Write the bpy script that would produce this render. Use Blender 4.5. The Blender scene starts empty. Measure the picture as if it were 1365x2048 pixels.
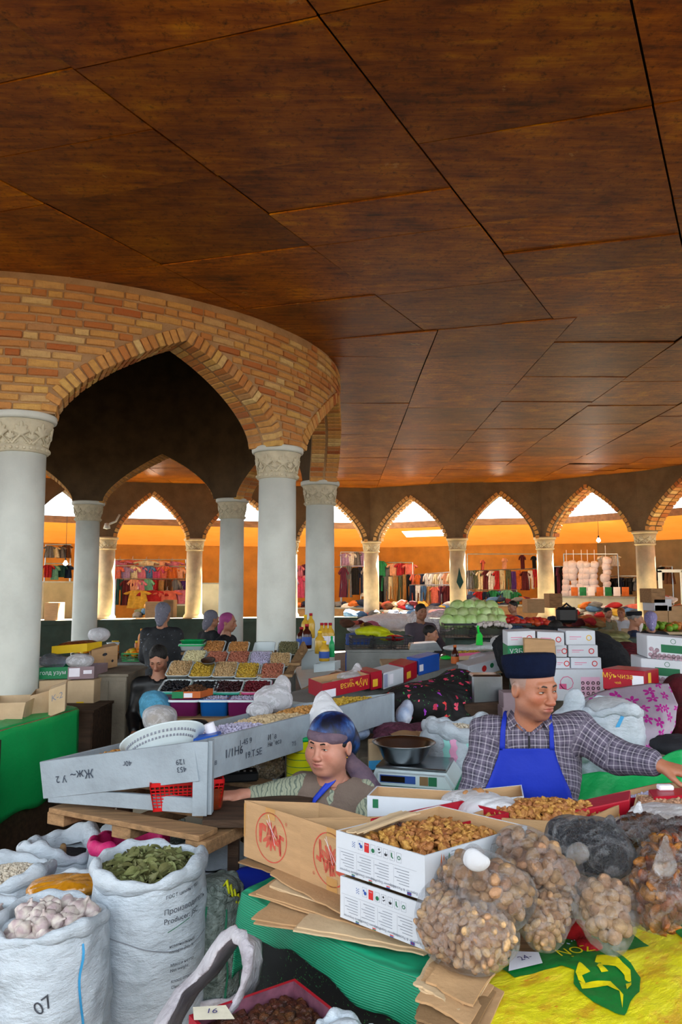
import bpy, math, random
import numpy as np
from mathutils import Vector, Matrix
random.seed(11)
RNG = np.random.default_rng(5)
SC = bpy.context.scene
COL = SC.collection
PI = math.pi
# ------------------------------------------------------------------ camera
CAMZ = 1.85
TILT = math.radians(5.75)
FPX = 1500.0
cam_d = bpy.data.cameras.new('camera'); cam = bpy.data.objects.new('camera', cam_d); COL.objects.link(cam)
cam.location = (0, 0, CAMZ); cam.rotation_euler = (PI/2 + TILT, 0, 0)
cam_d.sensor_fit = 'HORIZONTAL'; cam_d.sensor_width = 24.0; cam_d.lens = 24.0*FPX/1365.0
cam_d.clip_start = 0.05; cam_d.clip_end = 300
SC.camera = cam
# ------------------------------------------------------------------ sky, sun, exposure
world = bpy.data.worlds.new('sky'); SC.world = world; world.use_nodes = True
wn = world.node_tree; bg = wn.nodes['Background']
bg.inputs[0].default_value = (0.84, 0.93, 1.0, 1); bg.inputs[1].default_value = 3.0
sun_d = bpy.data.lights.new('sun', 'SUN'); sun = bpy.data.objects.new('sun', sun_d); COL.objects.link(sun)
sun_d.energy = 85.0; sun_d.angle = math.radians(1.0); sun_d.color = (1.0, 0.93, 0.80)
sun.rotation_euler = Vector((0.22, 0.62, 1.0)).to_track_quat('Z', 'Y').to_euler()   # sun high over the far side of the hall
SC.view_settings.view_transform = 'Standard'; SC.view_settings.look = 'None'
SC.view_settings.exposure = 0.74; SC.view_settings.gamma = 1.0
SC.view_settings.use_curve_mapping = False
SC.cycles.use_denoising = True
SC.cycles.max_bounces = 8; SC.cycles.transparent_max_bounces = 24; SC.cycles.diffuse_bounces = 4
SC.cycles.caustics_reflective = False; SC.cycles.caustics_refractive = False
SC.cycles.sample_clamp_indirect = 6.0

# ------------------------------------------------------------------ measuring: a pixel of the photograph to a place in the hall
def ray(px, py):
    u = (px-682.5)/FPX; v = (1024-py)/FPX
    return Vector((u, math.cos(TILT)-v*math.sin(TILT), math.sin(TILT)+v*math.cos(TILT)))
def dp(px, py, Y):
    r = ray(px, py); return Vector((0, 0, CAMZ)) + r*(Y/r.y)
def gp(px, py, z):
    r = ray(px, py); return Vector((0, 0, CAMZ)) + r*((z-CAMZ)/r.z)

# ------------------------------------------------------------------ materials
MATS = {}
def srgb(h):
    if isinstance(h, str):
        h = h.lstrip('#'); h = tuple(int(h[i:i+2], 16)/255 for i in (0, 2, 4))
    return tuple(c/12.92 if c <= .04045 else ((c+.055)/1.055)**2.4 for c in h[:3])
class NT:
    def __init__(s, m):
        s.m = m; s.t = m.node_tree; s.N = s.t.nodes; s.L = s.t.links
    def n(s, typ, **kw):
        nd = s.N.new(typ)
        for k, v in kw.items():
            if k.startswith('_'): setattr(nd, k[1:], v)
            else:
                key = int(k[1:]) if k[0] == 'i' and k[1:].isdigit() else k
                if isinstance(v, bpy.types.NodeSocket): s.L.new(v, nd.inputs[key])
                else: nd.inputs[key].default_value = v
        return nd
    def math(s, op, a, b=0.0, c=None):
        nd = s.n('ShaderNodeMath', _operation=op, i0=a, i1=b)
        if c is not None:
            if isinstance(c, bpy.types.NodeSocket): s.L.new(c, nd.inputs[2])
            else: nd.inputs[2].default_value = c
        return nd.outputs[0]
    def mix(s, f, a, b, bt='MIX'):
        nd = s.n('ShaderNodeMix', _data_type='RGBA', _blend_type=bt)
        for idx, v in ((0, f), (6, a), (7, b)):
            if isinstance(v, bpy.types.NodeSocket): s.L.new(v, nd.inputs[idx])
            else: nd.inputs[idx].default_value = (*v, 1) if isinstance(v, tuple) and len(v) == 3 else v
        return nd.outputs[2]
    def ramp(s, f, stops, interp='LINEAR'):
        nd = s.n('ShaderNodeValToRGB', i0=f); cr = nd.color_ramp; cr.interpolation = interp
        while len(cr.elements) < len(stops): cr.elements.new(.5)
        for e, (p, c) in zip(cr.elements, stops): e.position = p; e.color = (*c, 1) if len(c) == 3 else c
        return nd.outputs[0]
    def coord(s, kind='Object', scale=(1, 1, 1)):
        c = s.n('ShaderNodeTexCoord').outputs[kind]
        return s.n('ShaderNodeMapping', Vector=c, Scale=scale).outputs[0]
    def noise(s, v, scale=5., detail=3., rough=.55, out=0):
        return s.n('ShaderNodeTexNoise', Vector=v, Scale=scale, Detail=detail, Roughness=rough).outputs[out]
def newmat(name):
    m = bpy.data.materials.new(name); m.use_nodes = True; MATS[name] = m
    nt = NT(m); return m, nt, nt.N['Principled BSDF']
def mat(name, col=None, rough=.75, var=.18, scale=7., bump=.2, bscale=45., metal=0., col2=None, rnd=0., stretch=(1, 1, 1), spec=.35, dirt=0., sheen=0.):
    """procedural surface: base colour broken by noise, fine relief"""
    if name in MATS: return MATS[name]
    m, nt, p = newmat(name)
    c = srgb(col); c2 = srgb(col2) if col2 else tuple(max(0, x*(1-var*2)) for x in c)
    v = nt.coord('Object', stretch)
    f = nt.noise(v, scale, 5)
    f = nt.n('ShaderNodeMapRange', i0=f, i1=.32, i2=.68).outputs[0]
    out = nt.mix(f, c, c2)
    if rnd:
        r = nt.n('ShaderNodeObjectInfo').outputs['Random']
        out = nt.n('ShaderNodeHueSaturation', Color=out, Hue=nt.math('MULTIPLY_ADD', r, .04*rnd, .5-.02*rnd), Value=nt.math('MULTIPLY_ADD', r, rnd*.7, 1-rnd*.4)).outputs[0]
    if dirt:
        d = nt.noise(v, 3.1, 8, .7); d = nt.n('ShaderNodeMapRange', i0=d, i1=.5, i2=.75).outputs[0]
        out = nt.mix(nt.math('MULTIPLY', d, dirt), out, srgb('#4b4033'))
    nt.L.new(out, p.inputs['Base Color'])
    p.inputs['Roughness'].default_value = rough; p.inputs['Metallic'].default_value = metal
    p.inputs['Specular IOR Level'].default_value = spec
    if sheen: p.inputs['Sheen Weight'].default_value = sheen
    if bump:
        b = nt.noise(v, bscale, 4)
        bn = nt.n('ShaderNodeBump', Strength=bump, Distance=.02, Height=b); nt.L.new(bn.outputs[0], p.inputs['Normal'])
    return m

# ------------------------------------------------------------------ meshes and objects
def mk(name, V, F, m=None, parent=None, smooth=False, uv=None, loc=None):
    me = bpy.data.meshes.new(name)
    me.from_pydata([tuple(v) for v in V], [], [tuple(int(i) for i in f) for f in F])
    if smooth: me.polygons.foreach_set('use_smooth', [True]*len(me.polygons))
    if m: me.materials.append(m)
    if uv is not None:
        l = me.uv_layers.new(name='uv'); idx = np.empty(len(me.loops), int); me.loops.foreach_get('vertex_index', idx)
        l.data.foreach_set('uv', np.asarray(uv, float)[idx].ravel())
    me.update()
    o = bpy.data.objects.new(name, me); COL.objects.link(o)
    if parent: o.parent = parent
    if loc is not None: o.location = loc
    return o
def inst(name, me, parent=None, M=None):
    o = bpy.data.objects.new(name, me); COL.objects.link(o)
    if parent: o.parent = parent
    if M is not None: o.matrix_basis = M
    return o
def tag(o, label=None, cat=None, group=None, kind=None):
    if label: o['label'] = label
    if cat: o['category'] = cat
    if group: o['group'] = group
    if kind: o['kind'] = kind
    return o
def thing(name, label, cat, loc=(0, 0, 0), rz=0., group=None):
    o = bpy.data.objects.new(name, None); COL.objects.link(o); o.empty_display_size = .05
    o.location = loc; o.rotation_euler = (0, 0, rz)
    return tag(o, label, cat, group)
def TR(loc=(0, 0, 0), rx=0, ry=0, rz=0, s=1.0):
    S = Matrix.Diagonal((*((s,)*3 if not hasattr(s, '__len__') else s), 1))
    return Matrix.Translation(loc) @ Matrix.Rotation(rz, 4, 'Z') @ Matrix.Rotation(ry, 4, 'Y') @ Matrix.Rotation(rx, 4, 'X') @ S
def axes(o, ex, ey, ez):
    M = Matrix.Identity(4)
    for i, e in enumerate((ex, ey, ez)): M.col[i][:3] = e
    M.col[3][:3] = o; return M
class MB:
    def __init__(s): s.V = []; s.F = []
    def add(s, V, F, M=None):
        b = len(s.V)
        if M is not None: V = [M @ Vector(v) for v in V]
        s.V += [tuple(v) for v in V]; s.F += [tuple(i+b for i in f) for f in F]; return s
    def box(s, lo, hi, M=None, bev=0.):
        x0, y0, z0 = lo; x1, y1, z1 = hi
        if bev:
            b = bev; V = []
            for (ix, x) in ((1, x0), (-1, x1)):
                for (iy, y) in ((1, y0), (-1, y1)):
                    for (iz, z) in ((1, z0), (-1, z1)):
                        V += [(x, y+iy*b, z+iz*b), (x+ix*b, y, z+iz*b), (x+ix*b, y+iy*b, z)]
            def c(i, j, k): return (i*4+j*2+k)*3
            F = []
            for i in (0, 1):
                a = [c(i, 0, 0), c(i, 1, 0), c(i, 1, 1), c(i, 0, 1)]; F.append(a if i else a[::-1])
                a = [c(0, i, 0)+1, c(1, i, 0)+1, c(1, i, 1)+1, c(0, i, 1)+1]; F.append(a if not i else a[::-1])
                a = [c(0, 0, i)+2, c(1, 0, i)+2, c(1, 1, i)+2, c(0, 1, i)+2]; F.append(a if i else a[::-1])
            for i in (0, 1):
                for j in (0, 1):
                    F.append([c(i, j, 0), c(i, j, 1), c(i, j, 1)+1, c(i, j, 0)+1]); F.append([c(0, i, j)+1, c(1, i, j)+1, c(1, i, j)+2, c(0, i, j)+2])
                    F.append([c(i, 0, j), c(i, 1, j), c(i, 1, j)+2, c(i, 0, j)+2])
                    for k in (0, 1): F.append([c(i, j, k), c(i, j, k)+1, c(i, j, k)+2])
            return s.add(V, F, M)
        V = [(x, y, z) for x in (x0, x1) for y in (y0, y1) for z in (z0, z1)]
        F = [(0, 1, 3, 2), (4, 6, 7, 5), (0, 4, 5, 1), (2, 3, 7, 6), (0, 2, 6, 4), (1, 5, 7, 3)]
        return s.add(V, F, M)
    def lathe(s, prof, n=24, M=None, cap=True, a0=0., a1=2*PI):
        V = []; F = []; full = abs(a1-a0-2*PI) < 1e-6; k = n if full else n+1
        for r, z in prof:
            for i in range(k):
                a = a0+(a1-a0)*i/n; V.append((r*math.cos(a), r*math.sin(a), z))
        for j in range(len(prof)-1):
            for i in range(n):
                i2 = (i+1) % k; F.append((j*k+i, j*k+i2, (j+1)*k+i2, (j+1)*k+i))
        if cap and full: F.append(tuple(range(k))[::-1]); F.append(tuple((len(prof)-1)*k+i for i in range(k)))
        return s.add(V, F, M)
    def tube(s, pts, r, n=8, M=None):
        pts = [Vector(p) for p in pts]; V = []; F = []
        for i, p in enumerate(pts):
            d = (pts[min(i+1, len(pts)-1)]-pts[max(i-1, 0)]).normalized()
            a = d.orthogonal().normalized() if i == 0 else (a - d*a.dot(d)).normalized()
            b = d.cross(a); rr = r[i] if hasattr(r, '__len__') else r
            for k in range(n):
                t = 2*PI*k/n; V.append(p+(a*math.cos(t)+b*math.sin(t))*rr)
        for i in range(len(pts)-1):
            for k in range(n): F.append((i*n+k, i*n+(k+1) % n, (i+1)*n+(k+1) % n, (i+1)*n+k))
        F.append(tuple(range(n))[::-1]); F.append(tuple((len(pts)-1)*n+k for k in range(n)))
        return s.add(V, F, M)
    def prism(s, poly, y0, y1, M=None):
        """outline in x,z pulled from y0 to y1"""
        n = len(poly); V = [(x, y0, z) for x, z in poly]+[(x, y1, z) for x, z in poly]
        F = [tuple(range(n)), tuple(range(2*n-1, n-1, -1))]+[(i, i+n, (i+1) % n+n, (i+1) % n) for i in range(n)]
        return s.add(V, F, M)
    def make(s, name, m=None, parent=None, smooth=False, loc=None):
        return mk(name, s.V, s.F, m, parent, smooth, loc=loc)
def tex3(P, seed=0, f=1.0, oct=3):
    """cheap smooth pseudo noise for arrays of points, about -1..1"""
    r = np.random.default_rng(seed); out = 0; amp = 1; P = np.asarray(P, float)*f; tot = 0
    for o in range(oct):
        for k in range(4):
            d = r.normal(size=3); d /= np.linalg.norm(d); out = out+amp*np.sin(P@d*(1.5+r.random())+r.random()*6.28); tot += amp*.6
        P = P*2.1+np.sin(P[..., [1, 2, 0]])*.35; amp *= .5
    return out/tot
_ico = None
def ico(sub=1):
    t = (1+5**.5)/2; V = [(-1, t, 0), (1, t, 0), (-1, -t, 0), (1, -t, 0), (0, -1, t), (0, 1, t), (0, -1, -t), (0, 1, -t), (t, 0, -1), (t, 0, 1), (-t, 0, -1), (-t, 0, 1)]
    F = [(0, 11, 5), (0, 5, 1), (0, 1, 7), (0, 7, 10), (0, 10, 11), (1, 5, 9), (5, 11, 4), (11, 10, 2), (10, 7, 6), (7, 1, 8), (3, 9, 4), (3, 4, 2), (3, 2, 6), (3, 6, 8), (3, 8, 9), (4, 9, 5), (2, 4, 11), (6, 2, 10), (8, 6, 7), (9, 8, 1)]
    V = [Vector(v).normalized() for v in V]
    for _ in range(sub):
        c = {}; F2 = []
        def mid(a, b):
            k = (min(a, b), max(a, b))
            if k not in c: c[k] = len(V); V.append(((V[a]+V[b])/2).normalized())
            return c[k]
        for a, b, d in F:
            x, y, z = mid(a, b), mid(b, d), mid(d, a); F2 += [(a, x, z), (x, b, y), (z, y, d), (x, y, z)]
        F = F2
    return np.array([tuple(v) for v in V]), F
def text_mesh(s, size=.1, align='CENTER', ext=0.):
    c = bpy.data.curves.new('lettering', 'FONT'); c.body = s; c.size = size; c.align_x = align; c.align_y = 'CENTER'; c.extrude = ext; c.resolution_u = 3
    o = bpy.data.objects.new('lettering', c); COL.objects.link(o)
    dg = bpy.context.evaluated_depsgraph_get(); me = bpy.data.meshes.new_from_object(o.evaluated_get(dg)); bpy.data.objects.remove(o); bpy.data.curves.remove(c)
    return me
def lettering(s, size, m, parent, M, bold=0, align='CENTER', name='lettering'):
    me = text_mesh(s, size, align); me.materials.clear(); me.materials.append(m); o = inst(name, me, parent, M); return o

# ------------------------------------------------------------------ signed distance modelling, for bodies, bags and sacks
def nets(F, origin, h):
    S = F < 0; nx, ny, nz = F.shape
    cs = np.zeros((nx-1, ny-1, nz-1), np.int8)
    for i in (0, 1):
        for j in (0, 1):
            for k in (0, 1): cs += S[i:nx-1+i, j:ny-1+j, k:nz-1+k]
    act = np.argwhere((cs > 0) & (cs < 8)); vid = -np.ones(cs.shape, np.int64); vid[tuple(act.T)] = np.arange(len(act))
    acc = np.zeros((len(act), 3)); cnt = np.zeros(len(act))
    cor = [(i, j, k) for i in (0, 1) for j in (0, 1) for k in (0, 1)]
    for a in cor:
        for b in cor:
            if sum(b)-sum(a) == 1 and all(y >= x for x, y in zip(a, b)):
                fa = F[tuple((act+a).T)]; fb = F[tuple((act+b).T)]; c = (fa < 0) != (fb < 0)
                t = np.where(c, fa/np.where(c, fa-fb, 1), 0)
                acc += np.where(c[:, None], np.array(a)+t[:, None]*(np.array(b)-np.array(a)), 0); cnt += c
    V = (act+acc/cnt[:, None])*h+np.array(origin); Q = []
    for ax in range(3):
        sl0 = [slice(None)]*3; sl1 = [slice(None)]*3; sl0[ax] = slice(0, -1); sl1[ax] = slice(1, None)
        A = S[tuple(sl0)]; B = S[tuple(sl1)]; e = np.argwhere(A != B); u, v = [(1, 2), (2, 0), (0, 1)][ax]
        e = e[(e[:, u] > 0) & (e[:, v] > 0) & (e[:, u] < F.shape[u]-1) & (e[:, v] < F.shape[v]-1)]
        du = np.zeros(3, int); du[u] = 1; dv = np.zeros(3, int); dv[v] = 1
        q = np.stack([vid[tuple((e-du-dv).T)], vid[tuple((e-dv).T)], vid[tuple(e.T)], vid[tuple((e-du).T)]], 1)
        fl = ~A[tuple(e.T)]; q[fl] = q[fl][:, ::-1]; Q.append(q)
    return V, np.concatenate(Q)
class SDF:
    def __init__(s, lo, hi, h):
        s.lo = np.array(lo, float)-2*h; s.h = h; n = (np.ceil((np.array(hi)-s.lo)/h)+3).astype(int)
        s.n = n; s.D = np.full(n, .3, np.float32); s.ax = [s.lo[i]+h*np.arange(n[i]) for i in range(3)]
    def blk(s, lo, hi, m):
        a = np.clip(((np.array(lo)-m-s.lo)/s.h).astype(int), 0, s.n-1); b = np.clip(((np.array(hi)+m-s.lo)/s.h).astype(int)+2, 1, s.n)
        if np.any(b <= a): return None, None
        sl = tuple(slice(x, y) for x, y in zip(a, b))
        G = np.stack(np.meshgrid(*[s.ax[i][sl[i]] for i in range(3)], indexing='ij'), -1).astype(np.float32)
        return sl, G
    def comb(s, sl, d, k, op):
        a = s.D[sl]
        if op == 'sub': d = -d; hh = np.maximum(k-np.abs(a-d), 0)/max(k, 1e-6); s.D[sl] = np.maximum(a, d)+hh*hh*k/4
        else: hh = np.maximum(k-np.abs(a-d), 0)/max(k, 1e-6); s.D[sl] = np.minimum(a, d)-hh*hh*k/4
    def ell(s, c, r, R=None, k=.02, op='add'):
        c = np.array(c, float); r = np.array(r if hasattr(r, '__len__') else (r,)*3, float); m = max(r)
        sl, G = s.blk(c-m, c+m, k+s.h*3)
        if sl is None: return s
        P = G-c.astype(np.float32)
        if R is not None: P = P@np.array(R.to_3x3() if hasattr(R, 'to_3x3') else R, np.float32)
        k0 = np.linalg.norm(P/r, axis=-1); k1 = np.linalg.norm(P/(r*r), axis=-1)
        s.comb(sl, k0*(k0-1)/np.maximum(k1, 1e-6), k, op); return s
    def cap(s, a, b, ra, rb=None, k=.02, op='add', flat=None):
        a = np.array(a, float); b = np.array(b, float); rb = ra if rb is None else rb; m = max(ra, rb)
        sl, G = s.blk(np.minimum(a, b)-m, np.maximum(a, b)+m, k+s.h*3)
        if sl is None: return s
        ab = b-a; t = np.clip((G-a)@ab/max(ab@ab, 1e-9), 0, 1)[..., None]; Q = G-(a+t*ab)
        if flat is not None:
            n, q = flat; n = np.array(n, float); n /= np.linalg.norm(n); Q = Q+(Q@n)[..., None]*n*(q-1)
        s.comb(sl, np.linalg.norm(Q, axis=-1)-(ra+(rb-ra)*t[..., 0]), k, op); return s
    def mesh(s): return nets(s.D, s.lo, s.h)

# ------------------------------------------------------------------ common materials
mat('marble', '#d6dad2', .55, .07, 3, .08, 60, dirt=.12)
mat('capital_stone', '#d8cfb4', .75, .12, 9, .2, 60, dirt=.2)
mat('outer_stone', '#d6c6a2', .8, .12, 5, .2, 50, dirt=.2)
mat('cardboard', '#b9936a', .85, .1, 6, .15, 60, stretch=(1, 1, 6))
mat('cardboard_pale', '#cbb08c', .85, .1, 6, .15, 60)
mat('cardboard_dark', '#8f6f4c', .85, .15, 6, .15, 60)
mat('white_card', '#c9ced6', .6, .05, 5, .05, 40)
mat('red_card', '#a30f26', .35, .08, 5, .05, 40)
mat('print_black', '#26262e', .7, .05, bump=0)
mat('print_grey', '#7d828e', .7, .05, bump=0)
mat('print_red', '#cf2a2a', .6, .15, 30, bump=0)
mat('print_logo_red', '#bf3a30', .8, .3, 40, bump=0, col2='#b0604a')
mat('print_yellow', '#f2c522', .6, .08, bump=0)
mat('print_green', '#1c6b45', .6, .1, bump=0)
mat('print_blue', '#2c4f9c', .6, .1, bump=0)
mat('print_pink', '#dc5f8e', .6, .1, bump=0)
mat('paper', '#e6e4ee', .7, .04, 10, .1)
mat('bed_wood', '#9a7a55', .8, .2, 5, .2, stretch=(1, 6, 6))
mat('raw_wood', '#a9825a', .8, .25, 6, .35, 30, stretch=(1, 8, 8), dirt=.3)
mat('dark_wood', '#4f3a2a', .8, .3, 5, .3, 30, stretch=(1, 6, 6))
mat('painted_wood', '#98a4ae', .55, .12, 5, .2, 35, dirt=.25)
mat('black_plastic', '#15171a', .4, .1, bump=.05)
mat('steel', '#9da3a8', .28, .1, metal=1., bump=.03)
mat('mortar', '#a8835c', .95, .25, 18, .6, 60)
mat('concrete', '#8b8272', .9, .2, 3, .4, 30, dirt=.3)

# ------------------------------------------------------------------ floor
m, nt, p = newmat('floor_concrete')
v = nt.coord('Object'); f = nt.noise(v, 1.1, 8, .65)
nt.L.new(nt.ramp(f, [(.3, srgb('#25211d')), (.7, srgb('#4a4239'))]), p.inputs['Base Color']); p.inputs['Roughness'].default_value = .8
floor = mk('floor', [(-250, -250, 0), (250, -250, 0), (250, 250, 0), (-250, 250, 0)], [(0, 1, 2, 3)], m); tag(floor, kind='structure')

m = mat('light_block_wall', '#4a4035', .9, .1)
tag(mk('wall_light_block', [(-25, -3.4, 0), (25, -3.4, 0), (25, -3.4, 2.3), (-25, -3.4, 2.3)], [(0, 1, 2, 3)], m), kind='structure')  # unseen wall added behind the camera to keep ground bounce off the ceiling
# ------------------------------------------------------------------ ceiling of plywood sheets
def ceilz(Y): return CAMZ + (2.53+.0145*Y if Y < 7.6 else 2.64+(Y-7.6)*.0286)
DC = Vector((-3.478, 9.415)); DR = 3.288; TH0 = -1.3268; CAPZ = CAMZ+1.439
OC = [(215, 1075), (390, 1078), (580, 1081), (743, 1083), (915, 1077), (1090, 1075), (1290, 1063)]
OP = []
for px, py in OC:
    q = gp(px, py, CAPZ); OP.append(Vector((q.x, q.y)))
d0 = (OP[0]-OP[1]); OP.insert(0, OP[0]+Matrix.Rotation(math.radians(12), 2) @ d0); d0 = OP[0]-OP[1]; OP.insert(0, OP[0]+Matrix.Rotation(math.radians(12), 2) @ d0)
d0 = (OP[-1]-OP[-2]); OP.append(OP[-1]+Matrix.Rotation(math.radians(-14), 2) @ d0*1.1); d0 = OP[-1]-OP[-2]; OP.append(OP[-1]+Matrix.Rotation(math.radians(-12), 2) @ d0); d0 = OP[-1]-OP[-2]; OP.append(OP[-1]+Matrix.Rotation(math.radians(-12), 2) @ d0)
m, nt, p = newmat('plywood')
v = nt.coord('Object'); oi = nt.n('ShaderNodeObjectInfo').outputs['Random']
vv = nt.n('ShaderNodeVectorMath', _operation='ADD', i0=v, i1=nt.n('ShaderNodeCombineXYZ', i0=nt.math('MULTIPLY', oi, 37.), i1=nt.math('MULTIPLY', oi, 11.)).outputs[0]).outputs[0]
grain = nt.noise(nt.n('ShaderNodeMapping', Vector=vv, Scale=(1.2, 9, 1)).outputs[0], 2.2, 8, .7)
blot = nt.noise(vv, 1.7, 7, .68)
fine = nt.noise(vv, 24, 6, .75)
f = nt.math('ADD', nt.math('MULTIPLY', grain, .5), nt.math('MULTIPLY', blot, .5))
base = nt.ramp(f, [(.34, srgb('#3a1902')), (.44, srgb('#874507')), (.54, srgb('#b0660c')), (.66, srgb('#dc9c34'))])
base = nt.mix(nt.n('ShaderNodeMapRange', i0=fine, i1=.52, i2=.72).outputs[0], base, srgb('#3a1e06'))
base = nt.n('ShaderNodeHueSaturation', Color=base, Saturation=1.35, Value=nt.math('MULTIPLY_ADD', oi, .55, .72)).outputs[0]
scr = nt.noise(vv, 4.3, 2, .5); s2 = nt.noise(vv, 31, 2, .5)
sp = nt.math('MULTIPLY', nt.n('ShaderNodeMapRange', i0=scr, i1=.70, i2=.74).outputs[0], nt.n('ShaderNodeMapRange', i0=s2, i1=.5, i2=.56).outputs[0])
base = nt.mix(nt.math('MULTIPLY', sp, .6), base, srgb('#c79a55'))
nt.L.new(base, p.inputs['Base Color']); p.inputs['Roughness'].default_value = .42; p.inputs['Specular IOR Level'].default_value = .45
nt.L.new(nt.n('ShaderNodeBump', Strength=.25, Distance=.01, Height=grain).outputs[0], p.inputs['Normal'])
mat('ceiling_dark', '#2c1c0e', .9, .2)
# backing slab with the hole over the brick drum
V = []; F = []; NA = 120; C2 = Vector((-1.3, 8.9)); rr = [0, .1, .25, .45, .7, 1.]
for i in range(NA):
    a = 2*PI*i/NA; d = Vector((math.cos(a), math.sin(a))); q = DC-C2; b = q.dot(d); c = q.dot(q)-14.75**2; rm = -b+math.sqrt(b*b-c)
    if d.y < -1e-3: rm = min(rm, (DC.y+.6)/-d.y)
    for t in rr:
        r = 3.3+(rm-3.3)*t; x = DC.x+d.x*r; y = DC.y+d.y*r
        V.append((x, y, ceilz(y)+.05))
n = len(rr)
for i in range(NA):
    for k in range(n-1): F.append((i*n+k, i*n+k+1, ((i+1) % NA)*n+k+1, ((i+1) % NA)*n+k))
b = len(V); V += [(x, y, z+.15) for x, y, z in V]; F = [f[::-1] for f in F]+[tuple(j+b for j in f) for f in F]
ceiling = mk('ceiling', V, F, MATS['ceiling_dark']); tag(ceiling, kind='structure')
def clip(poly, a, b, c):
    """keep a*x+b*y<=c"""
    out = []
    for i in range(len(poly)):
        p0, p1 = poly[i], poly[(i+1) % len(poly)]; d0 = a*p0[0]+b*p0[1]-c; d1 = a*p1[0]+b*p1[1]-c
        if d0 <= 0: out.append(p0)
        if d0*d1 < 0: t = d0/(d0-d1); out.append((p0[0]+t*(p1[0]-p0[0]), p0[1]+t*(p1[1]-p0[1])))
    return out
def sheet(poly, tilt=.006):
    if len(poly) < 3: return
    cx = sum(q[0] for q in poly)/len(poly); cy = sum(q[1] for q in poly)/len(poly)
    dv = Vector((cx, cy))-DC
    if dv.length < 5.0:
        dn = -dv.normalized(); near = min((Vector(q)-DC).length for q in poly)
        if near < 3.3:
            poly = clip(poly, dn.x, dn.y, dn.dot(DC)-3.27)
            if len(poly) < 3: return
            cx = sum(q[0] for q in poly)/len(poly); cy = sum(q[1] for q in poly)/len(poly)
    if (Vector((cx, cy))-DC).length < 3.2 or (Vector((cx, cy))-C2).length > 15.2: return
    g = .006; P = []
    for x, y in poly:
        dx, dy = cx-x, cy-y; l = math.hypot(dx, dy); P.append((x+dx/l*g*1.4, y+dy/l*g*1.4))
    ta, tb, tc = random.uniform(-tilt, tilt), random.uniform(-tilt, tilt), random.uniform(-.006, .006)
    Z = [ceilz(y)+.012+ta*(x-cx)+tb*(y-cy)+tc for x, y in P]
    n = len(P); V = [(x-cx, y-cy, z) for (x, y), z in zip(P, Z)]+[(x-cx, y-cy, z+.012) for (x, y), z in zip(P, Z)]
    F = [tuple(range(n))[::-1], tuple(range(n, 2*n))]+[(i, (i+1) % n, (i+1) % n+n, i+n) for i in range(n)]
    mk('plywood_sheet', V, F, MATS['plywood'], ceiling, loc=(cx, cy, 0))
ea = Vector((.553, 1.012)); eb = Vector((1.24, -.36)); o0 = Vector((-.79, 4.54))
nrm = Vector((.36, 1.24)).normalized()                    # across the crease
cr = nrm.dot(Vector((.86, 7.57)))
for i in range(-5, 3):
    for j in range(-6, 9):
        a = o0+ea*i+eb*j; poly = [tuple(a), tuple(a+eb), tuple(a+eb+ea), tuple(a+ea)]
        if a.y < 1.0 or abs(a.x) > 7: continue
        if abs((i*7+j*3) % 5) == 0:                        # some sheets are halves
            h1 = a+ea*.5; sheet([tuple(a), tuple(a+eb), tuple(h1+eb), tuple(h1)]); sheet([tuple(h1), tuple(h1+eb), tuple(a+eb+ea), tuple(a+ea)])
        else: sheet(poly)
xs = [-12.2+1.32*k for k in range(18)]
for k, x in enumerate(xs):
    y = 3.0+(k % 3)*.35
    while y < 24.5:
        L = random.choice([1.25, 1.25, 1.5, 1.5, .7]); fx = lambda xx, yy: xx+.018*(xx-.3)*max(0, yy-8)*.6
        poly = [(fx(x, y), y), (fx(x+1.32, y), y), (fx(x+1.32, y+L), y+L), (fx(x, y+L), y+L)]
        poly = clip(poly, -nrm.x, -nrm.y, -cr); y += L
        if len(poly) >= 3 and not any(abs(q[0]) > 12 for q in poly): sheet(poly, .010)
# ------------------------------------------------------------------ brick drum and outer arcade
def gshape(x):            # pointed arch, 1 at the middle, 0 at the springing
    x = min(1., abs(x)); return .56*(1-x)+.44*math.sqrt(max(0, 1-x*x))
m, nt, p = newmat('brick')
oi = nt.n('ShaderNodeObjectInfo').outputs['Random']; v = nt.coord('Object'); f = nt.noise(v, 14, 5, .65)
c = nt.ramp(oi, [(0, srgb('#b5602a')), (.15, srgb('#cf8a48')), (.35, srgb('#dca65e')), (.5, srgb('#c27a3e')), (.65, srgb('#e0b564')), (.8, srgb('#d29850')), (.92, srgb('#e6c988')), (1, srgb('#a8552a'))])
c = nt.mix(nt.math('MULTIPLY', nt.n('ShaderNodeMapRange', i0=f, i1=.4, i2=.75).outputs[0], .55), c, srgb('#9c7048'))
nt.L.new(c, p.inputs['Base Color']); p.inputs['Roughness'].default_value = .9
nt.L.new(nt.n('ShaderNodeBump', Strength=.5, Distance=.02, Height=nt.noise(v, 40, 5)).outputs[0], p.inputs['Normal'])
m, nt, p = newmat('mortar_wall')
v = nt.coord('Object'); f = nt.noise(v, 3, 8, .7)
c = nt.ramp(f, [(.3, srgb('#a07c54')), (.7, srgb('#c6a075'))]); nt.L.new(c, p.inputs['Base Color']); p.inputs['Roughness'].default_value = .95
nt.L.new(nt.n('ShaderNodeBump', Strength=.7, Distance=.02, Height=nt.noise(v, 45, 6, .7)).outputs[0], p.inputs['Normal'])
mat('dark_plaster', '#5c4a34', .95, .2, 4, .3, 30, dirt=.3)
mat('grey_plaster', '#7b6a52', .95, .15, 3, .4, 30, dirt=.25)
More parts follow.
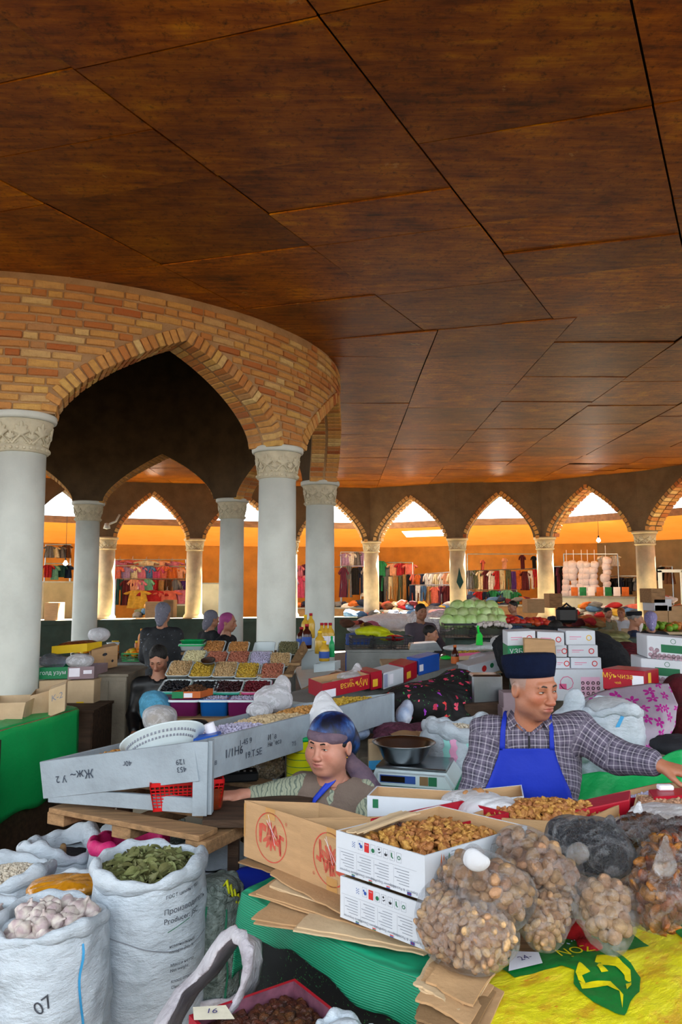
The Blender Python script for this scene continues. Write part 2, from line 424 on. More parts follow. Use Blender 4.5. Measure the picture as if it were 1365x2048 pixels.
# brick meshes, a few irregular kinds
def brick_mesh(L, H, D, seed):
    mb = MB().box((-L/2, -D, -H/2), (L/2, 0, H/2), bev=.006); r = random.Random(seed)
    V = [(x+r.uniform(-.003, .003), y+r.uniform(-.004, .004)*(1 if y > -D/2 else 0), z+r.uniform(-.003, .003)) for x, y, z in mb.V]
    me = bpy.data.meshes.new('brick'); me.from_pydata(V, [], mb.F); me.materials.append(MATS['brick']); return me
BR = [brick_mesh(.232, .058, .05, k) for k in range(5)]; BH = [brick_mesh(.112, .058, .05, k+9) for k in range(4)]
VO = [brick_mesh(.062, .125, .17, k+20) for k in range(4)]
RO, RI = DR+.17, DR-.19
RISE = .80; HWA = .315                                    # half opening as an angle
wall_inner = None
V = []; F = []
TOPI = 6.4
def pol(r, a, z): return (DC.x+r*math.cos(a), DC.y+r*math.sin(a), z)
xsamp = [-1.25, -1.1]+[math.sin(t) for t in np.linspace(-PI/2, PI/2, 25)]+[1.1, 1.25]
Vo = []; cols = []
for b in range(8):
    am = TH0+PI/8+b*PI/4
    for x in xsamp:
        cols.append((am+x*HWA if abs(x) <= 1 else am+math.copysign(HWA+(abs(x)-1)/.25*(PI/8-HWA), x), CAPZ+RISE*gshape(x) if abs(x) <= 1 else CAPZ))
N = len(cols)
for a, zb in cols:
    zt = ceilz(pol(RO, a, 0)[1])+.03
    V += [pol(RO, a, zb), pol(RO, a, zt), pol(RI, a, zt), pol(RI, a, zb), pol(RI, a, TOPI), pol(RO, a, TOPI)]
for i in range(N):
    j = (i+1) % N; q = lambda c, k: c*6+k
    F += [(q(i, 0), q(j, 0), q(j, 1), q(i, 1)), (q(i, 3), q(i, 4), q(j, 4), q(j, 3)), (q(i, 0), q(i, 3), q(j, 3), q(j, 0)), (q(i, 1), q(j, 1), q(j, 5), q(i, 5))]
b0 = len(V); V += [pol(0, 0, TOPI)]
F += [(i*6+4, b0, ((i+1) % N)*6+4) for i in range(N)]
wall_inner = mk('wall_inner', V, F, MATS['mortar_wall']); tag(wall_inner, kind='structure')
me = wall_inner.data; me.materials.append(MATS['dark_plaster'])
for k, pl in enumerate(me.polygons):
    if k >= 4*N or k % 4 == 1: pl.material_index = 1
def arch_at(a):
    t = ((a-TH0) % (PI/4))-PI/8; x = t/HWA
    return (CAPZ+RISE*gshape(x) if abs(x) < 1 else CAPZ-1)
cand = []; rowh = .0755; a_lo, a_hi = TH0-PI/8-.1, TH0+PI/4+PI/4*.62
nb = 0; rb = random.Random(3)
for r in range(22):
    z = CAPZ+.045+r*rowh; a = a_lo+rb.random()*.05
    while a < a_hi:
        head = rb.random() < .28; L = .125 if head else .245; am = a+L/2/RO; a += L/RO
        zc = z+rb.uniform(-.003, .003)
        lim = max(arch_at(am-L/2/RO), arch_at(am), arch_at(am+L/2/RO))
        X, Y, _ = pol(RO, am, 0)
        if zc-.03 < lim+.10 and lim > CAPZ-.5:
            for a_ in (am-L/4/RO, am+L/4/RO) if not head else ():
                l_ = max(arch_at(a_-.06/RO), arch_at(a_+.06/RO))
                if (zc-.03 >= l_+.10 or l_ < CAPZ-.5) and zc+.035 < ceilz(Y): cand.append((Vector((X, Y)).length, True, a_, zc))
            continue
        if zc+.035 > ceilz(Y): continue
        vd = Vector((X, Y)); nrmv = Vector((math.cos(am), math.sin(am)))
        cand.append((vd.length, head, am, zc))
cand.sort(key=lambda q: q[0])
def brickM(am, z, r=RO, roll=0., out=.016):
    M = Matrix.Translation(pol(r+out, am, z)) @ Matrix.Rotation(am+PI/2+PI, 4, 'Z')
    return M @ Matrix.Rotation(roll, 4, 'Y')
for k, (d, head, am, z) in enumerate(cand):
    if nb >= 298: break
    M = brickM(am, z, out=.012+rb.uniform(-.004, .006)) @ Matrix.Rotation(rb.uniform(-.012, .012), 4, 'Y')
    inst('brick', rb.choice(BH if head else BR), wall_inner, M); nb += 1
rest = MB()
for d, head, am, z in cand[nb:]:
    me = rb.choice(BH if head else BR); rest.add([v.co for v in me.vertices], [tuple(p.vertices) for p in me.polygons], brickM(am, z))
if rest.V: tag(rest.make('brick_remainder', MATS['brick'], wall_inner), kind='stuff')
# voussoirs: bricks on edge round each arch, two deep in the soffit
nvo = 0
for b in range(-1, 5):
    am = TH0+PI/8+b*PI/4; prev = None; pts = []
    for x in np.linspace(-1, 1, 400):
        pts.append((x, (am+x*HWA), CAPZ+RISE*gshape(x)))
    s = 0; nxt = .035; vis = b in (0, 1) 
    for i in range(1, len(pts)):
        x0, a0, z0 = pts[i-1]; x1, a1, z1 = pts[i]; ds = math.hypot((a1-a0)*RO, z1-z0); s += ds
        if s >= nxt:
            nxt += .07
            if b == -1 and x1 < .2: continue
            ang = math.atan2(z1-z0, (a1-a0)*RO)
            for ring, rr_ in ((0, RO), (1, RO-.18)):
                if b in (2, 3, 4): rr_ = RI+.17 if ring == 0 else RI+.35
                M = Matrix.Translation(pol(rr_+(.022 if ring == 0 and b < 2 else 0.), a1, z1)) @ Matrix.Rotation(a1+PI/2+PI, 4, 'Z') @ Matrix.Rotation(ang, 4, 'Y') @ Matrix.Translation((0, 0, .052))
                if b >= 2: M = M @ Matrix.Diagonal((1, 1, 1, 1))
                M = M @ Matrix.Rotation(rb.uniform(-.03, .03), 4, 'Y') @ Matrix.Diagonal((.9, 1, 1, 1))
                if nvo < 298: inst('arch_brick', rb.choice(VO), wall_inner, M)
                else: 
                    if nvo == 298: restv = MB()
                    me = rb.choice(VO); restv.add([v.co for v in me.vertices], [tuple(p.vertices) for p in me.polygons], M)
                nvo += 1
if nvo > 298: tag(restv.make('arch_brick_remainder', MATS['brick'], wall_inner), kind='stuff')

# outer arcade wall
RISEO = 1.28; V = []; F = []; cols = []
WT = .25
NOP = []
for i, q in enumerate(OP):
    d = (OP[min(i+1, len(OP)-1)]-OP[max(i-1, 0)]).normalized(); nv = Vector((-d.y, d.x))
    if nv.dot(q-C2) < 0: nv = -nv
    NOP.append(nv)
for b in range(len(OP)-1):
    for x in xsamp:
        u = .5+x*.5*.80 if abs(x) <= 1 else .5+math.copysign(.4+(abs(x)-1)/.25*.1, x)
        q = OP[b].lerp(OP[b+1], u); nv = NOP[b].lerp(NOP[b+1], u).normalized()
        zb = CAPZ+RISEO*gshape(x) if abs(x) <= 1 else CAPZ
        cols.append((q, nv, zb))
for q, nv, zb in cols:
    zt = ceilz(q.y)+.06; a = q-nv*WT; c = q+nv*WT
    V += [(a.x, a.y, zb), (a.x, a.y, zt), (c.x, c.y, zt), (c.x, c.y, zb)]
for i in range(len(cols)-1):
    j = i+1; F += [(i*4, j*4, j*4+1, i*4+1), (i*4+2, j*4+2, j*4+3, i*4+3), (i*4, i*4+3, j*4+3, j*4), (i*4+1, j*4+1, j*4+2, i*4+2)]
wall_outer = mk('wall_outer', V, F, MATS['grey_plaster']); tag(wall_outer, kind='structure')
OV = [brick_mesh(.10, .11, .24, k+40) for k in range(3)]
nvo = 0; restv = MB()
order = sorted(range(len(OP)-1), key=lambda b: ((OP[b]+OP[b+1])/2).y)
for b in [b for b in order if 2 <= b <= 9]:
    dd = OP[b+1]-OP[b]; Lb = dd.length*.4; nxt = .06; s = 0; pz = [(x, Lb*x, CAPZ+RISEO*gshape(x)) for x in np.linspace(-1, 1, 400)]
    for i in range(1, 400):
        ds = math.hypot(pz[i][1]-pz[i-1][1], pz[i][2]-pz[i-1][2]); s += ds
        if s < nxt: continue
        nxt += .125; x = pz[i][0]; q = OP[b].lerp(OP[b+1], .5+x*.4); nv = NOP[b].lerp(NOP[b+1], .5+x*.4); ang = math.atan2(pz[i][2]-pz[i-1][2], pz[i][1]-pz[i-1][1])
        d = dd.normalized(); t3 = Vector((d.x, d.y, 0)); n3 = Vector((d.y, -d.x, 0))
        if n3.xy.dot(nv) > 0: n3 = -n3
        for ring in (0, 1):
            o = Vector((q.x, q.y, pz[i][2]))+n3*(WT+.012-ring*.27)
            M = axes(o, t3, -n3, Vector((0, 0, 1))) @ Matrix.Rotation(-ang, 4, 'Y') @ Matrix.Rotation(PI, 4, 'Z') @ Matrix.Translation((0, 0, .03))
            if nvo < 298: inst('soffit_brick', random.choice(OV), wall_outer, M)
            else:
                me = random.choice(OV); restv.add([v.co for v in me.vertices], [tuple(p.vertices) for p in me.polygons], M)
            nvo += 1
if restv.V: tag(restv.make('soffit_brick_remainder', MATS['brick'], wall_outer), kind='stuff')

# ------------------------------------------------------------------ columns
def leaf_relief(w, h, d):
    """palmette: five lobes and two curling stems"""
    s = SDF((-w*.7, -d*2, -h*.1), (w*.7, d*1.5, h*1.05), w/26)
    for a, L in ((0, .46), (.55, .36), (-.55, .36), (1.15, .30), (-1.15, .30)):
        c = Vector((0, 0, h*.42)); e = c+Vector((math.sin(a)*w*L*1.1, 0, math.cos(a)*h*L*1.05)); s.cap(c, e, w*.10, w*.085, k=w*.03)
    for sg in (1, -1):
        s.cap((0, 0, h*.42), (sg*w*.42, 0, h*.03), w*.045, w*.06, k=w*.03); s.cap((sg*w*.42, 0, h*.03), (sg*w*.56, 0, h*.16), w*.05, w*.05, k=w*.02)
    V, F = s.mesh(); V[:, 1] *= d/(w*.12)*.55
    me = bpy.data.meshes.new('leaf_relief'); me.from_pydata(V.tolist(), [], F.tolist()); me.polygons.foreach_set('use_smooth', [True]*len(F)); return me
LR = leaf_relief(.16, .19, .028); LR.materials.append(MATS['capital_stone'])
LR2 = leaf_relief(.10, .10, .02); LR2.materials.append(MATS['capital_stone'])
def bend(me, R0):            # wraps a relief round the bell of a capital
    me = me.copy()
    for v in me.vertices:
        x, y, z = v.co; r = R0+.16*z-y; a = x/R0; v.co = (r*math.sin(a), -r*math.cos(a), z)
    return me
SHAFT = {}
def column(x, y, r, label, zb=0., near=True, group=None, capm='capital_stone', shm='marble', rz=0.):
    k = (round(r, 3), round(zb, 2), near, capm, shm); H = CAPZ
    if k not in SHAFT:
        s = r/.2; ch = .33 if near else .36
        sh = MB().lathe([(r*1.25, zb), (r*1.25, zb+.06), (r*1.12, zb+.1), (r*1.04, zb+.14), (r*1.03, zb+.5), (r*1.0, H-ch-.9), (r*.97, H-ch+.01)], 32)
        ca = MB().lathe([(r*.97, H-ch), (r*1.06, H-ch+.005), (r*1.08, H-ch+.03), (r*1.08, H-ch+.05), (r*1.01, H-ch+.055), (r*1.02, H-ch+.12), (r*1.10, H-ch+.20), (r*1.24, H-.06)], 32)
        ab = MB().lathe([(r*1.26, H-.062), (r*1.33, H-.055), (r*1.36, H-.04), (r*1.36, H-.01), (r*1.33, H)], 32)
        bd = MB()
        for i in range(26):
            a = 2*PI*i/26; bd.lathe([(.001, -.012), (.016, -.008), (.016, .0), (.010, .012)], 6, TR((r*1.075*math.cos(a), r*1.075*math.sin(a), H-ch+.03)) @ Matrix.Rotation(a, 4, 'Z') @ Matrix.Rotation(PI/2, 4, 'Y'), True)
        leafs = (bend(LR, r*1.03), bend(LR2, r*1.03))
        ms = []
        for mb, mm in ((sh, shm), (ca, capm), (ab, shm if near else capm), (bd, capm)):
            me = bpy.data.meshes.new('column_piece'); me.from_pydata(mb.V, [], mb.F); me.polygons.foreach_set('use_smooth', [len(p.vertices) == 4 for p in me.polygons]); me.materials.append(MATS[mm]); ms.append(me)
        SHAFT[k] = (ms, leafs, ch)
    ms, leafs, ch = SHAFT[k]
    t = thing('column', label, 'column', (x, y, 0), rz, group)
    inst('shaft', ms[0], t); c = inst('capital', ms[1], t); inst('abacus', ms[2], c); inst('bead_band', ms[3], c)
    for i in range(8):
        inst('leaf_relief', leafs[0], c, Matrix.Rotation(2*PI*i/8, 4, 'Z') @ Matrix.Translation((0, 0, H-ch+.06)))
        inst('small_leaf_relief', leafs[1], c, Matrix.Rotation(2*PI*(i+.5)/8, 4, 'Z') @ Matrix.Translation((0, 0, H-ch+.065)))
    return t
names = ['nearest and widest white marble column, at left picture edge', 'white marble column rising behind the nut trays',
         'white marble column beside the bottles at the right end of the brick drum', 'white marble column behind the women in headscarves',
         'white marble column behind yellow crate, far left side of drum']
for i, nm in enumerate(names):
    a = TH0+i*PI/4; column(DC.x+DR*math.cos(a), DC.y+DR*math.sin(a), .198, nm, rz=a+PI/2+.1)
names = {2: 'far cream column left of the pink garments, carrying a white lamp bracket', 3: 'far cream column between the hanging children clothes and pale board', 4: 'far cream column mostly hidden behind third marble column',
         5: 'far cream column left of the bright clothes rail', 6: 'far cream column with dark green scarf hanging on it', 7: 'far cream column left of the white pompom stall', 8: 'far cream column at the right, above wooden crate'}
LEDGE = .96
for i, q in enumerate(OP):
    if i in names: column(q.x, q.y, .235, names[i], zb=LEDGE, near=False, capm='outer_stone', shm='outer_stone', rz=i*.4)
mat('parapet_green', '#3d5147', .7, .2, 3, .1, dirt=.3)
mat('parapet_stone', '#b7a98a', .8, .2, 3, .2, dirt=.3)
V = []; F = []
prof = [(-.5, 0), (-.5, .84), (-.56, .84), (-.56, LEDGE), (.5, LEDGE), (.5, 0)]
for q, nv in zip(OP, NOP):
    for o, z in prof: w = q+nv*o; V.append((w.x, w.y, z))
n = len(prof)
for i in range(len(OP)-1):
    for k in range(n-1): F.append((i*n+k, (i+1)*n+k, (i+1)*n+k+1, i*n+k+1))
o = mk('wall_parapet', V, F, MATS['parapet_green']); o.data.materials.append(MATS['parapet_stone'])
for k, pl in enumerate(o.data.polygons):
    if k % 5 == 3: pl.material_index = 1
tag(o, kind='structure')
# gallery beyond the arcade: lean-to roof, back wall
mat('gallery_ochre', '#cf9236', .6, .15, 2, .1, 20, dirt=.15)
mat('gallery_board', '#d8801c', .5, .12, 1.5, .1, 20)
mat('gallery_beige', '#8f8266', .8, .15, 2, .1, 20, dirt=.15)
m, nt, p = newmat('gallery_roof'); v = nt.coord('Object'); f = nt.noise(v, 1.5, 5)
nt.N.remove(p); cc = nt.mix(f, srgb('#c98430'), srgb('#d89a4a'))
mx = nt.n('ShaderNodeMixShader', i0=.07, i1=nt.n('ShaderNodeBsdfDiffuse', Color=cc).outputs[0], i2=nt.n('ShaderNodeBsdfTranslucent', Color=cc).outputs[0]); nt.L.new(mx.outputs[0], nt.N['Material Output'].inputs[0])  # translucent share added so sun through the roof brightens the gallery
m, nt, p = newmat('roof_bounce_top'); nt.N.remove(p); nt.L.new(nt.n('ShaderNodeMixShader', i0=.35, i1=nt.n('ShaderNodeBsdfDiffuse', Color=(.85, .8, .7, 1)).outputs[0], i2=nt.n('ShaderNodeBsdfTranslucent', Color=(.85, .8, .7, 1)).outputs[0]).outputs[0], nt.N['Material Output'].inputs[0])  # top face made pale and translucent to bounce and pass sunlight
def ringpt(i, off, z):
    w = OP[i]+NOP[i]*off; return (w.x, w.y, z)
V = []; F = []; n = len(OP); R1, R2, Z1, Z2 = 1.9, 6.2, 3.86, 3.40
for i in range(n): V += [ringpt(i, R1, Z1), ringpt(i, R2+.3, Z2), ringpt(i, R2+.3, Z2+.12), ringpt(i, R1, Z1+.12)]
for i in range(n-1):
    if i == 5:                                             # a rooflight slot here
        def L(u, off):
            w = OP[i].lerp(OP[i+1], u)+NOP[i].lerp(NOP[i+1], u)*off; z = Z1+(Z2-Z1)*(off-R1)/(R2+.3-R1); return (w.x, w.y, z)
        g = [(0, .22), (.22, .78), (.78, 1)]; h = [(R1, R1+.8), (R1+.8, R1+2.0), (R1+2.0, R2+.3)]
        for a, b in g:
            for c, d in h:
                if (a, c) == (.22, R1+.8): continue
                k = len(V); V += [L(a, c), L(b, c), L(b, d), L(a, d)]; F.append((k, k+1, k+2, k+3))
                V += [(x, y, z+.1) for x, y, z in (L(a, c), L(b, c), L(b, d), L(a, d))]; F.append((k+7, k+6, k+5, k+4))
    else: F += [(i*4, (i+1)*4, (i+1)*4+1, i*4+1), (i*4+3, i*4+2, (i+1)*4+2, (i+1)*4+3)]
    F.append((i*4, i*4+3, (i+1)*4+3, (i+1)*4))
roof = mk('ceiling_gallery', V, F, MATS['gallery_roof']); roof.data.materials.append(MATS['roof_bounce_top']); tag(roof, kind='structure')
for f, pl in zip(F, roof.data.polygons):
    if f[0] % 4 == 3 and f[1] % 4 == 2: pl.material_index = 1
bm = MB()
for i in range(n-1):
    a = Vector(ringpt(i, R1-.05, Z1-.04)); b = Vector(ringpt(i+1, R1-.05, Z1-.04)); d = (b-a); L_ = d.length; d.normalize()
    bm.box((0, -.06, 0), (L_, .06, .2), axes(a, d, Vector((-d.y, d.x, 0)), Vector((0, 0, 1))))
mat('beam_wood', '#8f6647', .8, .2, 3, .2, stretch=(1, 4, 4))
tag(bm.make('trim_1', MATS['beam_wood']), kind='structure')
for i in range(n-1):
    a, b = Vector(ringpt(i, R2, 0)), Vector(ringpt(i+1, R2, 0)); zt = Vector((0, 0, Z2+.1))
    o = mk('wall_back', [a, b, b+zt, a+zt], [(0, 1, 2, 3)], MATS['gallery_beige' if i >= 7 and i < 8 else 'gallery_ochre']); tag(o, kind='structure')

mat('bounce_floor', '#e0d4ba', .8, .15, 2, .1, 20)  # gallery floor made pale to bounce sunlight up to the ceiling
V = []
for i in range(n): V += [ringpt(i, .5, .02), ringpt(i, R2, .02)]
tag(mk('floor_gallery', V, [(i*2, (i+1)*2, (i+1)*2+1, i*2+1) for i in range(n-1)], MATS['bounce_floor']), kind='structure')
# ------------------------------------------------------------------ builders for goods
def w3(v, z=None): return Vector((v[0], v[1], v[2] if z is None else z))
class Carton:
    """a cardboard box on the corners P0 (left) and P1 (right) of its front lower edge, D its depth vector, H its height"""
    def __init__(s, name, label, P0, P1, D, H, m, cat='box', group=None, open_=True, th=.005, inner=None, flaps=(), up=None, tape=None):
        s.P0 = Vector(P0); ex = Vector(P1)-s.P0; s.L = ex.length; D = Vector(D); s.W = D.length; s.H = H
        up = Vector(up or (0, 0, 1)); s.M = axes((0, 0, 0), ex/s.L, D/s.W, up)
        s.root = thing(name, label, cat, s.P0, 0, group); M = MATS[m]; L, W = s.L, s.W
        if open_:
            s.part('bottom', (0, 0, 0), (L, W, th), m)
            f = s.part('side_panel', (0, 0, th), (L, th, H), m); s.part('side_panel', (0, W-th, th), (L, W, H), m)
            s.part('side_panel', (0, th, th), (th, W-th, H), m); s.part('side_panel', (L-th, th, th), (L, W-th, H), m)
            if inner:                                     # raw board inside a printed box
                e = .0015
                for lo, hi in (((th, th, th), (L-th, th+e, H-.001)), ((th, W-th-e, th), (L-th, W-th, H-.001)), ((th, th, th), (th+e, W-th, H-.001)), ((L-th-e, th, th), (L-th, W-th, H-.001))):
                    s.part('inner_lining', lo, hi, inner)
        else:
            s.part('carton_body', (0, 0, 0), (L, W, H), m, bev=.004)
            if tape: s.part('tape', (-.001, W*.42, H-.03), (L+.001, W*.58, H+.0015), tape)
        for side, a, ln in flaps:                         # folded out flaps: side, opening angle in degrees, length
            a = math.radians(a); t = .003
            mb = MB(); ca, sa = math.cos(a), math.sin(a)
            if side in 'fb':
                y0 = 0 if side == 'f' else W; sg = -1 if side == 'f' else 1
                A = axes((0.004, y0, H), (1, 0, 0), (0, sg*sa, ca), (0, ca, -sg*sa)); mb.box((0, 0, -t), (L-.008, ln, 0), A)
            else:
                x0 = 0 if side == 'l' else L; sg = -1 if side == 'l' else 1
                A = axes((x0, .004, H), (0, 1, 0), (sg*sa, 0, ca), (ca, 0, -sg*sa)); mb.box((0, 0, -t), (W-.008, ln, 0), A)
            s.bake(mb, 'flap', m)
    def bake(s, mb, name, m, parent=None, smooth=False):
        mb.V = [tuple(s.M @ Vector(v)) for v in mb.V]; return mb.make(name, MATS[m] if isinstance(m, str) else m, parent or s.root, smooth)
    def part(s, name, lo, hi, m, bev=0): return s.bake(MB().box(lo, hi, None, bev), name, m)
    def face(s, side):
        e = .0012
        return {'f': axes((0, -e, 0), (1, 0, 0), (0, 0, 1), (0, -1, 0)), 'r': axes((s.L+e, 0, 0), (0, 1, 0), (0, 0, 1), (1, 0, 0)),
                't': axes((0, 0, s.H+e), (1, 0, 0), (0, 1, 0), (0, 0, 1)), 'l': axes((-e, s.W, 0), (0, -1, 0), (0, 0, 1), (-1, 0, 0))}[side]
    def quads(s, side, rects, m, name='print', parent=None):
        """flat printed rectangles (u, v, w, h)"""
        mb = MB(); A = s.face(side)
        for u, v, w, h in rects: mb.add([(u, v, 0), (u+w, v, 0), (u+w, v+h, 0), (u, v+h, 0)], [(0, 1, 2, 3)], A)
        return s.bake(mb, name, m)
    def polys(s, side, polys, m, name='print'):
        mb = MB(); A = s.face(side)
        for P in polys: mb.add([(x, y, 0) for x, y in P], [tuple(range(len(P)))], A)
        return s.bake(mb, name, m)
    def text(s, side, txt, u, v, size, m, rot=0., sx=1., name='lettering'):
        me = text_mesh(txt, size); me.transform(s.M @ s.face(side) @ Matrix.Translation((u, v, .0004)) @ Matrix.Rotation(rot, 4, 'Z') @ Matrix.Diagonal((sx, 1, 1, 1)))
        me.materials.clear(); me.materials.append(MATS[m]); return inst(name, me, s.root)
    def pt(s, u, v, w): return s.P0+s.M @ Vector((u*s.L, v*s.W, w*s.H))
def circle(cx, cy, r, n=28, ry=None): return [(cx+r*math.cos(2*PI*i/n), cy+(ry or r)*math.sin(2*PI*i/n)) for i in range(n)]
def ringq(cx, cy, r0, r1, n=40):
    return [[(cx+r0*math.cos(a), cy+r0*math.sin(a)), (cx+r1*math.cos(a), cy+r1*math.sin(a)), (cx+r1*math.cos(b), cy+r1*math.sin(b)), (cx+r0*math.cos(b), cy+r0*math.sin(b))] for a, b in ((2*PI*i/n, 2*PI*(i+1)/n) for i in range(n))]

# small food meshes
def deform(sub, fn, m, smooth=True):
    V, F = ico(sub); V = fn(V); me = bpy.data.meshes.new('piece'); me.from_pydata(V.tolist(), [], F)
    if smooth: me.polygons.foreach_set('use_smooth', [True]*len(F))
    me.materials.append(MATS[m]); return me
mat('almond_shell', '#d3a67a', .65, .25, 90, .35, 180, rnd=.6)
mat('walnut_shell', '#cfa680', .7, .2, 60, .5, 120, rnd=.4)
mat('walnut_kernel', '#c68f4c', .55, .35, 50, .4, 120, col2='#8a4f20', rnd=.7)
mat('garlic_skin', '#d6d0c4', .5, .15, 40, .15, 80, col2='#a38c92', stretch=(1, 1, .25), rnd=.3)
mat('garlic_stalk', '#c9b792', .8, .2, 30, .2)
mat('bay_leaf', '#5c6138', .6, .3, 12, .15, 60, col2='#8a8a5a', rnd=.8)
mat('dried_fruit', '#5a2f17', .45, .35, 40, .6, 90, col2='#24120a', rnd=.9)
mat('dried_apricot', '#a8642c', .35, .35, 25, .5, 70, col2='#4b2510', rnd=.9)
mat('raisin', '#1d1a24', .35, .3, 60, .5, 120, rnd=.5)
mat('peanut', '#c79a78', .6, .2, 60, .3, 120, rnd=.5)
mat('bean_white', '#ded2bd', .5, .1, 40, .05, rnd=.3)
mat('tan_nut', '#c0936c', .6, .3, 30, .4, 90, rnd=.6)
def f_almond(V): V = V*np.array((.0165, .0105, .0078)); V[:, 1] *= 1-.45*np.clip(V[:, 0]/.0165, 0, 1)**1.5; return V
def f_kernel(k):
    def f(V): n = tex3(V, k, 2.2, 3); return V*np.array((.016, .012, .009))*(1+.5*n[:, None])+np.array((0, 0, .004))*np.abs(V[:, :1])
    return f
def f_round(r, k, a=.08): return lambda V: V*r*(1+a*tex3(V, k, 2.5, 3)[:, None])
def f_leaf(V): return V
A_ALM = [deform(1, f_almond, 'almond_shell')]
A_KER = [deform(2, f_kernel(k), 'walnut_kernel') for k in range(4)]
A_WAL = [deform(2, f_round((.0185, .0165, .017), k, .06), 'walnut_shell') for k in range(3)]
A_TAN = [deform(2, f_round((.021, .017, .015), k+5, .16), 'tan_nut') for k in range(3)]
A_DRY = [deform(2, f_round((.017, .015, .012), k+9, .25), 'dried_fruit') for k in range(4)]
A_APR = [deform(2, f_round((.022, .018, .009), k+19, .3), 'dried_apricot') for k in range(4)]
A_RAI = [deform(1, f_round((.011, .008, .006), k+29, .25), 'raisin') for k in range(3)]
A_PEA = [deform(1, lambda V: V*np.array((.011, .0055, .0055)), 'peanut')]
def garlic_mesh(k):
    r = random.Random(k); mb = MB(); n = 28; prof = [(.001, -.002), (.010, -.001), (.021, .006), (.0255, .015), (.022, .025), (.012, .034), (.0055, .039), (.004, .046), (.003, .052)]
    V = []; F = []
    for j, (R, z) in enumerate(prof):
        for i in range(n):
            a = 2*PI*i/n; q = R*(1+.10*abs(math.cos(a*4+k))*(1 if 1 < j < 6 else .2)); b = max(0, z-.03)*r.uniform(.9, 1)*(.6)
            V.append((q*math.cos(a)+b, q*math.sin(a), z))
    for j in range(len(prof)-1):
        for i in range(n): F.append((j*n+i, j*n+(i+1) % n, (j+1)*n+(i+1) % n, (j+1)*n+i))
    F.append(tuple(range(n))[::-1]); F.append(tuple((len(prof)-1)*n+i for i in range(n)))
    me = bpy.data.meshes.new('garlic'); me.from_pydata(V, [], F); me.polygons.foreach_set('use_smooth', [True]*len(F)); me.materials.append(MATS['garlic_skin']); return me
A_GAR = [garlic_mesh(k) for k in range(3)]
def leaf_mesh(k):
    V = []; F = []; n = 7
    for i in range(n):
        t = i/(n-1); w = .014*math.sin(PI*t**.8)+.0008; z = .010*math.sin(PI*t)*(1 if k else -.6)
        for s in (-1, 0, 1): V.append((t*.062-.031, s*w, z+(.004 if s else 0)*(1+k*.5)))
    for i in range(n-1):
        for s in (0, 1): F.append((i*3+s, i*3+s+1, i*3+s+4, i*3+s+3))
    me = bpy.data.meshes.new('bay_leaf'); me.from_pydata(V, [], F); me.materials.append(MATS['bay_leaf']); return me
A_LEAF = [leaf_mesh(k) for k in range(3)]
def rrot(flat=1.):
    return Matrix.Rotation(random.uniform(0, 6.28), 4, 'Z') @ Matrix.Rotation(random.uniform(-1, 1)*flat, 4, 'X') @ Matrix.Rotation(random.uniform(-1, 1)*flat, 4, 'Y')
def spread(pts, meshes, name, label, cat, group, s=(.9, 1.15), flat=1.):
    for p in pts:
        o = inst(name, random.choice(meshes), None, Matrix.Translation(p) @ rrot(flat) @ Matrix.Scale(random.uniform(*s), 4)); tag(o, label, cat, group)
def heap_pts(c, ex, ey, n, h, jit=.5, shape='box', seed=0):
    """points over a mound with centre c, half extents ex, ey (vectors), height h"""
    r = random.Random(seed); out = []; L = ex.length; W = ey.length; k = max(1, round(math.sqrt(n*W/L))); m = max(1, round(n/k))
    for i in range(m):
        for j in range(k):
            u = (i+.5+r.uniform(-jit, jit))/m*2-1; v = (j+.5+r.uniform(-jit, jit))/k*2-1
            if shape == 'disc' and u*u+v*v > 1: continue
            q = max(0, 1-max(u*u, v*v)) if shape == 'box' else max(0, 1-u*u-v*v)
            out.append(Vector(c)+ex*u+ey*v+Vector((0, 0, h*math.sqrt(q)+r.uniform(-.004, .004))))
    return out
def mound(name, c, ex, ey, h, m, parent=None, n=14, shape='box', rough=.004, label=None, cat=None, seed=0, kind=None, base=.02):
    V = []; F = []
    for i in range(n+1):
        for j in range(n+1):
            u = i/n*2-1; v = j/n*2-1
            if shape == 'disc': a, b = u*math.sqrt(1-v*v/2), v*math.sqrt(1-u*u/2); q = max(0, 1-a*a-b*b)
            else: a, b = u, v; q = max(0, 1-max(u*u, v*v))
            V.append(Vector(c)+Vector(ex)*a+Vector(ey)*b+Vector((0, 0, h*math.sqrt(q))))
    V = np.array([tuple(v) for v in V]); V[:, 2] += tex3(V, seed, 60, 2)*rough
    for i in range(n):
        for j in range(n): a = i*(n+1)+j; F.append((a, a+n+1, a+n+2, a+1))
    o = mk(name, V, F, MATS[m] if isinstance(m, str) else m, parent, True)
    return tag(o, label, cat, None, kind)
def grain_heap(name, c, ex, ey, h, meshes, count, parent=None, shape='box', seed=0, s=1., label=None, cat=None, group=None, flat=1., under=None):
    """a countless heap: one mesh of many small pieces (kind stuff)"""
    random.seed(seed+100); mb = MB(); c = Vector(c); ex = Vector(ex); ey = Vector(ey)
    for p in heap_pts(c, ex, ey, count, h, .6, shape, seed):
        me = random.choice(meshes); mb.add([v.co for v in me.vertices], [tuple(q.vertices) for q in me.polygons], Matrix.Translation(p) @ rrot(flat) @ Matrix.Scale(s*random.uniform(.85, 1.15), 4))
    b = mound('x', c-Vector((0, 0, .004)), ex, ey, h, under or 'bed_wood', None, 12, shape, .002, seed=seed); me = b.data
    mb.add([v.co for v in me.vertices], [tuple(q.vertices) for q in me.polygons]); bpy.data.objects.remove(b)
    return tag(mb.make(name, meshes[0].materials[0], parent, True), label, cat, group, 'stuff')

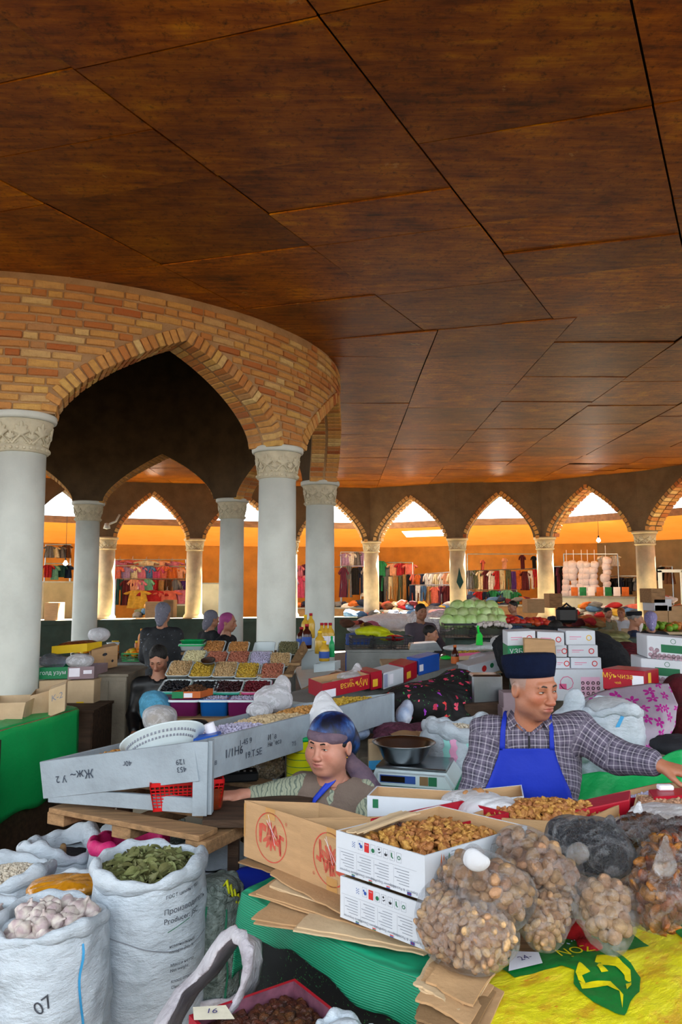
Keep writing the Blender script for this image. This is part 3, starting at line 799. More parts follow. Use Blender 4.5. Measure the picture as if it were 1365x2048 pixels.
# sacks
m, nt, p = newmat('woven_sack')
v = nt.coord('Object'); 
w1 = nt.n('ShaderNodeTexWave', Vector=v, Scale=110., Distortion=1.5, _bands_direction='Z').outputs[0]; w2 = nt.n('ShaderNodeTexWave', Vector=v, Scale=110., Distortion=1.5, _bands_direction='X').outputs[0]
g = nt.noise(v, 5, 6, .65)
nt.L.new(nt.ramp(g, [(.3, srgb('#9aa6b0')), (.55, srgb('#bcc6d0')), (.8, srgb('#a9b3bd'))]), p.inputs['Base Color']); p.inputs['Roughness'].default_value = .5
wr = nt.noise(nt.n('ShaderNodeMapping', Vector=v, Scale=(1, 1, 2.2)).outputs[0], 9, 7, .62)
b1 = nt.n('ShaderNodeBump', Strength=.15, Distance=.002, Height=nt.math('ADD', w1, w2)); b2 = nt.n('ShaderNodeBump', Strength=.7, Distance=.03, Height=wr, Normal=b1.outputs[0])
nt.L.new(b2.outputs[0], p.inputs['Normal'])
mat('sack_blue', '#3f9fd6', .5, .08, bump=.1); mat('sack_pink', '#d3246f', .6, .12, 20, .4, 30); mat('sack_print', '#4f5560', .6, .3, 60, bump=0)
mat('sack_teal', '#8fd0c9', .5, .05, bump=.1); mat('sack_rose', '#e09cc0', .5, .05, bump=.1)
mat('orange_film', '#d28a1a', .2, .2, 9, .5, 25, spec=.8)
class Sack:
    def __init__(s, label, c, r, ztop, zbot=0., bulge=.12, lean=(0, 0), seed=1, wr=1., rim=.035, m='woven_sack', content_drop=.03, rimm=None, oval=1., group=None, name='sack', lump=0., rimjit=.02, rzz=0., cat='sack'):
        s.c = Vector((c[0], c[1], 0)); s.r = r; s.zt = ztop; s.zb = zbot; s.bu = bulge; s.lean = lean; s.seed = seed; s.wr = wr; s.oval = oval; s.lump = lump; s.rj = rimjit; s.rz = rzz
        s.root = thing(name, label, cat, (c[0], c[1], zbot), 0, group); nu, nv = 72, 46
        V = []
        for j in range(nv+1):
            for i in range(nu): V.append((i/nu, j/nv))
        P = s.surf(np.array(V)[:, 0], np.array(V)[:, 1]); F = []
        for j in range(nv):
            for i in range(nu): F.append((j*nu+i, j*nu+(i+1) % nu, (j+1)*nu+(i+1) % nu, (j+1)*nu+i))
        F.append(tuple(range(nu))[::-1])
        mk('sack_body', P-np.array(s.root.location), F, MATS[m], s.root, True)
        # rolled rim
        V = []; nr = 16; T = P[nv*nu:(nv+1)*nu]; cc = T.mean(0)
        for k in range(nr+3):
            a = PI*1.0-(k/nr)*PI*1.45
            for i in range(nu):
                d = T[i]-cc; d[2] = 0; d /= np.linalg.norm(d); ri = rim*(1+.35*math.sin(i*.27+seed)+.2*math.sin(i*.9+seed*2)); 
                q = T[i]+d*(math.cos(a)*ri*.62+.0*ri)+np.array((0, 0, math.sin(a)*ri*.9)) if k <= nr else T[i]-d*ri*(.62+.1*(k-nr))+np.array((0, 0, -ri*(.6*(k-nr))))
                if k == 0: pass
                V.append(q)
        # inner skirt first so that the roll closes inward
        V = np.array(V); V = V.reshape(nr+3, nu, 3); inner = V[-2:]; roll = V[:-2]
        roll = roll[::1]; seq = np.concatenate([inner[::-1]*0+roll[:1]-np.array((0, 0, .0)), roll]) if False else roll
        down = roll[:1].copy(); dd = down-cc; dd[..., 2] = 0; down = down-dd*.06; down[..., 2] -= rim*1.6
        seq = np.concatenate([down, roll]); K = len(seq); seq = seq.reshape(-1, 3); seq += (tex3(seq, seed+3, 22, 2)*.006*wr)[:, None]*np.array((1, 1, 1))
        F = [(k*nu+i, k*nu+(i+1) % nu, (k+1)*nu+(i+1) % nu, (k+1)*nu+i) for k in range(K-1) for i in range(nu)]
        mk('rolled_rim', seq-np.array(s.root.location), F, MATS[rimm or m], s.root, True)
        s.top = Vector((s.c.x+lean[0], s.c.y+lean[1], ztop)); s.cd = content_drop
    def surf(s, u, v, off=0.):
        a = u*2*PI; h = s.zt-s.zb; r = s.r*(1+s.bu*np.sin(np.clip(v, 0, 1)*PI)**.7-.16*np.clip(.12-v, 0, 1)/.12-.03*np.clip(v-.85, 0, 1)/.15)
        P0 = np.stack([np.cos(a), np.sin(a), v*2.2], -1)
        n = tex3(P0*np.array((1, 1, 1.6)), s.seed, 2.2, 3)*.045*s.wr + tex3(P0*np.array((1, 1, 3.2)), s.seed+7, 3.5, 2)*.028*s.wr
        if s.lump: n = n+s.lump*np.maximum(0, np.sin(v*36+1.5*np.sin(a*5)))*np.maximum(0, np.sin(a*9+v*8))*.05
        r = r*(1+n)+off; x = r*np.cos(a); y = r*np.sin(a)*s.oval
        cz, sz = math.cos(s.rz), math.sin(s.rz); x, y = x*cz-y*sz, x*sz+y*cz
        z = s.zb+v*h+np.where(v > .75, (v-.75)/.25, 0)*s.rj*np.sin(a*2+s.seed)
        return np.stack([s.c.x+x+s.lean[0]*v, s.c.y+y+s.lean[1]*v, z], -1)
    def wrap(s, me_or_pts, u0, v0, m, name='print', rot=0., F=None):
        """flat print wrapped on the sack; metres to angle and height"""
        if F is None: Vv = np.array([tuple(v.co)[:2] for v in me_or_pts.vertices]); F = [tuple(p.vertices) for p in me_or_pts.polygons]
        else: Vv = np.array(me_or_pts, float)
        c, sn = math.cos(rot), math.sin(rot); x = Vv[:, 0]*c-Vv[:, 1]*sn; y = Vv[:, 0]*sn+Vv[:, 1]*c
        P = s.surf(u0+x/(2*PI*s.r), v0+y/(s.zt-s.zb), .003); return mk(name, P-np.array(s.root.location), F, MATS[m], s.root, True)
    def text(s, t, u, v, size, m='sack_print', rot=0.): return s.wrap(text_mesh(t, size, 'LEFT'), u, v, m, 'lettering', rot)
    def stripe(s, u, v0, v1, w, m, wob=0.004):
        n = 40; P = [(math.sin(i*.5)*wob+k*w, (i/n)*(v1-v0)*(s.zt-s.zb)) for i in range(n+1) for k in (0, 1)]; return s.wrap(P, u, v0, m, 'stripe', F=[(2*i, 2*i+1, 2*i+3, 2*i+2) for i in range(n)])
    def fill(s, m, h=.04, drop=None, name='sack_filling', rough=.004):
        d = s.cd if drop is None else drop; c = s.top-Vector((0, 0, d))
        o = mound(name, c-s.root.location, Vector((s.r*.93, 0, 0)), Vector((0, s.r*.93*s.oval, 0)), h, m, s.root, 16, 'disc', rough, seed=s.seed); o['kind'] = 'stuff'; return o
def cup(x): # camera facing angle as u for a sack centred at x (vector)
    a = math.atan2(-x[1], -x[0]); return (a/(2*PI)) % 1

# clear plastic film
def film(name, tint='#f4f5f7', haze=.17, bumpk=1., base=.03, sc=7, col=None):
    m, nt, p = newmat(name); nt.N.remove(p); out = nt.N['Material Output']
    v = nt.coord('Object', (1, 1, 1)); w = nt.noise(nt.n('ShaderNodeMapping', Vector=v, Rotation=(.5, .8, .3), Scale=(1, 3.5, 1)).outputs[0], sc, 8, .7)
    rid = nt.math('ABSOLUTE', nt.math('SUBTRACT', w, .5)); bp = nt.n('ShaderNodeBump', Strength=bumpk, Distance=.06, Height=w)
    tr = nt.n('ShaderNodeBsdfTransparent', Color=(*srgb(tint), 1)); gl = nt.n('ShaderNodeBsdfGlossy', Color=(1, 1, 1, 1), Roughness=.08, Normal=bp.outputs[0])
    df = nt.n('ShaderNodeBsdfDiffuse', Color=(*srgb(col or '#f2f4fa'), 1)); tl = nt.n('ShaderNodeBsdfTranslucent', Color=(*srgb(col or '#f2f4fa'), 1)); dd = nt.n('ShaderNodeMixShader', i0=.4, i1=df.outputs[0], i2=tl.outputs[0])
    fr = nt.n('ShaderNodeLayerWeight', Blend=.25, Normal=bp.outputs[0]).outputs['Fresnel']
    a = nt.n('ShaderNodeMixShader', i0=nt.math('MULTIPLY_ADD', nt.n('ShaderNodeMapRange', i0=rid, i1=.05, i2=.0).outputs[0], haze, base), i1=tr.outputs[0], i2=dd.outputs[0])
    b = nt.n('ShaderNodeMixShader', i0=nt.math('MULTIPLY_ADD', nt.math('POWER', fr, 1.6), .48, .02), i1=a.outputs[0], i2=gl.outputs[0]); nt.L.new(b.outputs[0], out.inputs[0])
    return m
film('clear_film'); film('cloudy_film', haze=.35, base=.5, bumpk=.7); film('milk_film', haze=.2, base=.82, bumpk=.6, sc=5); film('clear_film_dark', tint='#b9c0cc', haze=.12, base=.04)
film('blue_film', tint='#8fd0ee', haze=.3, base=.6, col='#6cc4ea')
class Bag:
    """see-through bag: blob of ellipsoids (centre, radii) plus a gathered top"""
    def __init__(s, label, blobs, m='clear_film', ears=(), k=.05, seed=0, h=.006, group=None, cat='bag', wr=.006, name='plastic_bag'):
        s.bl = [(Vector(c), (r if hasattr(r, '__len__') else (r,)*3)) for c, r in blobs]
        base = s.bl[0][0]; lo = [min(c[i]-max(r) for c, r in s.bl) for i in range(3)]; hi = [max(c[i]+max(r) for c, r in s.bl) for i in range(3)]
        for e in ears:
            for q in (e[0], e[1]):
                for i in range(3): lo[i] = min(lo[i], q[i]-.06); hi[i] = max(hi[i], q[i]+.06)
        sd = SDF(lo, hi, h)
        for c, r in s.bl: sd.ell(c, r, k=k)
        for a, b, ra, rb, fl in ears: sd.cap(a, b, ra, rb, k=.03, flat=fl)
        V, F = sd.mesh(); zmin = min(c.z-r[2] for c, r in s.bl); n = tex3(V*np.array((1, 2.2, .8)), seed, 22, 3); cc = V.mean(0); d = V-cc; d /= np.linalg.norm(d, axis=1)[:, None]
        V = V+d*(n*wr)[:, None]; s.root = thing(name, label, cat, (base.x, base.y, zmin), 0, group)
        mk('film', V-np.array(s.root.location), F, MATS[m], s.root, True)
    def inside(s, p, sh): return any(sum(((p[i]-c[i])/max(r[i]-sh, .004))**2 for i in range(3)) < 1 for c, r in s.bl)
    def pack(s, meshes, size, n, name, label, cat, group, core=None, seed=0, flat=3.1, sc=(.9, 1.15)):
        r = random.Random(seed); pts = []; tries = 0; V0 = Vector((0, 0, CAMZ))
        while len(pts) < n and tries < 30000:
            tries += 1; c, rr = r.choice(s.bl); d = Vector((r.gauss(0, 1), r.gauss(0, 1), r.gauss(0, 1))).normalized()
            if d.dot((V0-c).normalized()) < -.25: continue
            k = 1-size*.72/min(rr); k = max(.3, k-r.random()*.12); p = c+Vector([d[i]*rr[i]*k for i in range(3)])
            if not s.inside(p, size*.55): continue
            q = [cc for cc in s.bl if cc[0] is not c and sum(((p[i]-cc[0][i])/max(cc[1][i]-size*2.4, .004))**2 for i in range(3)) < 1]
            if q: continue
            if any((p-x).length < size*1.55 for x in pts): continue
            pts.append(p)
        random.seed(seed+5); spread(pts, meshes, name, label, cat, group, sc, flat)
        if core:
            lo = [min(c[i]-max(r) for c, r in s.bl) for i in range(3)]; hi = [max(c[i]+max(r) for c, r in s.bl) for i in range(3)]; sd = SDF(lo, hi, .01)
            for c, rr in s.bl: sd.ell(c, [max(.006, x-size*1.3) for x in rr], k=.03)
            V, F = sd.mesh(); V = V+(tex3(V, seed, 90, 2)*.004)[:, None]
            o = mk('inner_contents', V-np.array(s.root.location), F, MATS[core], s.root, True); o['kind'] = 'stuff'

# cloth hanging over a table edge
def drape(name, label, path, inset, drops, m, cat='cloth', folds=26., amp=.02, seed=0, th=.0, group=None, skirt=False, uvs=1., zoff=.004, flare=.05):
    """path: list of points along the table edge; inset: list of points inside; drops: drop length along the path"""
    n = len(path)-1; NS = 30*n; NT = 22; V = []; UV = []; acc = 0; prev = None
    for i in range(NS+1):
        t = i/NS*n; k = min(int(t), n-1); f = t-k; P = Vector(path[k]).lerp(Vector(path[k+1]), f); I = Vector(inset[k]).lerp(Vector(inset[k+1]), f); dr = drops[k]*(1-f)+drops[k+1]*f
        if prev is not None: acc += (P-prev).length
        prev = P; out = (P-I); out.z = 0; out.normalize(); dr *= 1+.12*math.sin(acc*folds*.7+seed)+.06*math.sin(acc*folds*2.1)
        for j in range(NT+1):
            s = j/NT
            if s < .3 and not skirt: q = I.lerp(P, s/.3)+Vector((0, 0, zoff)); sp = 0
            else:
                sp = (s-.3)/.7 if not skirt else s; w = math.sin(acc*folds+seed+math.sin(acc*9)*1.3)
                q = P+out*(.006+amp*(w*.6+.6)*min(1, sp*2.5)+flare*sp*.4)+Vector((0, 0, zoff*(1-min(1, sp*6))-dr*sp))
            V.append(tuple(q)); UV.append((acc*uvs, s*(.3+dr)*uvs))
    F = [(i*(NT+1)+j, (i+1)*(NT+1)+j, (i+1)*(NT+1)+j+1, i*(NT+1)+j+1) for i in range(NS) for j in range(NT)]
    V = np.array(V); V[:, 2] += tex3(V, seed, 14, 2)*.004
    c = Vector(path[0]); o = mk(name, V-np.array(c), F, MATS[m], None, True, uv=UV); o.location = c
    so = o.modifiers.new('thickness', 'SOLIDIFY'); so.thickness = .003
    return tag(o, label, cat, group)
def flatcloth(name, label, quad, m, cat='cloth', n=24, amp=.006, seed=0, fr=12, group=None, parent=None, edge=0.):
    a, b, c, d = [Vector(q) for q in quad]; V = []; UV = []
    for i in range(n+1):
        for j in range(n+1):
            u, v = i/n, j/n; uu = u+edge*math.sin(v*13+seed)*(u-.5); q = a.lerp(b, uu).lerp(d.lerp(c, uu), v+edge*math.sin(u*11+seed)*(v-.5)); V.append(tuple(q)); UV.append((u, v))
    V = np.array(V); V[:, 2] += np.abs(tex3(V, seed, fr, 3))*amp
    F = [(i*(n+1)+j, (i+1)*(n+1)+j, (i+1)*(n+1)+j+1, i*(n+1)+j+1) for i in range(n) for j in range(n)]
    o = mk(name, V-np.array(a), F, MATS[m], parent, True, uv=UV); o.location = a
    so = o.modifiers.new('thickness', 'SOLIDIFY'); so.thickness = .002
    return tag(o, label, cat, group)
def flatboard(label, pts, z, m='cardboard', th=.012, group='flattened cardboard boxes stacked on the table edge', bow=.02, seed=0, name='flattened_carton'):
    """folded-flat carton: two plies with a rounded fold, gently bowed"""
    c = sum((Vector(p) for p in pts), Vector())/len(pts); r = random.Random(seed); root = thing(name, label, 'cardboard', (c.x, c.y, z), 0, group)
    a, b, d, e = [Vector((p[0]-c.x, p[1]-c.y, 0)) for p in pts]; n = 10
    for ply in (0, 1):
        V = []; F = []; off = Vector((r.uniform(-.02, .02), r.uniform(-.02, .02), 0))*ply
        for i in range(n+1):
            for j in range(n+1):
                q = a.lerp(b, i/n).lerp(e.lerp(d, i/n), j/n)+off; w = bow*(math.sin(i/n*PI+seed)*.5+math.sin(j/n*5+seed*2)*.3)+ply*th*.5
                if j == 0 or i == 0: q += Vector((r.uniform(-.004, .004), r.uniform(-.004, .004), 0))
                V.append((q.x, q.y, w+.0))
        k = len(V); V += [(x, y, z_+th*.42) for x, y, z_ in V]
        for i in range(n):
            for j in range(n): q = i*(n+1)+j; F += [(q, q+1, q+n+2, q+n+1), (q+k, q+n+1+k, q+n+2+k, q+1+k)]
        rim = [i*(n+1) for i in range(n+1)]+[n*(n+1)+j for j in range(1, n+1)]+[i*(n+1)+n for i in range(n-1, -1, -1)]+[j for j in range(n-1, 0, -1)]
        for q in range(len(rim)): i, j = rim[q], rim[(q+1) % len(rim)]; F.append((i, j, j+k, i+k))
        mk('board_ply', V, F, MATS[m], root)
    return root
# ================================================================== near stall on the right: table, boxes, bags
TZ = .86
m, nt, p = newmat('net_green'); v = nt.coord('Object'); w1 = nt.n('ShaderNodeTexWave', Vector=v, Scale=55., _bands_direction='Z').outputs[0]
nt.L.new(nt.mix(w1, srgb('#0a6b4c'), srgb('#12946c')), p.inputs['Base Color']); p.inputs['Roughness'].default_value = .55
nt.L.new(nt.n('ShaderNodeBump', Strength=.4, Distance=.004, Height=w1).outputs[0], p.inputs['Normal'])
def floral(name, ground, cols, scale=16., thr=.32, stretch=(1, 1, 1), leaf='#2f7a3a', kind='Object'):
    m, nt, p = newmat(name); v = nt.coord(kind, stretch); nz = nt.noise(v, scale*1.2, 2, .5, 1)
    vv = nt.n('ShaderNodeVectorMath', _operation='MULTIPLY_ADD', i0=nz, i1=(.05, .05, .05), i2=v).outputs[0]
    vo = nt.n('ShaderNodeTexVoronoi', Vector=vv, Scale=scale, Randomness=.9); vc = nt.n('ShaderNodeSeparateColor', i0=vo.outputs['Color'])
    v2 = nt.n('ShaderNodeTexVoronoi', Vector=vv, Scale=scale*2.7)
    c = nt.ramp(vc.outputs[0], [(i/len(cols), srgb(q)) for i, q in enumerate(cols)], 'CONSTANT')
    a = nt.math('LESS_THAN', nt.math('ADD', vo.outputs['Distance'], nt.math('MULTIPLY', v2.outputs['Distance'], .35)), thr+.1)
    lf = nt.math('MULTIPLY', nt.math('LESS_THAN', v2.outputs['Distance'], .22), nt.math('GREATER_THAN', vc.outputs[1], .55))
    out = nt.mix(lf, srgb(ground), srgb(leaf)); out = nt.mix(nt.math('MULTIPLY', a, nt.math('GREATER_THAN', vc.outputs[2], .25)), out, c)
    nt.L.new(out, p.inputs['Base Color']); p.inputs['Roughness'].default_value = .75; return m
floral('black_floral', '#08080b', ['#e03a3a', '#d8347c', '#a53ac2', '#e8506a', '#c42f50'], 19., .36, (1, 1, .8))
floral('dark_leafy', '#070a0b', ['#1e4c34', '#2f6a48', '#16382c'], 34., .22)
E_A = gp(488, 1785, TZ); E_M = gp(600, 1848, TZ); E_B = gp(765, 1930, TZ); E_C = gp(985, 2000, TZ)
tab = thing('market_table', 'wooden stall table under green net cloth and boxes, right foreground', 'table', (.6, 2.4, 0))
PL = [(E_A.x+.04, E_A.y+.02), (E_B.x+.03, E_B.y+.05), (.45, 1.62), (1.6, 1.45), (1.75, 2.3), (1.55, 2.95), (.35, 2.78), (-.1, 2.86)]
V = [(x-.6, y-2.4, TZ) for x, y in PL]+[(x-.6, y-2.4, TZ-.03) for x, y in PL]; n = len(PL)
mk('table_top', V, [tuple(range(n)), tuple(range(2*n-1, n-1, -1))]+[(i, i+n, (i+1) % n+n, (i+1) % n) for i in range(n)], MATS['raw_wood'], tab)
for x, y in ((-.2, 2.68), (.3, 2.0), (1.5, 1.6), (1.45, 2.8)): MB().box((x-.6-.03, y-2.4-.03, 0), (x-.6+.03, y-2.4+.03, TZ-.03)).make('leg', MATS['raw_wood'], tab)
path = [E_A, E_M, E_B, E_C]; ins = [q+Vector((.16, .2, 0)) for q in path]
drape('net_cloth', 'green net cloth hanging in folds from the edge of the right table', path, ins, [.10, .07, .10, .10], 'net_green', folds=17, amp=.016, zoff=.006)
pk = [q+Vector((.03, .03, -.04)) for q in path]; drape('table_skirt', 'dark leafy patterned cloth hanging below the green net', pk, [q+Vector((.1, .1, 0)) for q in pk], [.78]*4, 'dark_leafy', folds=22, amp=.02, skirt=True, seed=3, flare=.02)
# corner flap of net at the left end
drape('net_cloth', 'torn green net end hanging at the left table corner', [E_A+Vector((.12, .16, 0)), E_A+Vector((0, 0, .002))], [E_A+Vector((.25, .05, 0)), E_A+Vector((.12, 0, 0))], [.16, .26], 'net_green', folds=30, amp=.02, seed=5, group='green net cloths')
# flattened cartons, stacked
def gpts(pxs, z): return [gp(a, b, z) for a, b in pxs]
fb = [([(520, 1862), (850, 1922), (1000, 1850), (640, 1760)], .872, 'cardboard'), ([(585, 1880), (850, 1925), (960, 1860), (660, 1800)], .886, 'cardboard_pale'),
      ([(500, 1805), (815, 1898), (860, 1840), (580, 1760)], .896, 'cardboard'), ([(540, 1790), (770, 1862), (850, 1800), (600, 1740)], .906, 'cardboard_pale'),
      ([(548, 1765), (690, 1848), (760, 1800), (600, 1725)], .918, 'cardboard'), ([(487, 1738), (640, 1790), (700, 1750), (560, 1700)], .912, 'cardboard_dark')]
fb = [([(x-(12 if k == 0 else 0), y-14) for x, y in q], z, mm) for k, (q, z, mm) in enumerate(fb)]
lb = ['lowest flattened carton of the stack along the green table edge', 'wide pale flattened carton, second from the bottom of the left stack', 'flattened carton jutting left over the green net', 'pale flattened carton with folded end under the red logo boxes', 'topmost folded flattened carton below the white printed box', 'small dark flattened carton at the left end of the table']
for k, (q, z, mm) in enumerate(fb): flatboard(lb[k], gpts(q, z), z, mm, seed=k, bow=.006, th=.011)['group'] = 'flattened cartons along the table edge'
lb = ['lowest flattened carton hanging at the table corner by yellow sack', 'second lowest sagging flattened carton at the table corner', 'bent flattened carton in the middle of the corner stack', 'flattened carton with curled end in corner stack', 'top flattened carton with green print in corner stack, below almond bag']
for k in range(5):
    z = .863+k*.011; q = [(828+3*k, 2052-22*k), (945-4*k, 2110-26*k), (1000-6*k, 2000-14*k), (885-3*k, 1935-3*k)]
    flatboard(lb[k], gpts(q, z), z, ['cardboard', 'cardboard_dark', 'cardboard', 'cardboard_pale', 'cardboard'][k], seed=k+11, bow=.012, th=.013)['group'] = 'flattened cartons at the table corner'

# brown boxes with the red round logo
def logo_box(label, a, b, H, D, flip, z):
    c = Carton('cardboard_box', label, gp(*a, z), gp(*b, z), D, H, 'cardboard', group='brown boxes with red round logo')
    cx, cy, r = c.L*.5, H*.5, H*.43; sx = 1.
    c.polys('f', ringq(cx, cy, r*.95, r*1.0), 'print_logo_red', 'printed_ring')
    def T(P): return [(cx+(x*sx if not flip else -x*sx)*r, cy+(y if not flip else -y)*r) for x, y in P]
    L = []
    L += [[(-.78, .42), (-.52, .48), (-.62, -.35), (-.76, -.30)], [(-.55, .48), (-.28, .40), (-.32, .15), (-.52, .18)]]                                        # P
    L += [[(-.30, -.02), (-.18, .02), (-.08, .55), (-.16, .60)], [(-.10, .60), (0, .55), (.10, .02), (-.02, .02)], [(-.28, .05), (.08, .10), (.08, .22), (-.24, .16)]]   # A
    L += [[(.06, .0), (.18, .02), (.28, .48), (.18, .50)], [(.22, .50), (.32, .48), (.50, -.08), (.38, -.10)], [(.12, .08), (.44, .04), (.42, .16), (.14, .2)]]      # A
    L += [[(.44, .0), (.56, .1), (.66, -.62), (.54, -.6)], [(.56, .22), (.82, .16), (.80, 0), (.58, .06)], [(.5, .22), (.62, .2), (.66, -.5), (.6, -.6)]]            # I
    for k in range(5):                                    # leafy rosette hanging below the letters
        a = -PI/2+(k-2)*.52; ca, sa = math.cos(a), math.sin(a); P = []
        for t in np.linspace(0, 2*PI, 12, endpoint=False): u, w = .30+.30*math.cos(t), .085*math.sin(t); P.append((u*ca-w*sa, .05+u*sa+w*ca))
        L.append(P)
    for k in range(3):
        a = PI/2+(k-1)*.5; ca, sa = math.cos(a), math.sin(a); P = []
        for t in np.linspace(0, 2*PI, 12, endpoint=False): u, w = .33+.25*math.cos(t), .06*math.sin(t); P.append((u*ca-w*sa, .05+u*sa+w*ca))
        L.append(P)
    mb_ = [T(P) for P in L]
    c.polys('f', mb_, 'print_logo_red', 'printed_emblem')
    c.polys('f', ringq(cx+(.95 if not flip else -.95)*r, cy+(.72 if not flip else -.72)*r, .05*r, .065*r, 12), 'print_logo_red', 'registered_mark'); c.text('f', 'R', cx+(.95 if not flip else -.95)*r, cy+(.72 if not flip else -.72)*r, .007, 'print_logo_red', PI if flip else 0)
    mat('parcel_tape', '#b98a50', .35, .05, 9, .1, spec=.6)
    [c.quads('f', [q], 'parcel_tape', 'tape') for q in ([(c.L*.40, H*.80, c.L*.17, H*.2), (0, H*.35, c.L*.03, H*.6)] if not flip else [(c.L*.44, H*.0, c.L*.17, H*.22), (c.L*.44, H*.86, c.L*.17, H*.14)])]
    for k in range(5):
        a = random.uniform(-.5, .5); mb = MB().tube([c.M @ c.face('f') @ Vector((cx+random.uniform(-.3, .1)*r, H*random.uniform(.75, .9), .002)), c.M @ c.face('f') @ Vector((cx+random.uniform(.1, .95)*r, H*random.uniform(.3, .6), .002))], .0006, 4)
        if k < 2: mb.make('string', MATS['paper'], c.root)
    return c
zt = 1.112
D1 = gp(650, 1601, zt)-gp(502, 1596, zt)
bxa = logo_box('left brown box with red round logo, open top', (488, 1712), (601, 1757), .187, D1, False, .925)
D2 = Vector((.30, .06, 0))
bxb = logo_box('right brown box with upside-down red round logo, behind white boxes', (601, 1757), (728, 1812), .187, D1*1.05+Vector((0, .05, 0)), True, .925)
for bx, q in ((bxa, 0), (bxb, 1)):
    lo = bx.pt(.5, .5, .35); d = bx.M @ Vector((.4*bx.L, 0, 0)); e = bx.M @ Vector((0, .42*bx.W, 0))
    if q: 
        mat('dried_red', '#6d2f3a', .4, .35, 30, .5, 60, col2='#3c1420', rnd=.5)
        c = bx.pt(.62, .6, 1.0)
        b = Bag('clear bag of dark red dried berries lying in right logo box', [(c+Vector((0, 0, -.02)), (.12, .09, .045))], k=.03, h=.006, wr=.004)
        b.pack([deform(2, f_round((.010, .008, .008), 40, .3), 'dried_red')], .012, 150, 'dried_berry', 'dark red dried berry in the bag inside the logo box', 'dried fruit', 'dried berries in the logo box bag', core='dried_red', seed=4)

# white printed cartons
def export_box(label, a, b, H, D, z, content=False, top=None):
    c = Carton('fruit_carton', label, a, b, D, H, 'white_card', inner='cardboard', th=.005, group='two stacked white printed fruit cartons'); L = c.L
    u0 = L*.20; w = .0165; y = H*.72
    xs_ = [u0+i*(w+.006) for i in range(8)]
    for i, x in enumerate(xs_):
        yy = y-(i*.0004); 
        if i == 0: c.quads('f', [(x+.004*k, yy+.003*j, .003, .002) for k in range(3) for j in range(5) if (k+j) % 2 == 0], 'print_blue', 'printed_code')
        elif i == 2: c.quads('f', [(x, yy-.003, w, .025)], 'print_red', 'printed_square'); c.text('f', 'KAHL', x+w/2, yy+.017, .0045, 'white_card', PI)
        else:
            e = .0006; c.quads('f', [(x, yy-.002, w, e), (x, yy+.022, w, e), (x, yy-.002, e, .024), (x+w-e, yy-.002, e, .024)], 'print_grey', 'icon_frame')
            cx_, cy_ = x+w/2, yy+.010
            if i == 1: c.polys('f', [circle(cx_+.002, cy_-.002, .005, 10), circle(cx_-.003, cy_+.004, .003, 8)], 'print_blue', 'icon')
            if i == 3: c.polys('f', [circle(cx_, cy_-.003, .0058, 14)], 'print_green', 'icon')
            if i == 4: c.polys('f', [circle(cx_-.001, cy_+.006, .003, 8), [(cx_-.005, cy_-.001), (cx_-.001, cy_-.005), (cx_+.006, cy_), (cx_+.004, cy_+.001), (cx_-.001, cy_-.002)]], 'print_black', 'icon')
            if i == 5: c.polys('f', [[(cx_-.006, cy_), (cx_+.006, cy_), (cx_+.003, cy_-.006), (cx_-.003, cy_-.006)], [(cx_-.001, cy_), (cx_, cy_+.007), (cx_+.001, cy_)]], 'print_black', 'icon')
            if i == 6: c.polys('f', [[(cx_-.004, cy_+.008), (cx_-.001, cy_+.008), (cx_, cy_-.002), (cx_+.004, cy_-.005), (cx_+.002, cy_-.007), (cx_-.004, cy_-.003)]], 'print_green', 'icon')
            if i == 7: c.polys('f', ringq(cx_, cy_, .0035, .0058, 6)[::1], 'print_green', 'icon')
    lines = []; cols_ = [(L*.06, .60), (L*.26, .60), (L*.46, .60), (L*.68, .60)]
    txt = ['Russia Importer', 'Produsen Deutsch', 'Hannover Export by', 'Exporter & Packed by']
    for j, (x, yy) in enumerate(cols_):
        ww = L*.19
        for k in range(6): lines.append((x+ww*(.02+.12*((k*7+j) % 3)), H*(.52-k*.065), ww*(.82-.12*((k*7+j) % 3)), H*.014))
        c.quads('f', [(x-L*.008, H*.08, .0005, H*.48)], 'print_grey', 'rule'); c.text('f', txt[j], x+ww*.52, H*.10, .0105, 'print_grey', PI)
        fl = [('print_green', 'white_card', 'print_blue'), ('print_red', 'white_card', 'print_green'), ('print_red', 'white_card', 'print_blue'), None][j]
        if fl: c.quads('f', [(x+ww*.7, H*.035, .012, .0025)], fl[0], 'flag_stripe'); c.quads('f', [(x+ww*.7, H*.005, .012, .0025)], fl[2], 'flag_stripe')
        else:
            fx, fy = x+ww*.72, H*.01; c.quads('f', [(fx, fy, .014, .008)], 'print_blue', 'flag'); c.quads('f', [(fx, fy+.003, .014, .002), (fx+.006, fy, .002, .008)], 'print_red', 'flag_cross')
    c.quads('f', lines, 'print_grey', 'printed_lines'); c.quads('f', [(L*.02, H*.6, L*.9, .0005)], 'print_grey', 'rule')
    for k in range(3): c.quads('r', [(c.W*(.62+.0*k), H*(.80-.26*k), c.W*(.3-.07*k), .0022)], 'print_grey', 'printed_lines')
    return c
c0 = gp(857, 1903, .92); pL = gp(681, 1834, .92); DR_ = gp(1045, 1652, 1.15)-gp(840, 1712, 1.15)
xb = export_box('lower white printed fruit carton of the stack, edge on table', pL, c0, .112, DR_, .92)
up = Vector((0, 0, .122)); xt = export_box('upper white printed fruit carton holding walnut kernels', pL+up+Vector((-.012, .01, .0)), c0+up+Vector((-.006, .004, 0)), .112, DR_, 1.04)
xt.text('r', 'feeds your health', xt.W*.78, .085, .012, 'print_grey', PI)
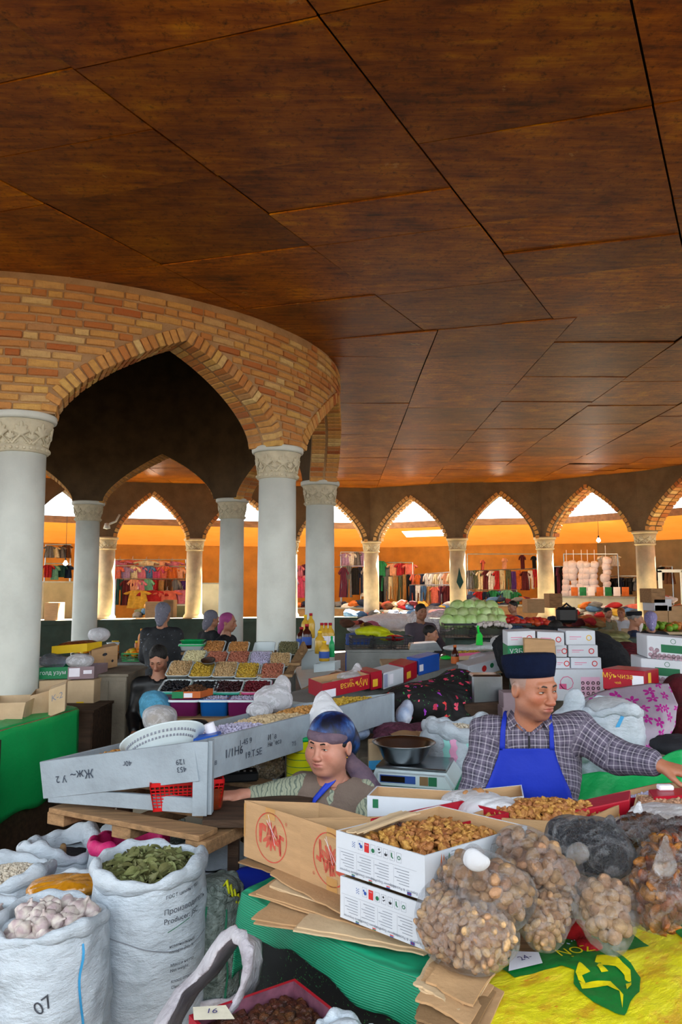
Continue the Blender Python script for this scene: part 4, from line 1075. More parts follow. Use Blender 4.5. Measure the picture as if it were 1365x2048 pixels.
# pineapple drink picture on the end of the upper box
e = xt.W; xt.polys('r', [circle(e*.20, .050, .020, 16, .028)], 'print_yellow', 'printed_fruit'); xt.polys('r', [[(e*.21, .07), (e*.17, .098), (e*.20, .085), (e*.215, .104), (e*.235, .085), (e*.26, .094), (e*.235, .07)]], 'print_green', 'printed_leaves')
mat('print_orange', '#c9672c', .6, .1, bump=0); xt.polys('r', [[(e*.13, .068), (e*.145, .108), (e*.155, .068)], [(e*.15, .066), (e*.165, .104), (e*.185, .066)]], 'print_orange', 'printed_figure'); xt.quads('r', [(e*.27, .070, .003, .036), (e*.235, .104, .02, .002)], 'print_grey', 'printed_frame')
a = xt.pt(.5, .5, .62); ex = xt.M @ Vector((xt.L*.44, 0, 0)); ey = xt.M @ Vector((0, xt.W*.46, 0))
grain_heap('walnut_bed', a-Vector((0, 0, .02)), ex, ey, .02, A_KER, 200, None, label='bed of walnut kernels filling the upper white carton', cat='nuts', under='walnut_kernel')
spread(heap_pts(a+Vector((0, 0, .0)), ex*.9, ey*.85, 170, .034, .5, 'box', 2), A_KER, 'walnut_kernel', 'walnut kernel heaped in the upper white carton', 'nut', 'walnut kernels in the white carton')
# a ragged strip of torn board along the left edge of the box
o = flatboard('torn layered cardboard strip lying on white carton rim', [xt.pt(.12, .05, 1.05), xt.pt(.04, .62, 1.05), xt.pt(.22, .62, 1.05), xt.pt(.26, .05, 1.05)], xt.pt(0, 0, 1.03).z+.004, 'cardboard_pale', seed=5, bow=.01, th=.008)
# red rimmed carton behind, and more cartons in the second row
z = 1.02; H = .11
rb_ = Carton('fruit_carton', 'red-lined fruit carton behind the white boxes', gp(742, 1712, z), gp(835, 1745, z), gp(935, 1622, 1.13)-gp(745, 1662, 1.13), .112, 'red_card', th=.005)
k3 = Carton('fruit_carton', 'big open carton heaped with walnut kernels below man', gp(935, 1722, .98), gp(1160, 1740, .98), gp(1265, 1612, 1.12)-gp(1178, 1652, 1.12), .14, 'cardboard', th=.006)
c = k3.pt(.5, .5, .72); ex = k3.M @ Vector((k3.L*.47, 0, 0)); ey = k3.M @ Vector((0, k3.W*.47, 0))
grain_heap('walnut_bed', c-Vector((0, 0, .02)), ex, ey, .035, A_KER, 330, None, label='bed of walnut kernels in the big open carton', cat='nuts', under='walnut_kernel', seed=3)
spread(heap_pts(c, ex*.9, ey*.85, 210, .058, .5, 'box', 6), A_KER, 'walnut_kernel', 'walnut kernel on the heap in the big open carton', 'nut', 'walnut kernels in the big open carton')
k4 = Carton('fruit_carton', 'red glossy carton end sticking out by the dark raisin bag', gp(1140, 1690, 1.03), gp(1262, 1660, 1.03), Vector((.05, .12, 0)), .10, 'red_card', open_=False, cat='box')
k4.quads('f', [(k4.L*.62, .012, k4.L*.2, .05)], 'print_yellow', 'printed_block')
k5 = Carton('fruit_carton', 'long low white carton in front of the man, left part', gp(905, 1668, 1.0), gp(1050, 1650, 1.0), Vector((.03, .16, 0)), .10, 'white_card', inner='cardboard', th=.005)
k5b = Carton('fruit_carton', 'long white carton edge behind brown logo boxes', gp(735, 1650, 1.02), gp(905, 1662, 1.02), Vector((.04, .13, 0)), .10, 'white_card', inner='cardboard', th=.005)
k5b.quads('f', [(.02, .06, .02, .03), (.30, .05, .02, .02)], 'print_green', 'printed_block')
b = Bag('white plastic bag on the carton in front of the blue apron', [(gp(968, 1622, 1.1), (.085, .06, .055)), (gp(1015, 1628, 1.1), (.06, .05, .045))], 'milk_film', k=.05, wr=.010, h=.006)
mat('bread', '#a87648', .7, .2, 20, .3, 40); b = Bag('brown bag of flat bread on the boxes before the man', [(gp(945, 1600, 1.11), (.11, .05, .035))], 'cloudy_film', wr=.004); b.pack([deform(2, f_round((.03, .02, .012), 3, .1), 'bread')], .02, 26, 'bread_piece', 'brown bread piece in the bag before the man', 'bread', 'bread pieces in brown bag', core='bread', seed=3)
k6 = Carton('fruit_carton', 'open red-rimmed carton of white beans under man hand', gp(1165, 1660, 1.0), gp(1290, 1652, 1.0), gp(1215, 1575, 1.12)-gp(1100, 1592, 1.12)+Vector((.12, .12, 0)), .10, 'red_card', inner='cardboard', th=.006)
c = k6.pt(.5, .5, .55); ex = k6.M @ Vector((k6.L*.46, 0, 0)); ey = k6.M @ Vector((0, k6.W*.46, 0)); mat('lilac_bean', '#b9b4cf', .5, .2, 60, .1)
A_BEAN = [deform(1, lambda V: V*np.array((.008, .0055, .0045)), 'bean_white')]; A_LIL = [deform(1, lambda V: V*np.array((.008, .006, .005)), 'lilac_bean')]
grain_heap('bean_heap', c, ex, ey, .03, A_LIL, 500, None, label='speckled lilac beans in the red-rimmed carton', cat='beans', under='lilac_bean', seed=4)
k7 = Carton('fruit_carton', 'open carton of shelled peanuts at right picture edge', gp(1265, 1690, 1.02), gp(1440, 1700, 1.02), Vector((.12, .26, 0)), .09, 'cardboard_pale', th=.006)
c = k7.pt(.5, .5, .75); ex = k7.M @ Vector((k7.L*.48, 0, 0)); ey = k7.M @ Vector((0, k7.W*.48, 0))
grain_heap('peanut_heap', c, ex, ey, .03, A_PEA, 900, None, label='heap of pale pink peanuts at right edge', cat='nuts', under='peanut', seed=5, s=1.15)
pc = Carton('price_card', 'folded white paper price card on the peanuts', gp(1320, 1582, 1.13), gp(1350, 1582, 1.13), Vector((0, .03, 0)), .018, 'paper', open_=False, cat='card')
Carton('fruit_carton', 'red edged low box below white price card', gp(1310, 1612, 1.1), gp(1420, 1606, 1.1), Vector((.02, .1, 0)), .03, 'red_card', open_=False)

# clear bags of nuts at the front
def bagat(px, py, Y, r): return (dp(px, py, Y), r)
AL = Bag('plump clear bag of almonds in shell at the table corner', [bagat(905, 1850, 1.98, (.095, .08, .085)), bagat(958, 1872, 1.93, (.095, .08, .085)), bagat(885, 1805, 2.02, (.05, .06, .05))], seed=1, k=.06)
AL.pack(A_ALM, .0125, 190, 'almond', 'almond in shell inside the plump clear bag at corner', 'nut', 'almonds in the corner bag', core='almond_shell', seed=1, sc=(.95, 1.3))
WB = Bag('clear bag with knotted white top, holding tan round nuts', [bagat(990, 1780, 1.98, (.10, .075, .075)), bagat(940, 1752, 2.02, (.075, .07, .06)), bagat(1010, 1810, 1.97, (.055, .05, .05))], seed=2, k=.06,
         ears=[(dp(955, 1748, 1.92), dp(948, 1715, 1.90), .016, .030, None)])
WB.pack(A_TAN, .017, 90, 'tan_nut', 'tan wrinkled nut in the bag with knotted white top', 'nut', 'tan nuts in the knotted bag', core='tan_nut', seed=2)
o = Bag('white knotted plastic tie on top of the tan nut bag', [(dp(955, 1724, 1.885), (.034, .022, .022)), (dp(945, 1712, 1.88), (.02, .012, .02))], 'milk_film', k=.02, h=.004, wr=.007, cat='bag knot', name='bag_knot')
UB = Bag('clear bag of almonds squeezed under the knotted bag', [bagat(905, 1762, 2.06, (.05, .05, .05)), bagat(945, 1800, 2.03, (.07, .05, .045))], seed=12, k=.06)
UB.pack(A_ALM, .0125, 60, 'almond', 'almond in the bag squeezed under the knotted one', 'nut', 'almonds in the squeezed bag', core='almond_shell', seed=13)
BB = Bag('clear bag of brown nuts, upper middle of the bag pile', [bagat(1075, 1735, 2.10, (.10, .085, .078)), bagat(1040, 1700, 2.15, (.07, .07, .06)), bagat(1120, 1750, 2.08, (.055, .05, .05))], seed=3, k=.06,
         ears=[(dp(1140, 1735, 2.03), dp(1158, 1708, 2.0), .012, .030, ((0, 1, 0), 2.2))])
BB.pack(A_TAN, .017, 100, 'tan_nut', 'brown nut in the upper middle clear bag', 'nut', 'brown nuts in the upper middle bag', core='tan_nut', seed=5)
SB = Bag('small clear bag of almonds between the two bigger bags', [bagat(1095, 1825, 2.02, (.065, .05, .06)), bagat(1085, 1862, 1.98, (.05, .045, .045)), bagat(1130, 1790, 2.06, (.04, .04, .04))], seed=4, k=.05)
SB.pack(A_ALM, .0125, 80, 'almond', 'almond in the small bag beside the walnut bag', 'nut', 'almonds in the small bag', core='almond_shell', seed=7, sc=(.95, 1.25))
NB = Bag('clear bag of whole walnuts with a drooping bottom corner', [bagat(1208, 1800, 2.05, (.08, .065, .06)), bagat(1215, 1840, 2.02, (.065, .055, .05)), bagat(1228, 1885, 1.98, (.030, .026, .026))], seed=5, k=.06)
NB.pack(A_WAL, .0175, 60, 'walnut', 'whole walnut in the clear bag with drooping corner', 'nut', 'whole walnuts in the clear bag', core='walnut_shell', seed=8)
RBg = Bag('bag of black raisins on top of the bag pile', [bagat(1180, 1690, 2.16, (.105, .085, .068)), bagat(1215, 1712, 2.12, (.06, .06, .055)), bagat(1125, 1665, 2.2, (.04, .05, .04))], 'clear_film_dark', seed=6, k=.06, wr=.009,
          ears=[(dp(1215, 1665, 2.12), dp(1222, 1640, 2.1), .010, .016, ((0, 1, 0), 2))])
RBg.pack(A_RAI, .009, 260, 'raisin', 'black raisin in the dark bag on top', 'dried fruit', 'black raisins in the top bag', core='raisin', seed=9)
DF = Bag('tall clear bag of dried apple and apricot slices at right edge', [bagat(1315, 1790, 2.05, (.085, .075, .095)), bagat(1335, 1720, 2.12, (.075, .07, .07))], seed=7, k=.06, wr=.008,
         ears=[(dp(1330, 1730, 1.98), dp(1332, 1675, 1.97), .032, .006, ((0, 1, 0), 2.5))])
DF.pack(A_APR, .015, 130, 'dried_slice', 'brown dried fruit slice in the tall bag at right edge', 'dried fruit', 'dried slices in the tall bag', core='dried_apricot', seed=10)
DB = Bag('glossy flat bag of dark dried apricots below the peanuts', [bagat(1290, 1660, 2.3, (.10, .08, .045)), bagat(1370, 1672, 2.25, (.09, .08, .05))], 'clear_film', seed=8, k=.06, wr=.005)
DB.pack(A_DRY, .013, 170, 'dried_apricot', 'dark dried apricot in the glossy flat bag', 'dried fruit', 'dark apricots in the flat bag', core='dried_fruit', seed=11)
Bag('empty crumpled clear bag lying on the peanuts', [(gp(1330, 1625, 1.12), (.11, .07, .022)), (gp(1390, 1640, 1.12), (.09, .06, .03))], 'cloudy_film', k=.05, wr=.012, ears=[(dp(1275, 1632, 2.45), dp(1275, 1598, 2.45), .022, .006, ((0, 1, 0), 2.5))])
# red knitted thing with white tassels between bags
mat('red_cloth', '#a8121c', .9, .2, 20, .4, 60); mat('tassel_blue', '#a9c6e0', .9, .2, 40, .3, 60)
rc = Bag('crumpled red cloth peeping out under the walnut bag', [(gp(1150, 1862, TZ+.03), (.045, .03, .03)), (gp(1180, 1890, TZ+.02), (.035, .03, .018))], 'red_cloth', k=.03, wr=.005, h=.006, cat='cloth', name='red_cloth')
mb = MB()
for k in range(26):
    q = gp(1130+random.uniform(0, 60), 1880+random.uniform(0, 16), TZ+.012); mb.tube([q, q+Vector((random.uniform(-.02, .02), random.uniform(-.03, .01), random.uniform(-.005, .01)))], .0015, 4)
tag(mb.make('tassel_fringe', MATS['tassel_blue']), 'white and blue thread tassels beside red cloth', 'tassels', None, 'stuff')
# price note 24
def note(name, label, pxs, z, txt, size, rot, m='paper', tm='pen_ink', curl=.0, grp=None, cat='price note'):
    mat('pen_ink', '#3a3470', .6, .1, bump=0); P = [Vector(gp(a, b, z)) for a, b in pxs]; c = sum(P, Vector())/4; V = []; n = 6
    for i in range(n+1):
        for j in range(n+1): q = P[0].lerp(P[1], i/n).lerp(P[3].lerp(P[2], i/n), j/n)-c; V.append((q.x, q.y, q.z+curl*math.sin(i/n*PI)*.5+curl*(j/n)))
    t = thing(name, label, cat, c); mk('paper_sheet', V, [(i*(n+1)+j, (i+1)*(n+1)+j, (i+1)*(n+1)+j+1, i*(n+1)+j+1) for i in range(n) for j in range(n)], MATS[m], t)
    ex = (P[1]-P[0]); ex.z = 0; ex.normalize(); ey = Vector((-ex.y, ex.x, 0)); me = text_mesh(txt, size); me.transform(axes((0, 0, .004+curl*.9), ex, ey, (0, 0, 1)) @ Matrix.Rotation(rot, 4, 'Z')); me.materials.clear(); me.materials.append(MATS[tm]); inst('lettering', me, t); return t
note('price_note', 'small white paper note reading 24 beside almond bag', [(1018, 1942), (1086, 1926), (1078, 1904), (1022, 1902)], TZ+.022, '24-', .030, .05)
# yellow printed sack spread over the table front
m, nt, p = newmat('yellow_sack'); v = nt.coord('UV'); w = nt.noise(v, 7, 6, .65); vo = nt.n('ShaderNodeTexVoronoi', Vector=v, Scale=15., Randomness=1.); 
c1 = nt.mix(nt.n('ShaderNodeMapRange', i0=w, i1=.48, i2=.62).outputs[0], srgb('#e8dc0c'), srgb('#d9ab10'))
sp = nt.math('MULTIPLY', nt.math('LESS_THAN', vo.outputs['Distance'], .16), nt.math('GREATER_THAN', w, .52)); c1 = nt.mix(nt.math('MULTIPLY', sp, .7), c1, srgb('#e07a12'))
nt.L.new(c1, p.inputs['Base Color']); p.inputs['Roughness'].default_value = .38
nt.L.new(nt.n('ShaderNodeBump', Strength=.6, Distance=.03, Height=nt.noise(v, 24, 7, .7)).outputs[0], p.inputs['Normal'])
mat('print_sackgreen', '#0f7a33', .4, .15, 10, .2, 30); mat('print_sackyellow', '#e6d514', .4, .1, 10, .2, 30)
YZ = TZ+.012
ysr = thing('yellow_sack', 'yellow printed plastic sack with green lettering spread over the table front', 'sack', (gp(1150, 1960, YZ)))
def ysheet(name, pxs, m, z=YZ, n=26, seed=2, hang=0):
    P = [gp(a, b, z) for a, b in pxs]; V = []; UV = []
    for i in range(n+1):
        for j in range(n+1):
            u, v = i/n, j/n; q = P[0].lerp(P[1], u).lerp(P[3].lerp(P[2], u), v); V.append((q.x, q.y, q.z)); UV.append((u, v))
    V = np.array(V); W = V.copy(); W[:, 2] = 0
    V[:, 2] += np.abs(tex3(W, seed, 14, 3))*.010-.0
    o = mk(name, V-np.array(ysr.location), [(i*(n+1)+j, (i+1)*(n+1)+j, (i+1)*(n+1)+j+1, i*(n+1)+j+1) for i in range(n) for j in range(n)], MATS[m], ysr, True, uv=UV); return o
ysheet('sack_sheet', [(905, 1948), (1000, 2110), (1480, 2110), (1480, 1800)], 'yellow_sack', n=60)
def yprint(poly, m, dz):
    """filled outline in photo measures lying on the sheet, cut into small triangles so it follows the wrinkles"""
    import bmesh
    bm = bmesh.new(); vs = [bm.verts.new(gp(a, b, YZ)) for a, b in poly]; f = bm.faces.new(vs); bmesh.ops.triangulate(bm, faces=[f])
    for _ in range(4): bmesh.ops.subdivide_edges(bm, edges=[e for e in bm.edges if e.calc_length() > .02], cuts=1)
    bmesh.ops.triangulate(bm, faces=bm.faces[:]); V = np.array([tuple(v.co) for v in bm.verts]); W = V.copy(); W[:, 2] = 0; V[:, 2] += np.abs(tex3(W, 2, 14, 3))*.010+dz
    F = [tuple(v.index for v in f.verts) for f in bm.faces]; bm.verts.index_update(); mk('print', V-np.array(ysr.location), [tuple(v.index for v in f.verts) for f in bm.faces], MATS[m], ysr); bm.free()
yprint([(1005, 1940), (1030, 1960), (1130, 1935), (1180, 1890), (1300, 1895), (1255, 1865), (1220, 1855), (1110, 1890), (1080, 1905)], 'print_sackgreen', .0025)
yprint([(1118, 1935), (1150, 1945), (1148, 1972), (1172, 1998), (1210, 2000), (1232, 2030), (1250, 2036), (1262, 2012), (1280, 1990), (1282, 1958), (1262, 1930), (1235, 1912), (1190, 1905), (1185, 1930), (1150, 1922)], 'print_sackgreen', .003)
yprint([(1160, 1930), (1182, 1950), (1165, 1958), (1172, 1970), (1222, 1966), (1248, 1998), (1246, 2020), (1240, 1990), (1216, 1976), (1165, 1982), (1152, 1950)], 'print_sackyellow', .0045)
yprint([(1195, 1915), (1232, 1920), (1262, 1945), (1264, 1975), (1255, 1988), (1250, 1955), (1232, 1938), (1205, 1935), (1218, 1948), (1204, 1950), (1190, 1930)], 'print_sackyellow', .0045)
me = text_mesh('ZON', .05); A = gp(1150, 1912, YZ); me.transform(axes(A+Vector((0, 0, .016)), (.95, .3, 0), (-.3, .95, 0), (0, 0, 1)) @ Matrix.Rotation(PI, 4, 'Z')); me.transform(Matrix.Translation(-Vector(ysr.location))); me.materials.clear(); me.materials.append(MATS['print_sackyellow']); inst('lettering', me, ysr)
yprint([(1335, 1850), (1365, 1880), (1420, 1880), (1400, 1840)], 'print_sackgreen', .003)
# ================================================================== left foreground: sacks
S = {}
def sk(px, py, z): q = gp(px, py, z); return (q.x, q.y)
c = sk(106, 1838, .80); S['gar'] = Sack('white woven sack full of garlic heads, front left with blue stripe', c, .170, .80, 0, seed=3, bulge=.10, rim=.022, wr=.8, lump=1.0, content_drop=.02)
s = S['gar']; u = cup(s.c); s.stripe(u+.075, .03, .95, .007, 'sack_blue', .006); s.text('07', u-.035, .775, .05, 'sack_print', .55)
s.fill('garlic_skin', .05, .04)
spread(heap_pts(s.top-Vector((0, 0, .03)), Vector((.132, 0, 0)), Vector((0, .132, 0)), 52, .05, .4, 'disc', 4), A_GAR, 'garlic_bulb', 'head of garlic in the front left white sack', 'garlic', 'garlic heads in the front left sack', (.85, 1.2), 1.6)
c = sk(300, 1728, .86); s = Sack('tall white printed sack brimming with dried bay leaves', c, .195, .86, 0, seed=8, bulge=.07, rim=.030, wr=.7, content_drop=.05, rimjit=.012); u = cup(s.c)
s.fill('bay_leaf', .03, .06, rough=.01)
spread([p+Vector((0, 0, random.uniform(0, .014))) for p in heap_pts(s.top-Vector((0, 0, .045)), Vector((.165, 0, 0)), Vector((0, .165, 0)), 300, .05, .5, 'disc', 6)], A_LEAF, 'bay_leaf', 'dried bay leaf in the tall white printed sack', 'leaf', 'bay leaves in the printed sack', (.8, 1.25), .9)
for t, du, v, z in (('ГОСТ цемент 1001', .045, .845, .016), ('Производитель', .04, .79, .024), ('Producer: JSC', .04, .755, .024), ('номинальный', .055, .66, .014), ('nitrogen (N), %', .055, .64, .014), ('Масса нетто', .058, .59, .014), ('Net weight', .058, .57, .014), ('Класс опасн', .06, .53, .013), ('Class of haz', .06, .51, .013), ('Модель', -.16, .76, .012), ('производ', -.17, .79, .010), ('ГОСТ', -.165, .62, .012), ('Масса нетто', -.165, .57, .011), ('only cloth bell', -.165, .50, .011)):
    s.text(t, u+du, v+.10, z, 'sack_print', 0.0)
h = s.zt-s.zb
for (a, b, w, hh) in ((-.175, .645, .075, .045), (-.175, .57, .085, .06)):
    e = .0012; P = []; F = []
    for (x0, y0, x1, y1) in ((0, 0, w, e), (0, hh, w, hh+e), (0, 0, e, hh), (w, 0, w+e, hh)): k = len(P); P += [(x0, y0), (x1, y0), (x1, y1), (x0, y1)]; F.append((k, k+1, k+2, k+3))
    s.wrap(P, u+a, b, 'sack_print', 'printed_frame', F=F)
n = 60; P = [(x, -.03*math.sin((x+.02)/.26*PI)+k*.004) for i in range(n+1) for k in (0, 1) for x in (-.22+.44*i/n,)]; mat('seam', '#8d929b', .7, bump=0)
s.wrap(P, u, .77, 'seam', 'stitched_seam', F=[(2*i, 2*i+1, 2*i+3, 2*i+2) for i in range(n)])
n = 12; s.wrap([(i*.007, k*.0022) for i in range(n+1) for k in (0, 1)], u+.05, .815, 'print_green', 'printed_rule', .25, F=[(2*i, 2*i+1, 2*i+3, 2*i+2) for i in range(n)])
c = sk(120, 1690, .66); s = Sack('white sack with blue stripes and wooden scoop in dark cloves', c, .165, .66, 0, seed=12, rim=.035, wr=1.2, content_drop=.04, rimjit=.03)
mat('cloves', '#2c2226', .8, .4, 90, 1., 130); s.fill('cloves', .015, .06, rough=.003)
for a in (.08, .62): 
    P = [(k*.05, i*.012) for i in range(8) for k in (0, 1)]; s.wrap(P, a, .88, 'sack_blue', 'stripe', F=[(2*i, 2*i+1, 2*i+3, 2*i+2) for i in range(7)])
q = s.top+Vector((.04, -.06, -.02)); t = thing('scoop', 'small wooden scoop stuck in the dark cloves', 'scoop', q); MB().tube([(0, 0, -.02), (.0, -.01, .03), (.004, -.02, .045)], [.012, .015, .012], 10).make('handle', MATS['bed_wood'], t, True)
c = sk(18, 1745, .70); s = Sack('white sack of small pale beans at left picture edge', c, .165, .70, 0, seed=15, rim=.032, wr=1.1, content_drop=.02); s.fill('bean_white', .04, .05)
grain_heap('bean_heap', s.top-Vector((0, 0, .04)), Vector((.15, 0, 0)), Vector((0, .15, 0)), .05, A_BEAN, 900, None, 'disc', 3, 1.1, 'small pale beans heaped in the left edge sack', 'beans', under='bean_white')
c = sk(128, 1765, .73); s = Sack('short white sack topped by orange plastic bag', c, .135, .70, 0, seed=17, rim=.02, wr=.9); s.stripe(cup(s.c)-.03, .8, .99, .012, 'sack_blue')
t = s.top; Bag('shiny orange plastic bag folded over the white sack top', [(t+Vector((0, 0, .01)), (.13, .12, .035)), (t+Vector((.08, -.02, .03)), (.08, .07, .028)), (t+Vector((-.06, .02, .0)), (.08, .08, .03))], 'orange_film', k=.03, h=.006, wr=.009)
c = sk(258, 1688, .70); s = Sack('sack with rolled bright pink rim behind the bay leaf sack', c, .165, .70, 0, seed=19, rim=.035, rimm='sack_pink', wr=1.2, content_drop=.03); s.fill('garlic_skin', .02, .05)
c = sk(-22, 1850, .74); s = Sack('sack of garlic cut off by the left picture edge', c, .16, .74, 0, seed=22, rim=.03); s.fill('garlic_skin', .02, .05)
spread(heap_pts(s.top-Vector((0, 0, .03)), Vector((.13, 0, 0)), Vector((0, .13, 0)), 26, .03, .4, 'disc', 9), A_GAR, 'garlic_bulb', 'head of garlic in the sack at the very left edge', 'garlic', 'garlic heads in the edge sack', (.85, 1.2), 1.6)
mat('mesh_sack', '#7c8884', .5, .3, 30, .8, 80, col2='#47544f'); mat('sack_green', '#1d6f52', .6, .2, 20, .2)
c = sk(432, 1778, .74); s = Sack('grey-green mesh sack with green stripes and yellow tie', c, .095, .74, 0, seed=24, rim=.014, m='mesh_sack', wr=1.6, bulge=.25); u = cup(s.c)
for d in (-.06, .05, .13): s.stripe(u+d, .02, .95, .006, 'sack_green', .004)
s.fill('mesh_sack', .05, .0); mat('yellow_ribbon', '#c9cf1e', .4, .1)
for k in range(5):
    q = s.top+Vector((.03+.012*k, -.05+.01*k, .02-.02*k)); MB().tube([q-s.root.location, q+Vector((.02, -.01, .03))-s.root.location, q+Vector((.03, -.02, -.01))-s.root.location], [.004, .008, .004], 6).make('yellow_tie', MATS['yellow_ribbon'], s.root, True)
c = sk(425, 1712, .52); s = Sack('white sack stored under the wooden desk by its leg', c, .21, .52, 0, seed=27, rim=.02, wr=1.3); s.fill('woven_sack', .07, .0)
c = sk(330, 1665, .42); s = Sack('grey plastic wrapped sack lying in shade beneath pallet', c, .17, .42, 0, seed=29, rim=.02, wr=1.5, m='mesh_sack'); s.fill('mesh_sack', .06, 0)
c = sk(245, 1665, .45); s = Sack('pale sack in the dark below the pallet, left of the grey one', c, .15, .45, 0, seed=31, rim=.02, wr=1.5); s.fill('woven_sack', .06, 0)
# crumpled empty sack standing open behind the red carton
sd_c = gp(400, 1990, .35)
def tube_sheet(name, label, path, rad, m, seed=1, cat='sack', n=26, th=.004, arc=(0, 2*PI)):
    path = [Vector(p) for p in path]; V = []; F = []; K = 40
    for i in range(K+1):
        t = i/K*(len(path)-1); k = min(int(t), len(path)-2); p = path[k].lerp(path[k+1], t-k); r = rad[k]*(1-(t-k))+rad[k+1]*(t-k)
        d = (path[min(k+1, len(path)-1)]-path[k]).normalized(); a = d.cross(Vector((0, 1, 0))).normalized(); b = d.cross(a)
        for j in range(n+1):
            w = arc[0]+(arc[1]-arc[0])*j/n; V.append(tuple(p+(a*math.cos(w)+b*math.sin(w)*.55)*r))
    V = np.array(V); c = np.array(path[0]); d = V-c; V += tex3(V, seed, 9, 3)[:, None]*.03*np.array((1, .6, 1))+tex3(V, seed+3, 26, 2)[:, None]*.010
    F = [(i*(n+1)+j, i*(n+1)+j+1, (i+1)*(n+1)+j+1, (i+1)*(n+1)+j) for i in range(K) for j in range(n)]
    o = mk(name, V-c, F, MATS[m], None, True); o.location = c; so = o.modifiers.new('thickness', 'SOLIDIFY'); so.thickness = th; return tag(o, label, cat)
A_ = dp(300, 2120, 1.95); B_ = dp(355, 1990, 2.02); C_ = dp(425, 1925, 2.1); D_ = dp(478, 1890, 2.2)
mat('woven_sack_dirty', '#c3c0c6', .6, .2, 7, .6, 40, col2='#8f8a93')
# the open mouth: a rolled hoop of sackcloth
hoop = [(300, 2110), (318, 2040), (350, 1985), (392, 1945), (420, 1905), (440, 1875), (468, 1858), (492, 1868), (500, 1905), (494, 1955), (478, 2000), (455, 2050)]
P = [dp(x, y, 2.12+.08*math.sin(i*.5)) for i, (x, y) in enumerate(hoop)]; inner = [q+Vector((.02, .20, -.10)) for q in P]
V = []; K = len(P); W_ = 16
for i in range((K-1)*6+1):
    t = i/6; k = min(int(t), K-2); a = P[k].lerp(P[k+1], t-k); b = inner[k].lerp(inner[k+1], t-k); cen = dp(415, 2040, 2.02); o_ = (a-cen).normalized()
    for j in range(W_+1):
        w = j/W_; roll = .026*(1+.3*math.sin(i*.31)); 
        if w < .45: an = -PI*.6+w/.45*PI*1.5; q = a+o_*(math.cos(an)*roll-roll*.5)+Vector((0, -1, 0))*math.sin(an)*roll*.9
        else: q = (a-o_*roll*1.2).lerp(b-o_*.02, (w-.45)/.55)
        V.append(tuple(q))
V = np.array(V); V += tex3(V, 5, 16, 3)[:, None]*.010+tex3(V, 9, 45, 2)[:, None]*.003; n = W_+1; K2 = (K-1)*6
o = mk('empty_sack', V-V[0], [(i*n+j, i*n+j+1, (i+1)*n+j+1, (i+1)*n+j) for i in range(K2) for j in range(W_)], MATS['woven_sack_dirty'], None, True); o.location = V[0]
o.modifiers.new('thickness', 'SOLIDIFY').thickness = .003; tag(o, 'crumpled empty sack with its mouth standing open behind the red box', 'sack')
s = Sack('dark body of a low sack behind the open empty sack', (gp(420, 1990, .42).x, gp(420, 1990, .42).y+.12), .16, .42, 0, seed=33, rim=.02, m='woven_sack_dirty', wr=1.5); s.fill('woven_sack_dirty', .03, .03)
# red carton of dark dried fruit
mat('maroon_print', '#7d4a5c', .6, .3, 22, .1, 40, col2='#54303f'); z = .36
q0 = gp(378, 2030, .80); q1 = gp(590, 1957, .80); q2 = gp(702, 2044, .80)
D = q1-q0; E = q2-q1; rc = Carton('fruit_carton', 'low red carton of dark dried fruit at bottom edge', q0-Vector((0, 0, .10)), q0+E*1.15-Vector((0, 0, .10)), D, .10, 'red_card', inner='maroon_print', th=.008)
c = rc.pt(.5, .5, .62); ex = rc.M @ Vector((rc.L*.47, 0, 0)); ey = rc.M @ Vector((0, rc.W*.47, 0))
mound('fruit_bed', c-Vector((0, 0, .03)), ex, ey, .02, 'dried_fruit', None, 12, label='bed of dark dried fruit in the low red carton', cat='dried fruit', kind='stuff')
spread(heap_pts(c-Vector((0, 0, .01)), ex*.93, ey*.92, 150, .03, .45, 'box', 8), A_DRY, 'dried_fruit', 'dark brown dried fruit in the low red carton', 'dried fruit', 'dark dried fruit in the red carton', (.95, 1.35))
rc.quads('f', [(.01, .01, .05, .07)], 'print_green', 'printed_block'); mat('card_cream', '#e0d9c3', .8, .06, 20, .1)
note('price_note', 'torn card reading 16 lying in the red carton', [(388, 2040), (470, 2038), (452, 2010), (386, 2014)], .812, '16', .03, .0, m='card_cream')
for (px, py, lab) in ((690, 2085, 'white sack edge at bottom beside the red carton'),):
    c = sk(px, py, .80); s = Sack(lab, c, .07, .80, 0, seed=41, rim=.025, wr=1.4); s.fill('woven_sack', .04, .0)

# ================================================================== sloping display of painted boards, pallet and desk
DZ = .93
pal = thing('pallet', 'wooden pallet carrying the pale blue display frame', 'pallet', (-.95, 3.35, 0))
def plank(t, a, b, w, th, m, name='plank', up=(0, 0, 1)):
    a = Vector(a); b = Vector(b); d = (b-a).normalized(); upv = Vector(up); sd = upv.cross(d).normalized(); u2 = d.cross(sd); r = Vector(t.location)
    return MB().box((0, -w/2, -th), ((b-a).length, w/2, 0), axes(a-r, d, sd, u2), bev=.003).make(name, MATS[m], t)
PA = gp(108, 1612, DZ-.02); PB = gp(408, 1668, DZ-.02); dirr = (PB-PA).normalized(); per = Vector((-dirr.y, dirr.x, 0))
for k in range(4): plank(pal, PA+per*(.03+.24*k), PB+per*(.03+.24*k), .12, .022, 'raw_wood')
for k in (.04, .5, .97): q = PA.lerp(PB, k)-Vector((0, 0, .022)); plank(pal, q+per*-.02, q+per*.82, .10, .05, 'raw_wood', 'bearer')
for k in (0, 1): q = PA.lerp(PB, .04+.93*k)-Vector((0, 0, .072)); MB().box((-.03, -.03, -q.z), (.03, .03, 0), TR(q+per*.4-Vector(pal.location))).make('leg', MATS['dark_wood'], pal)
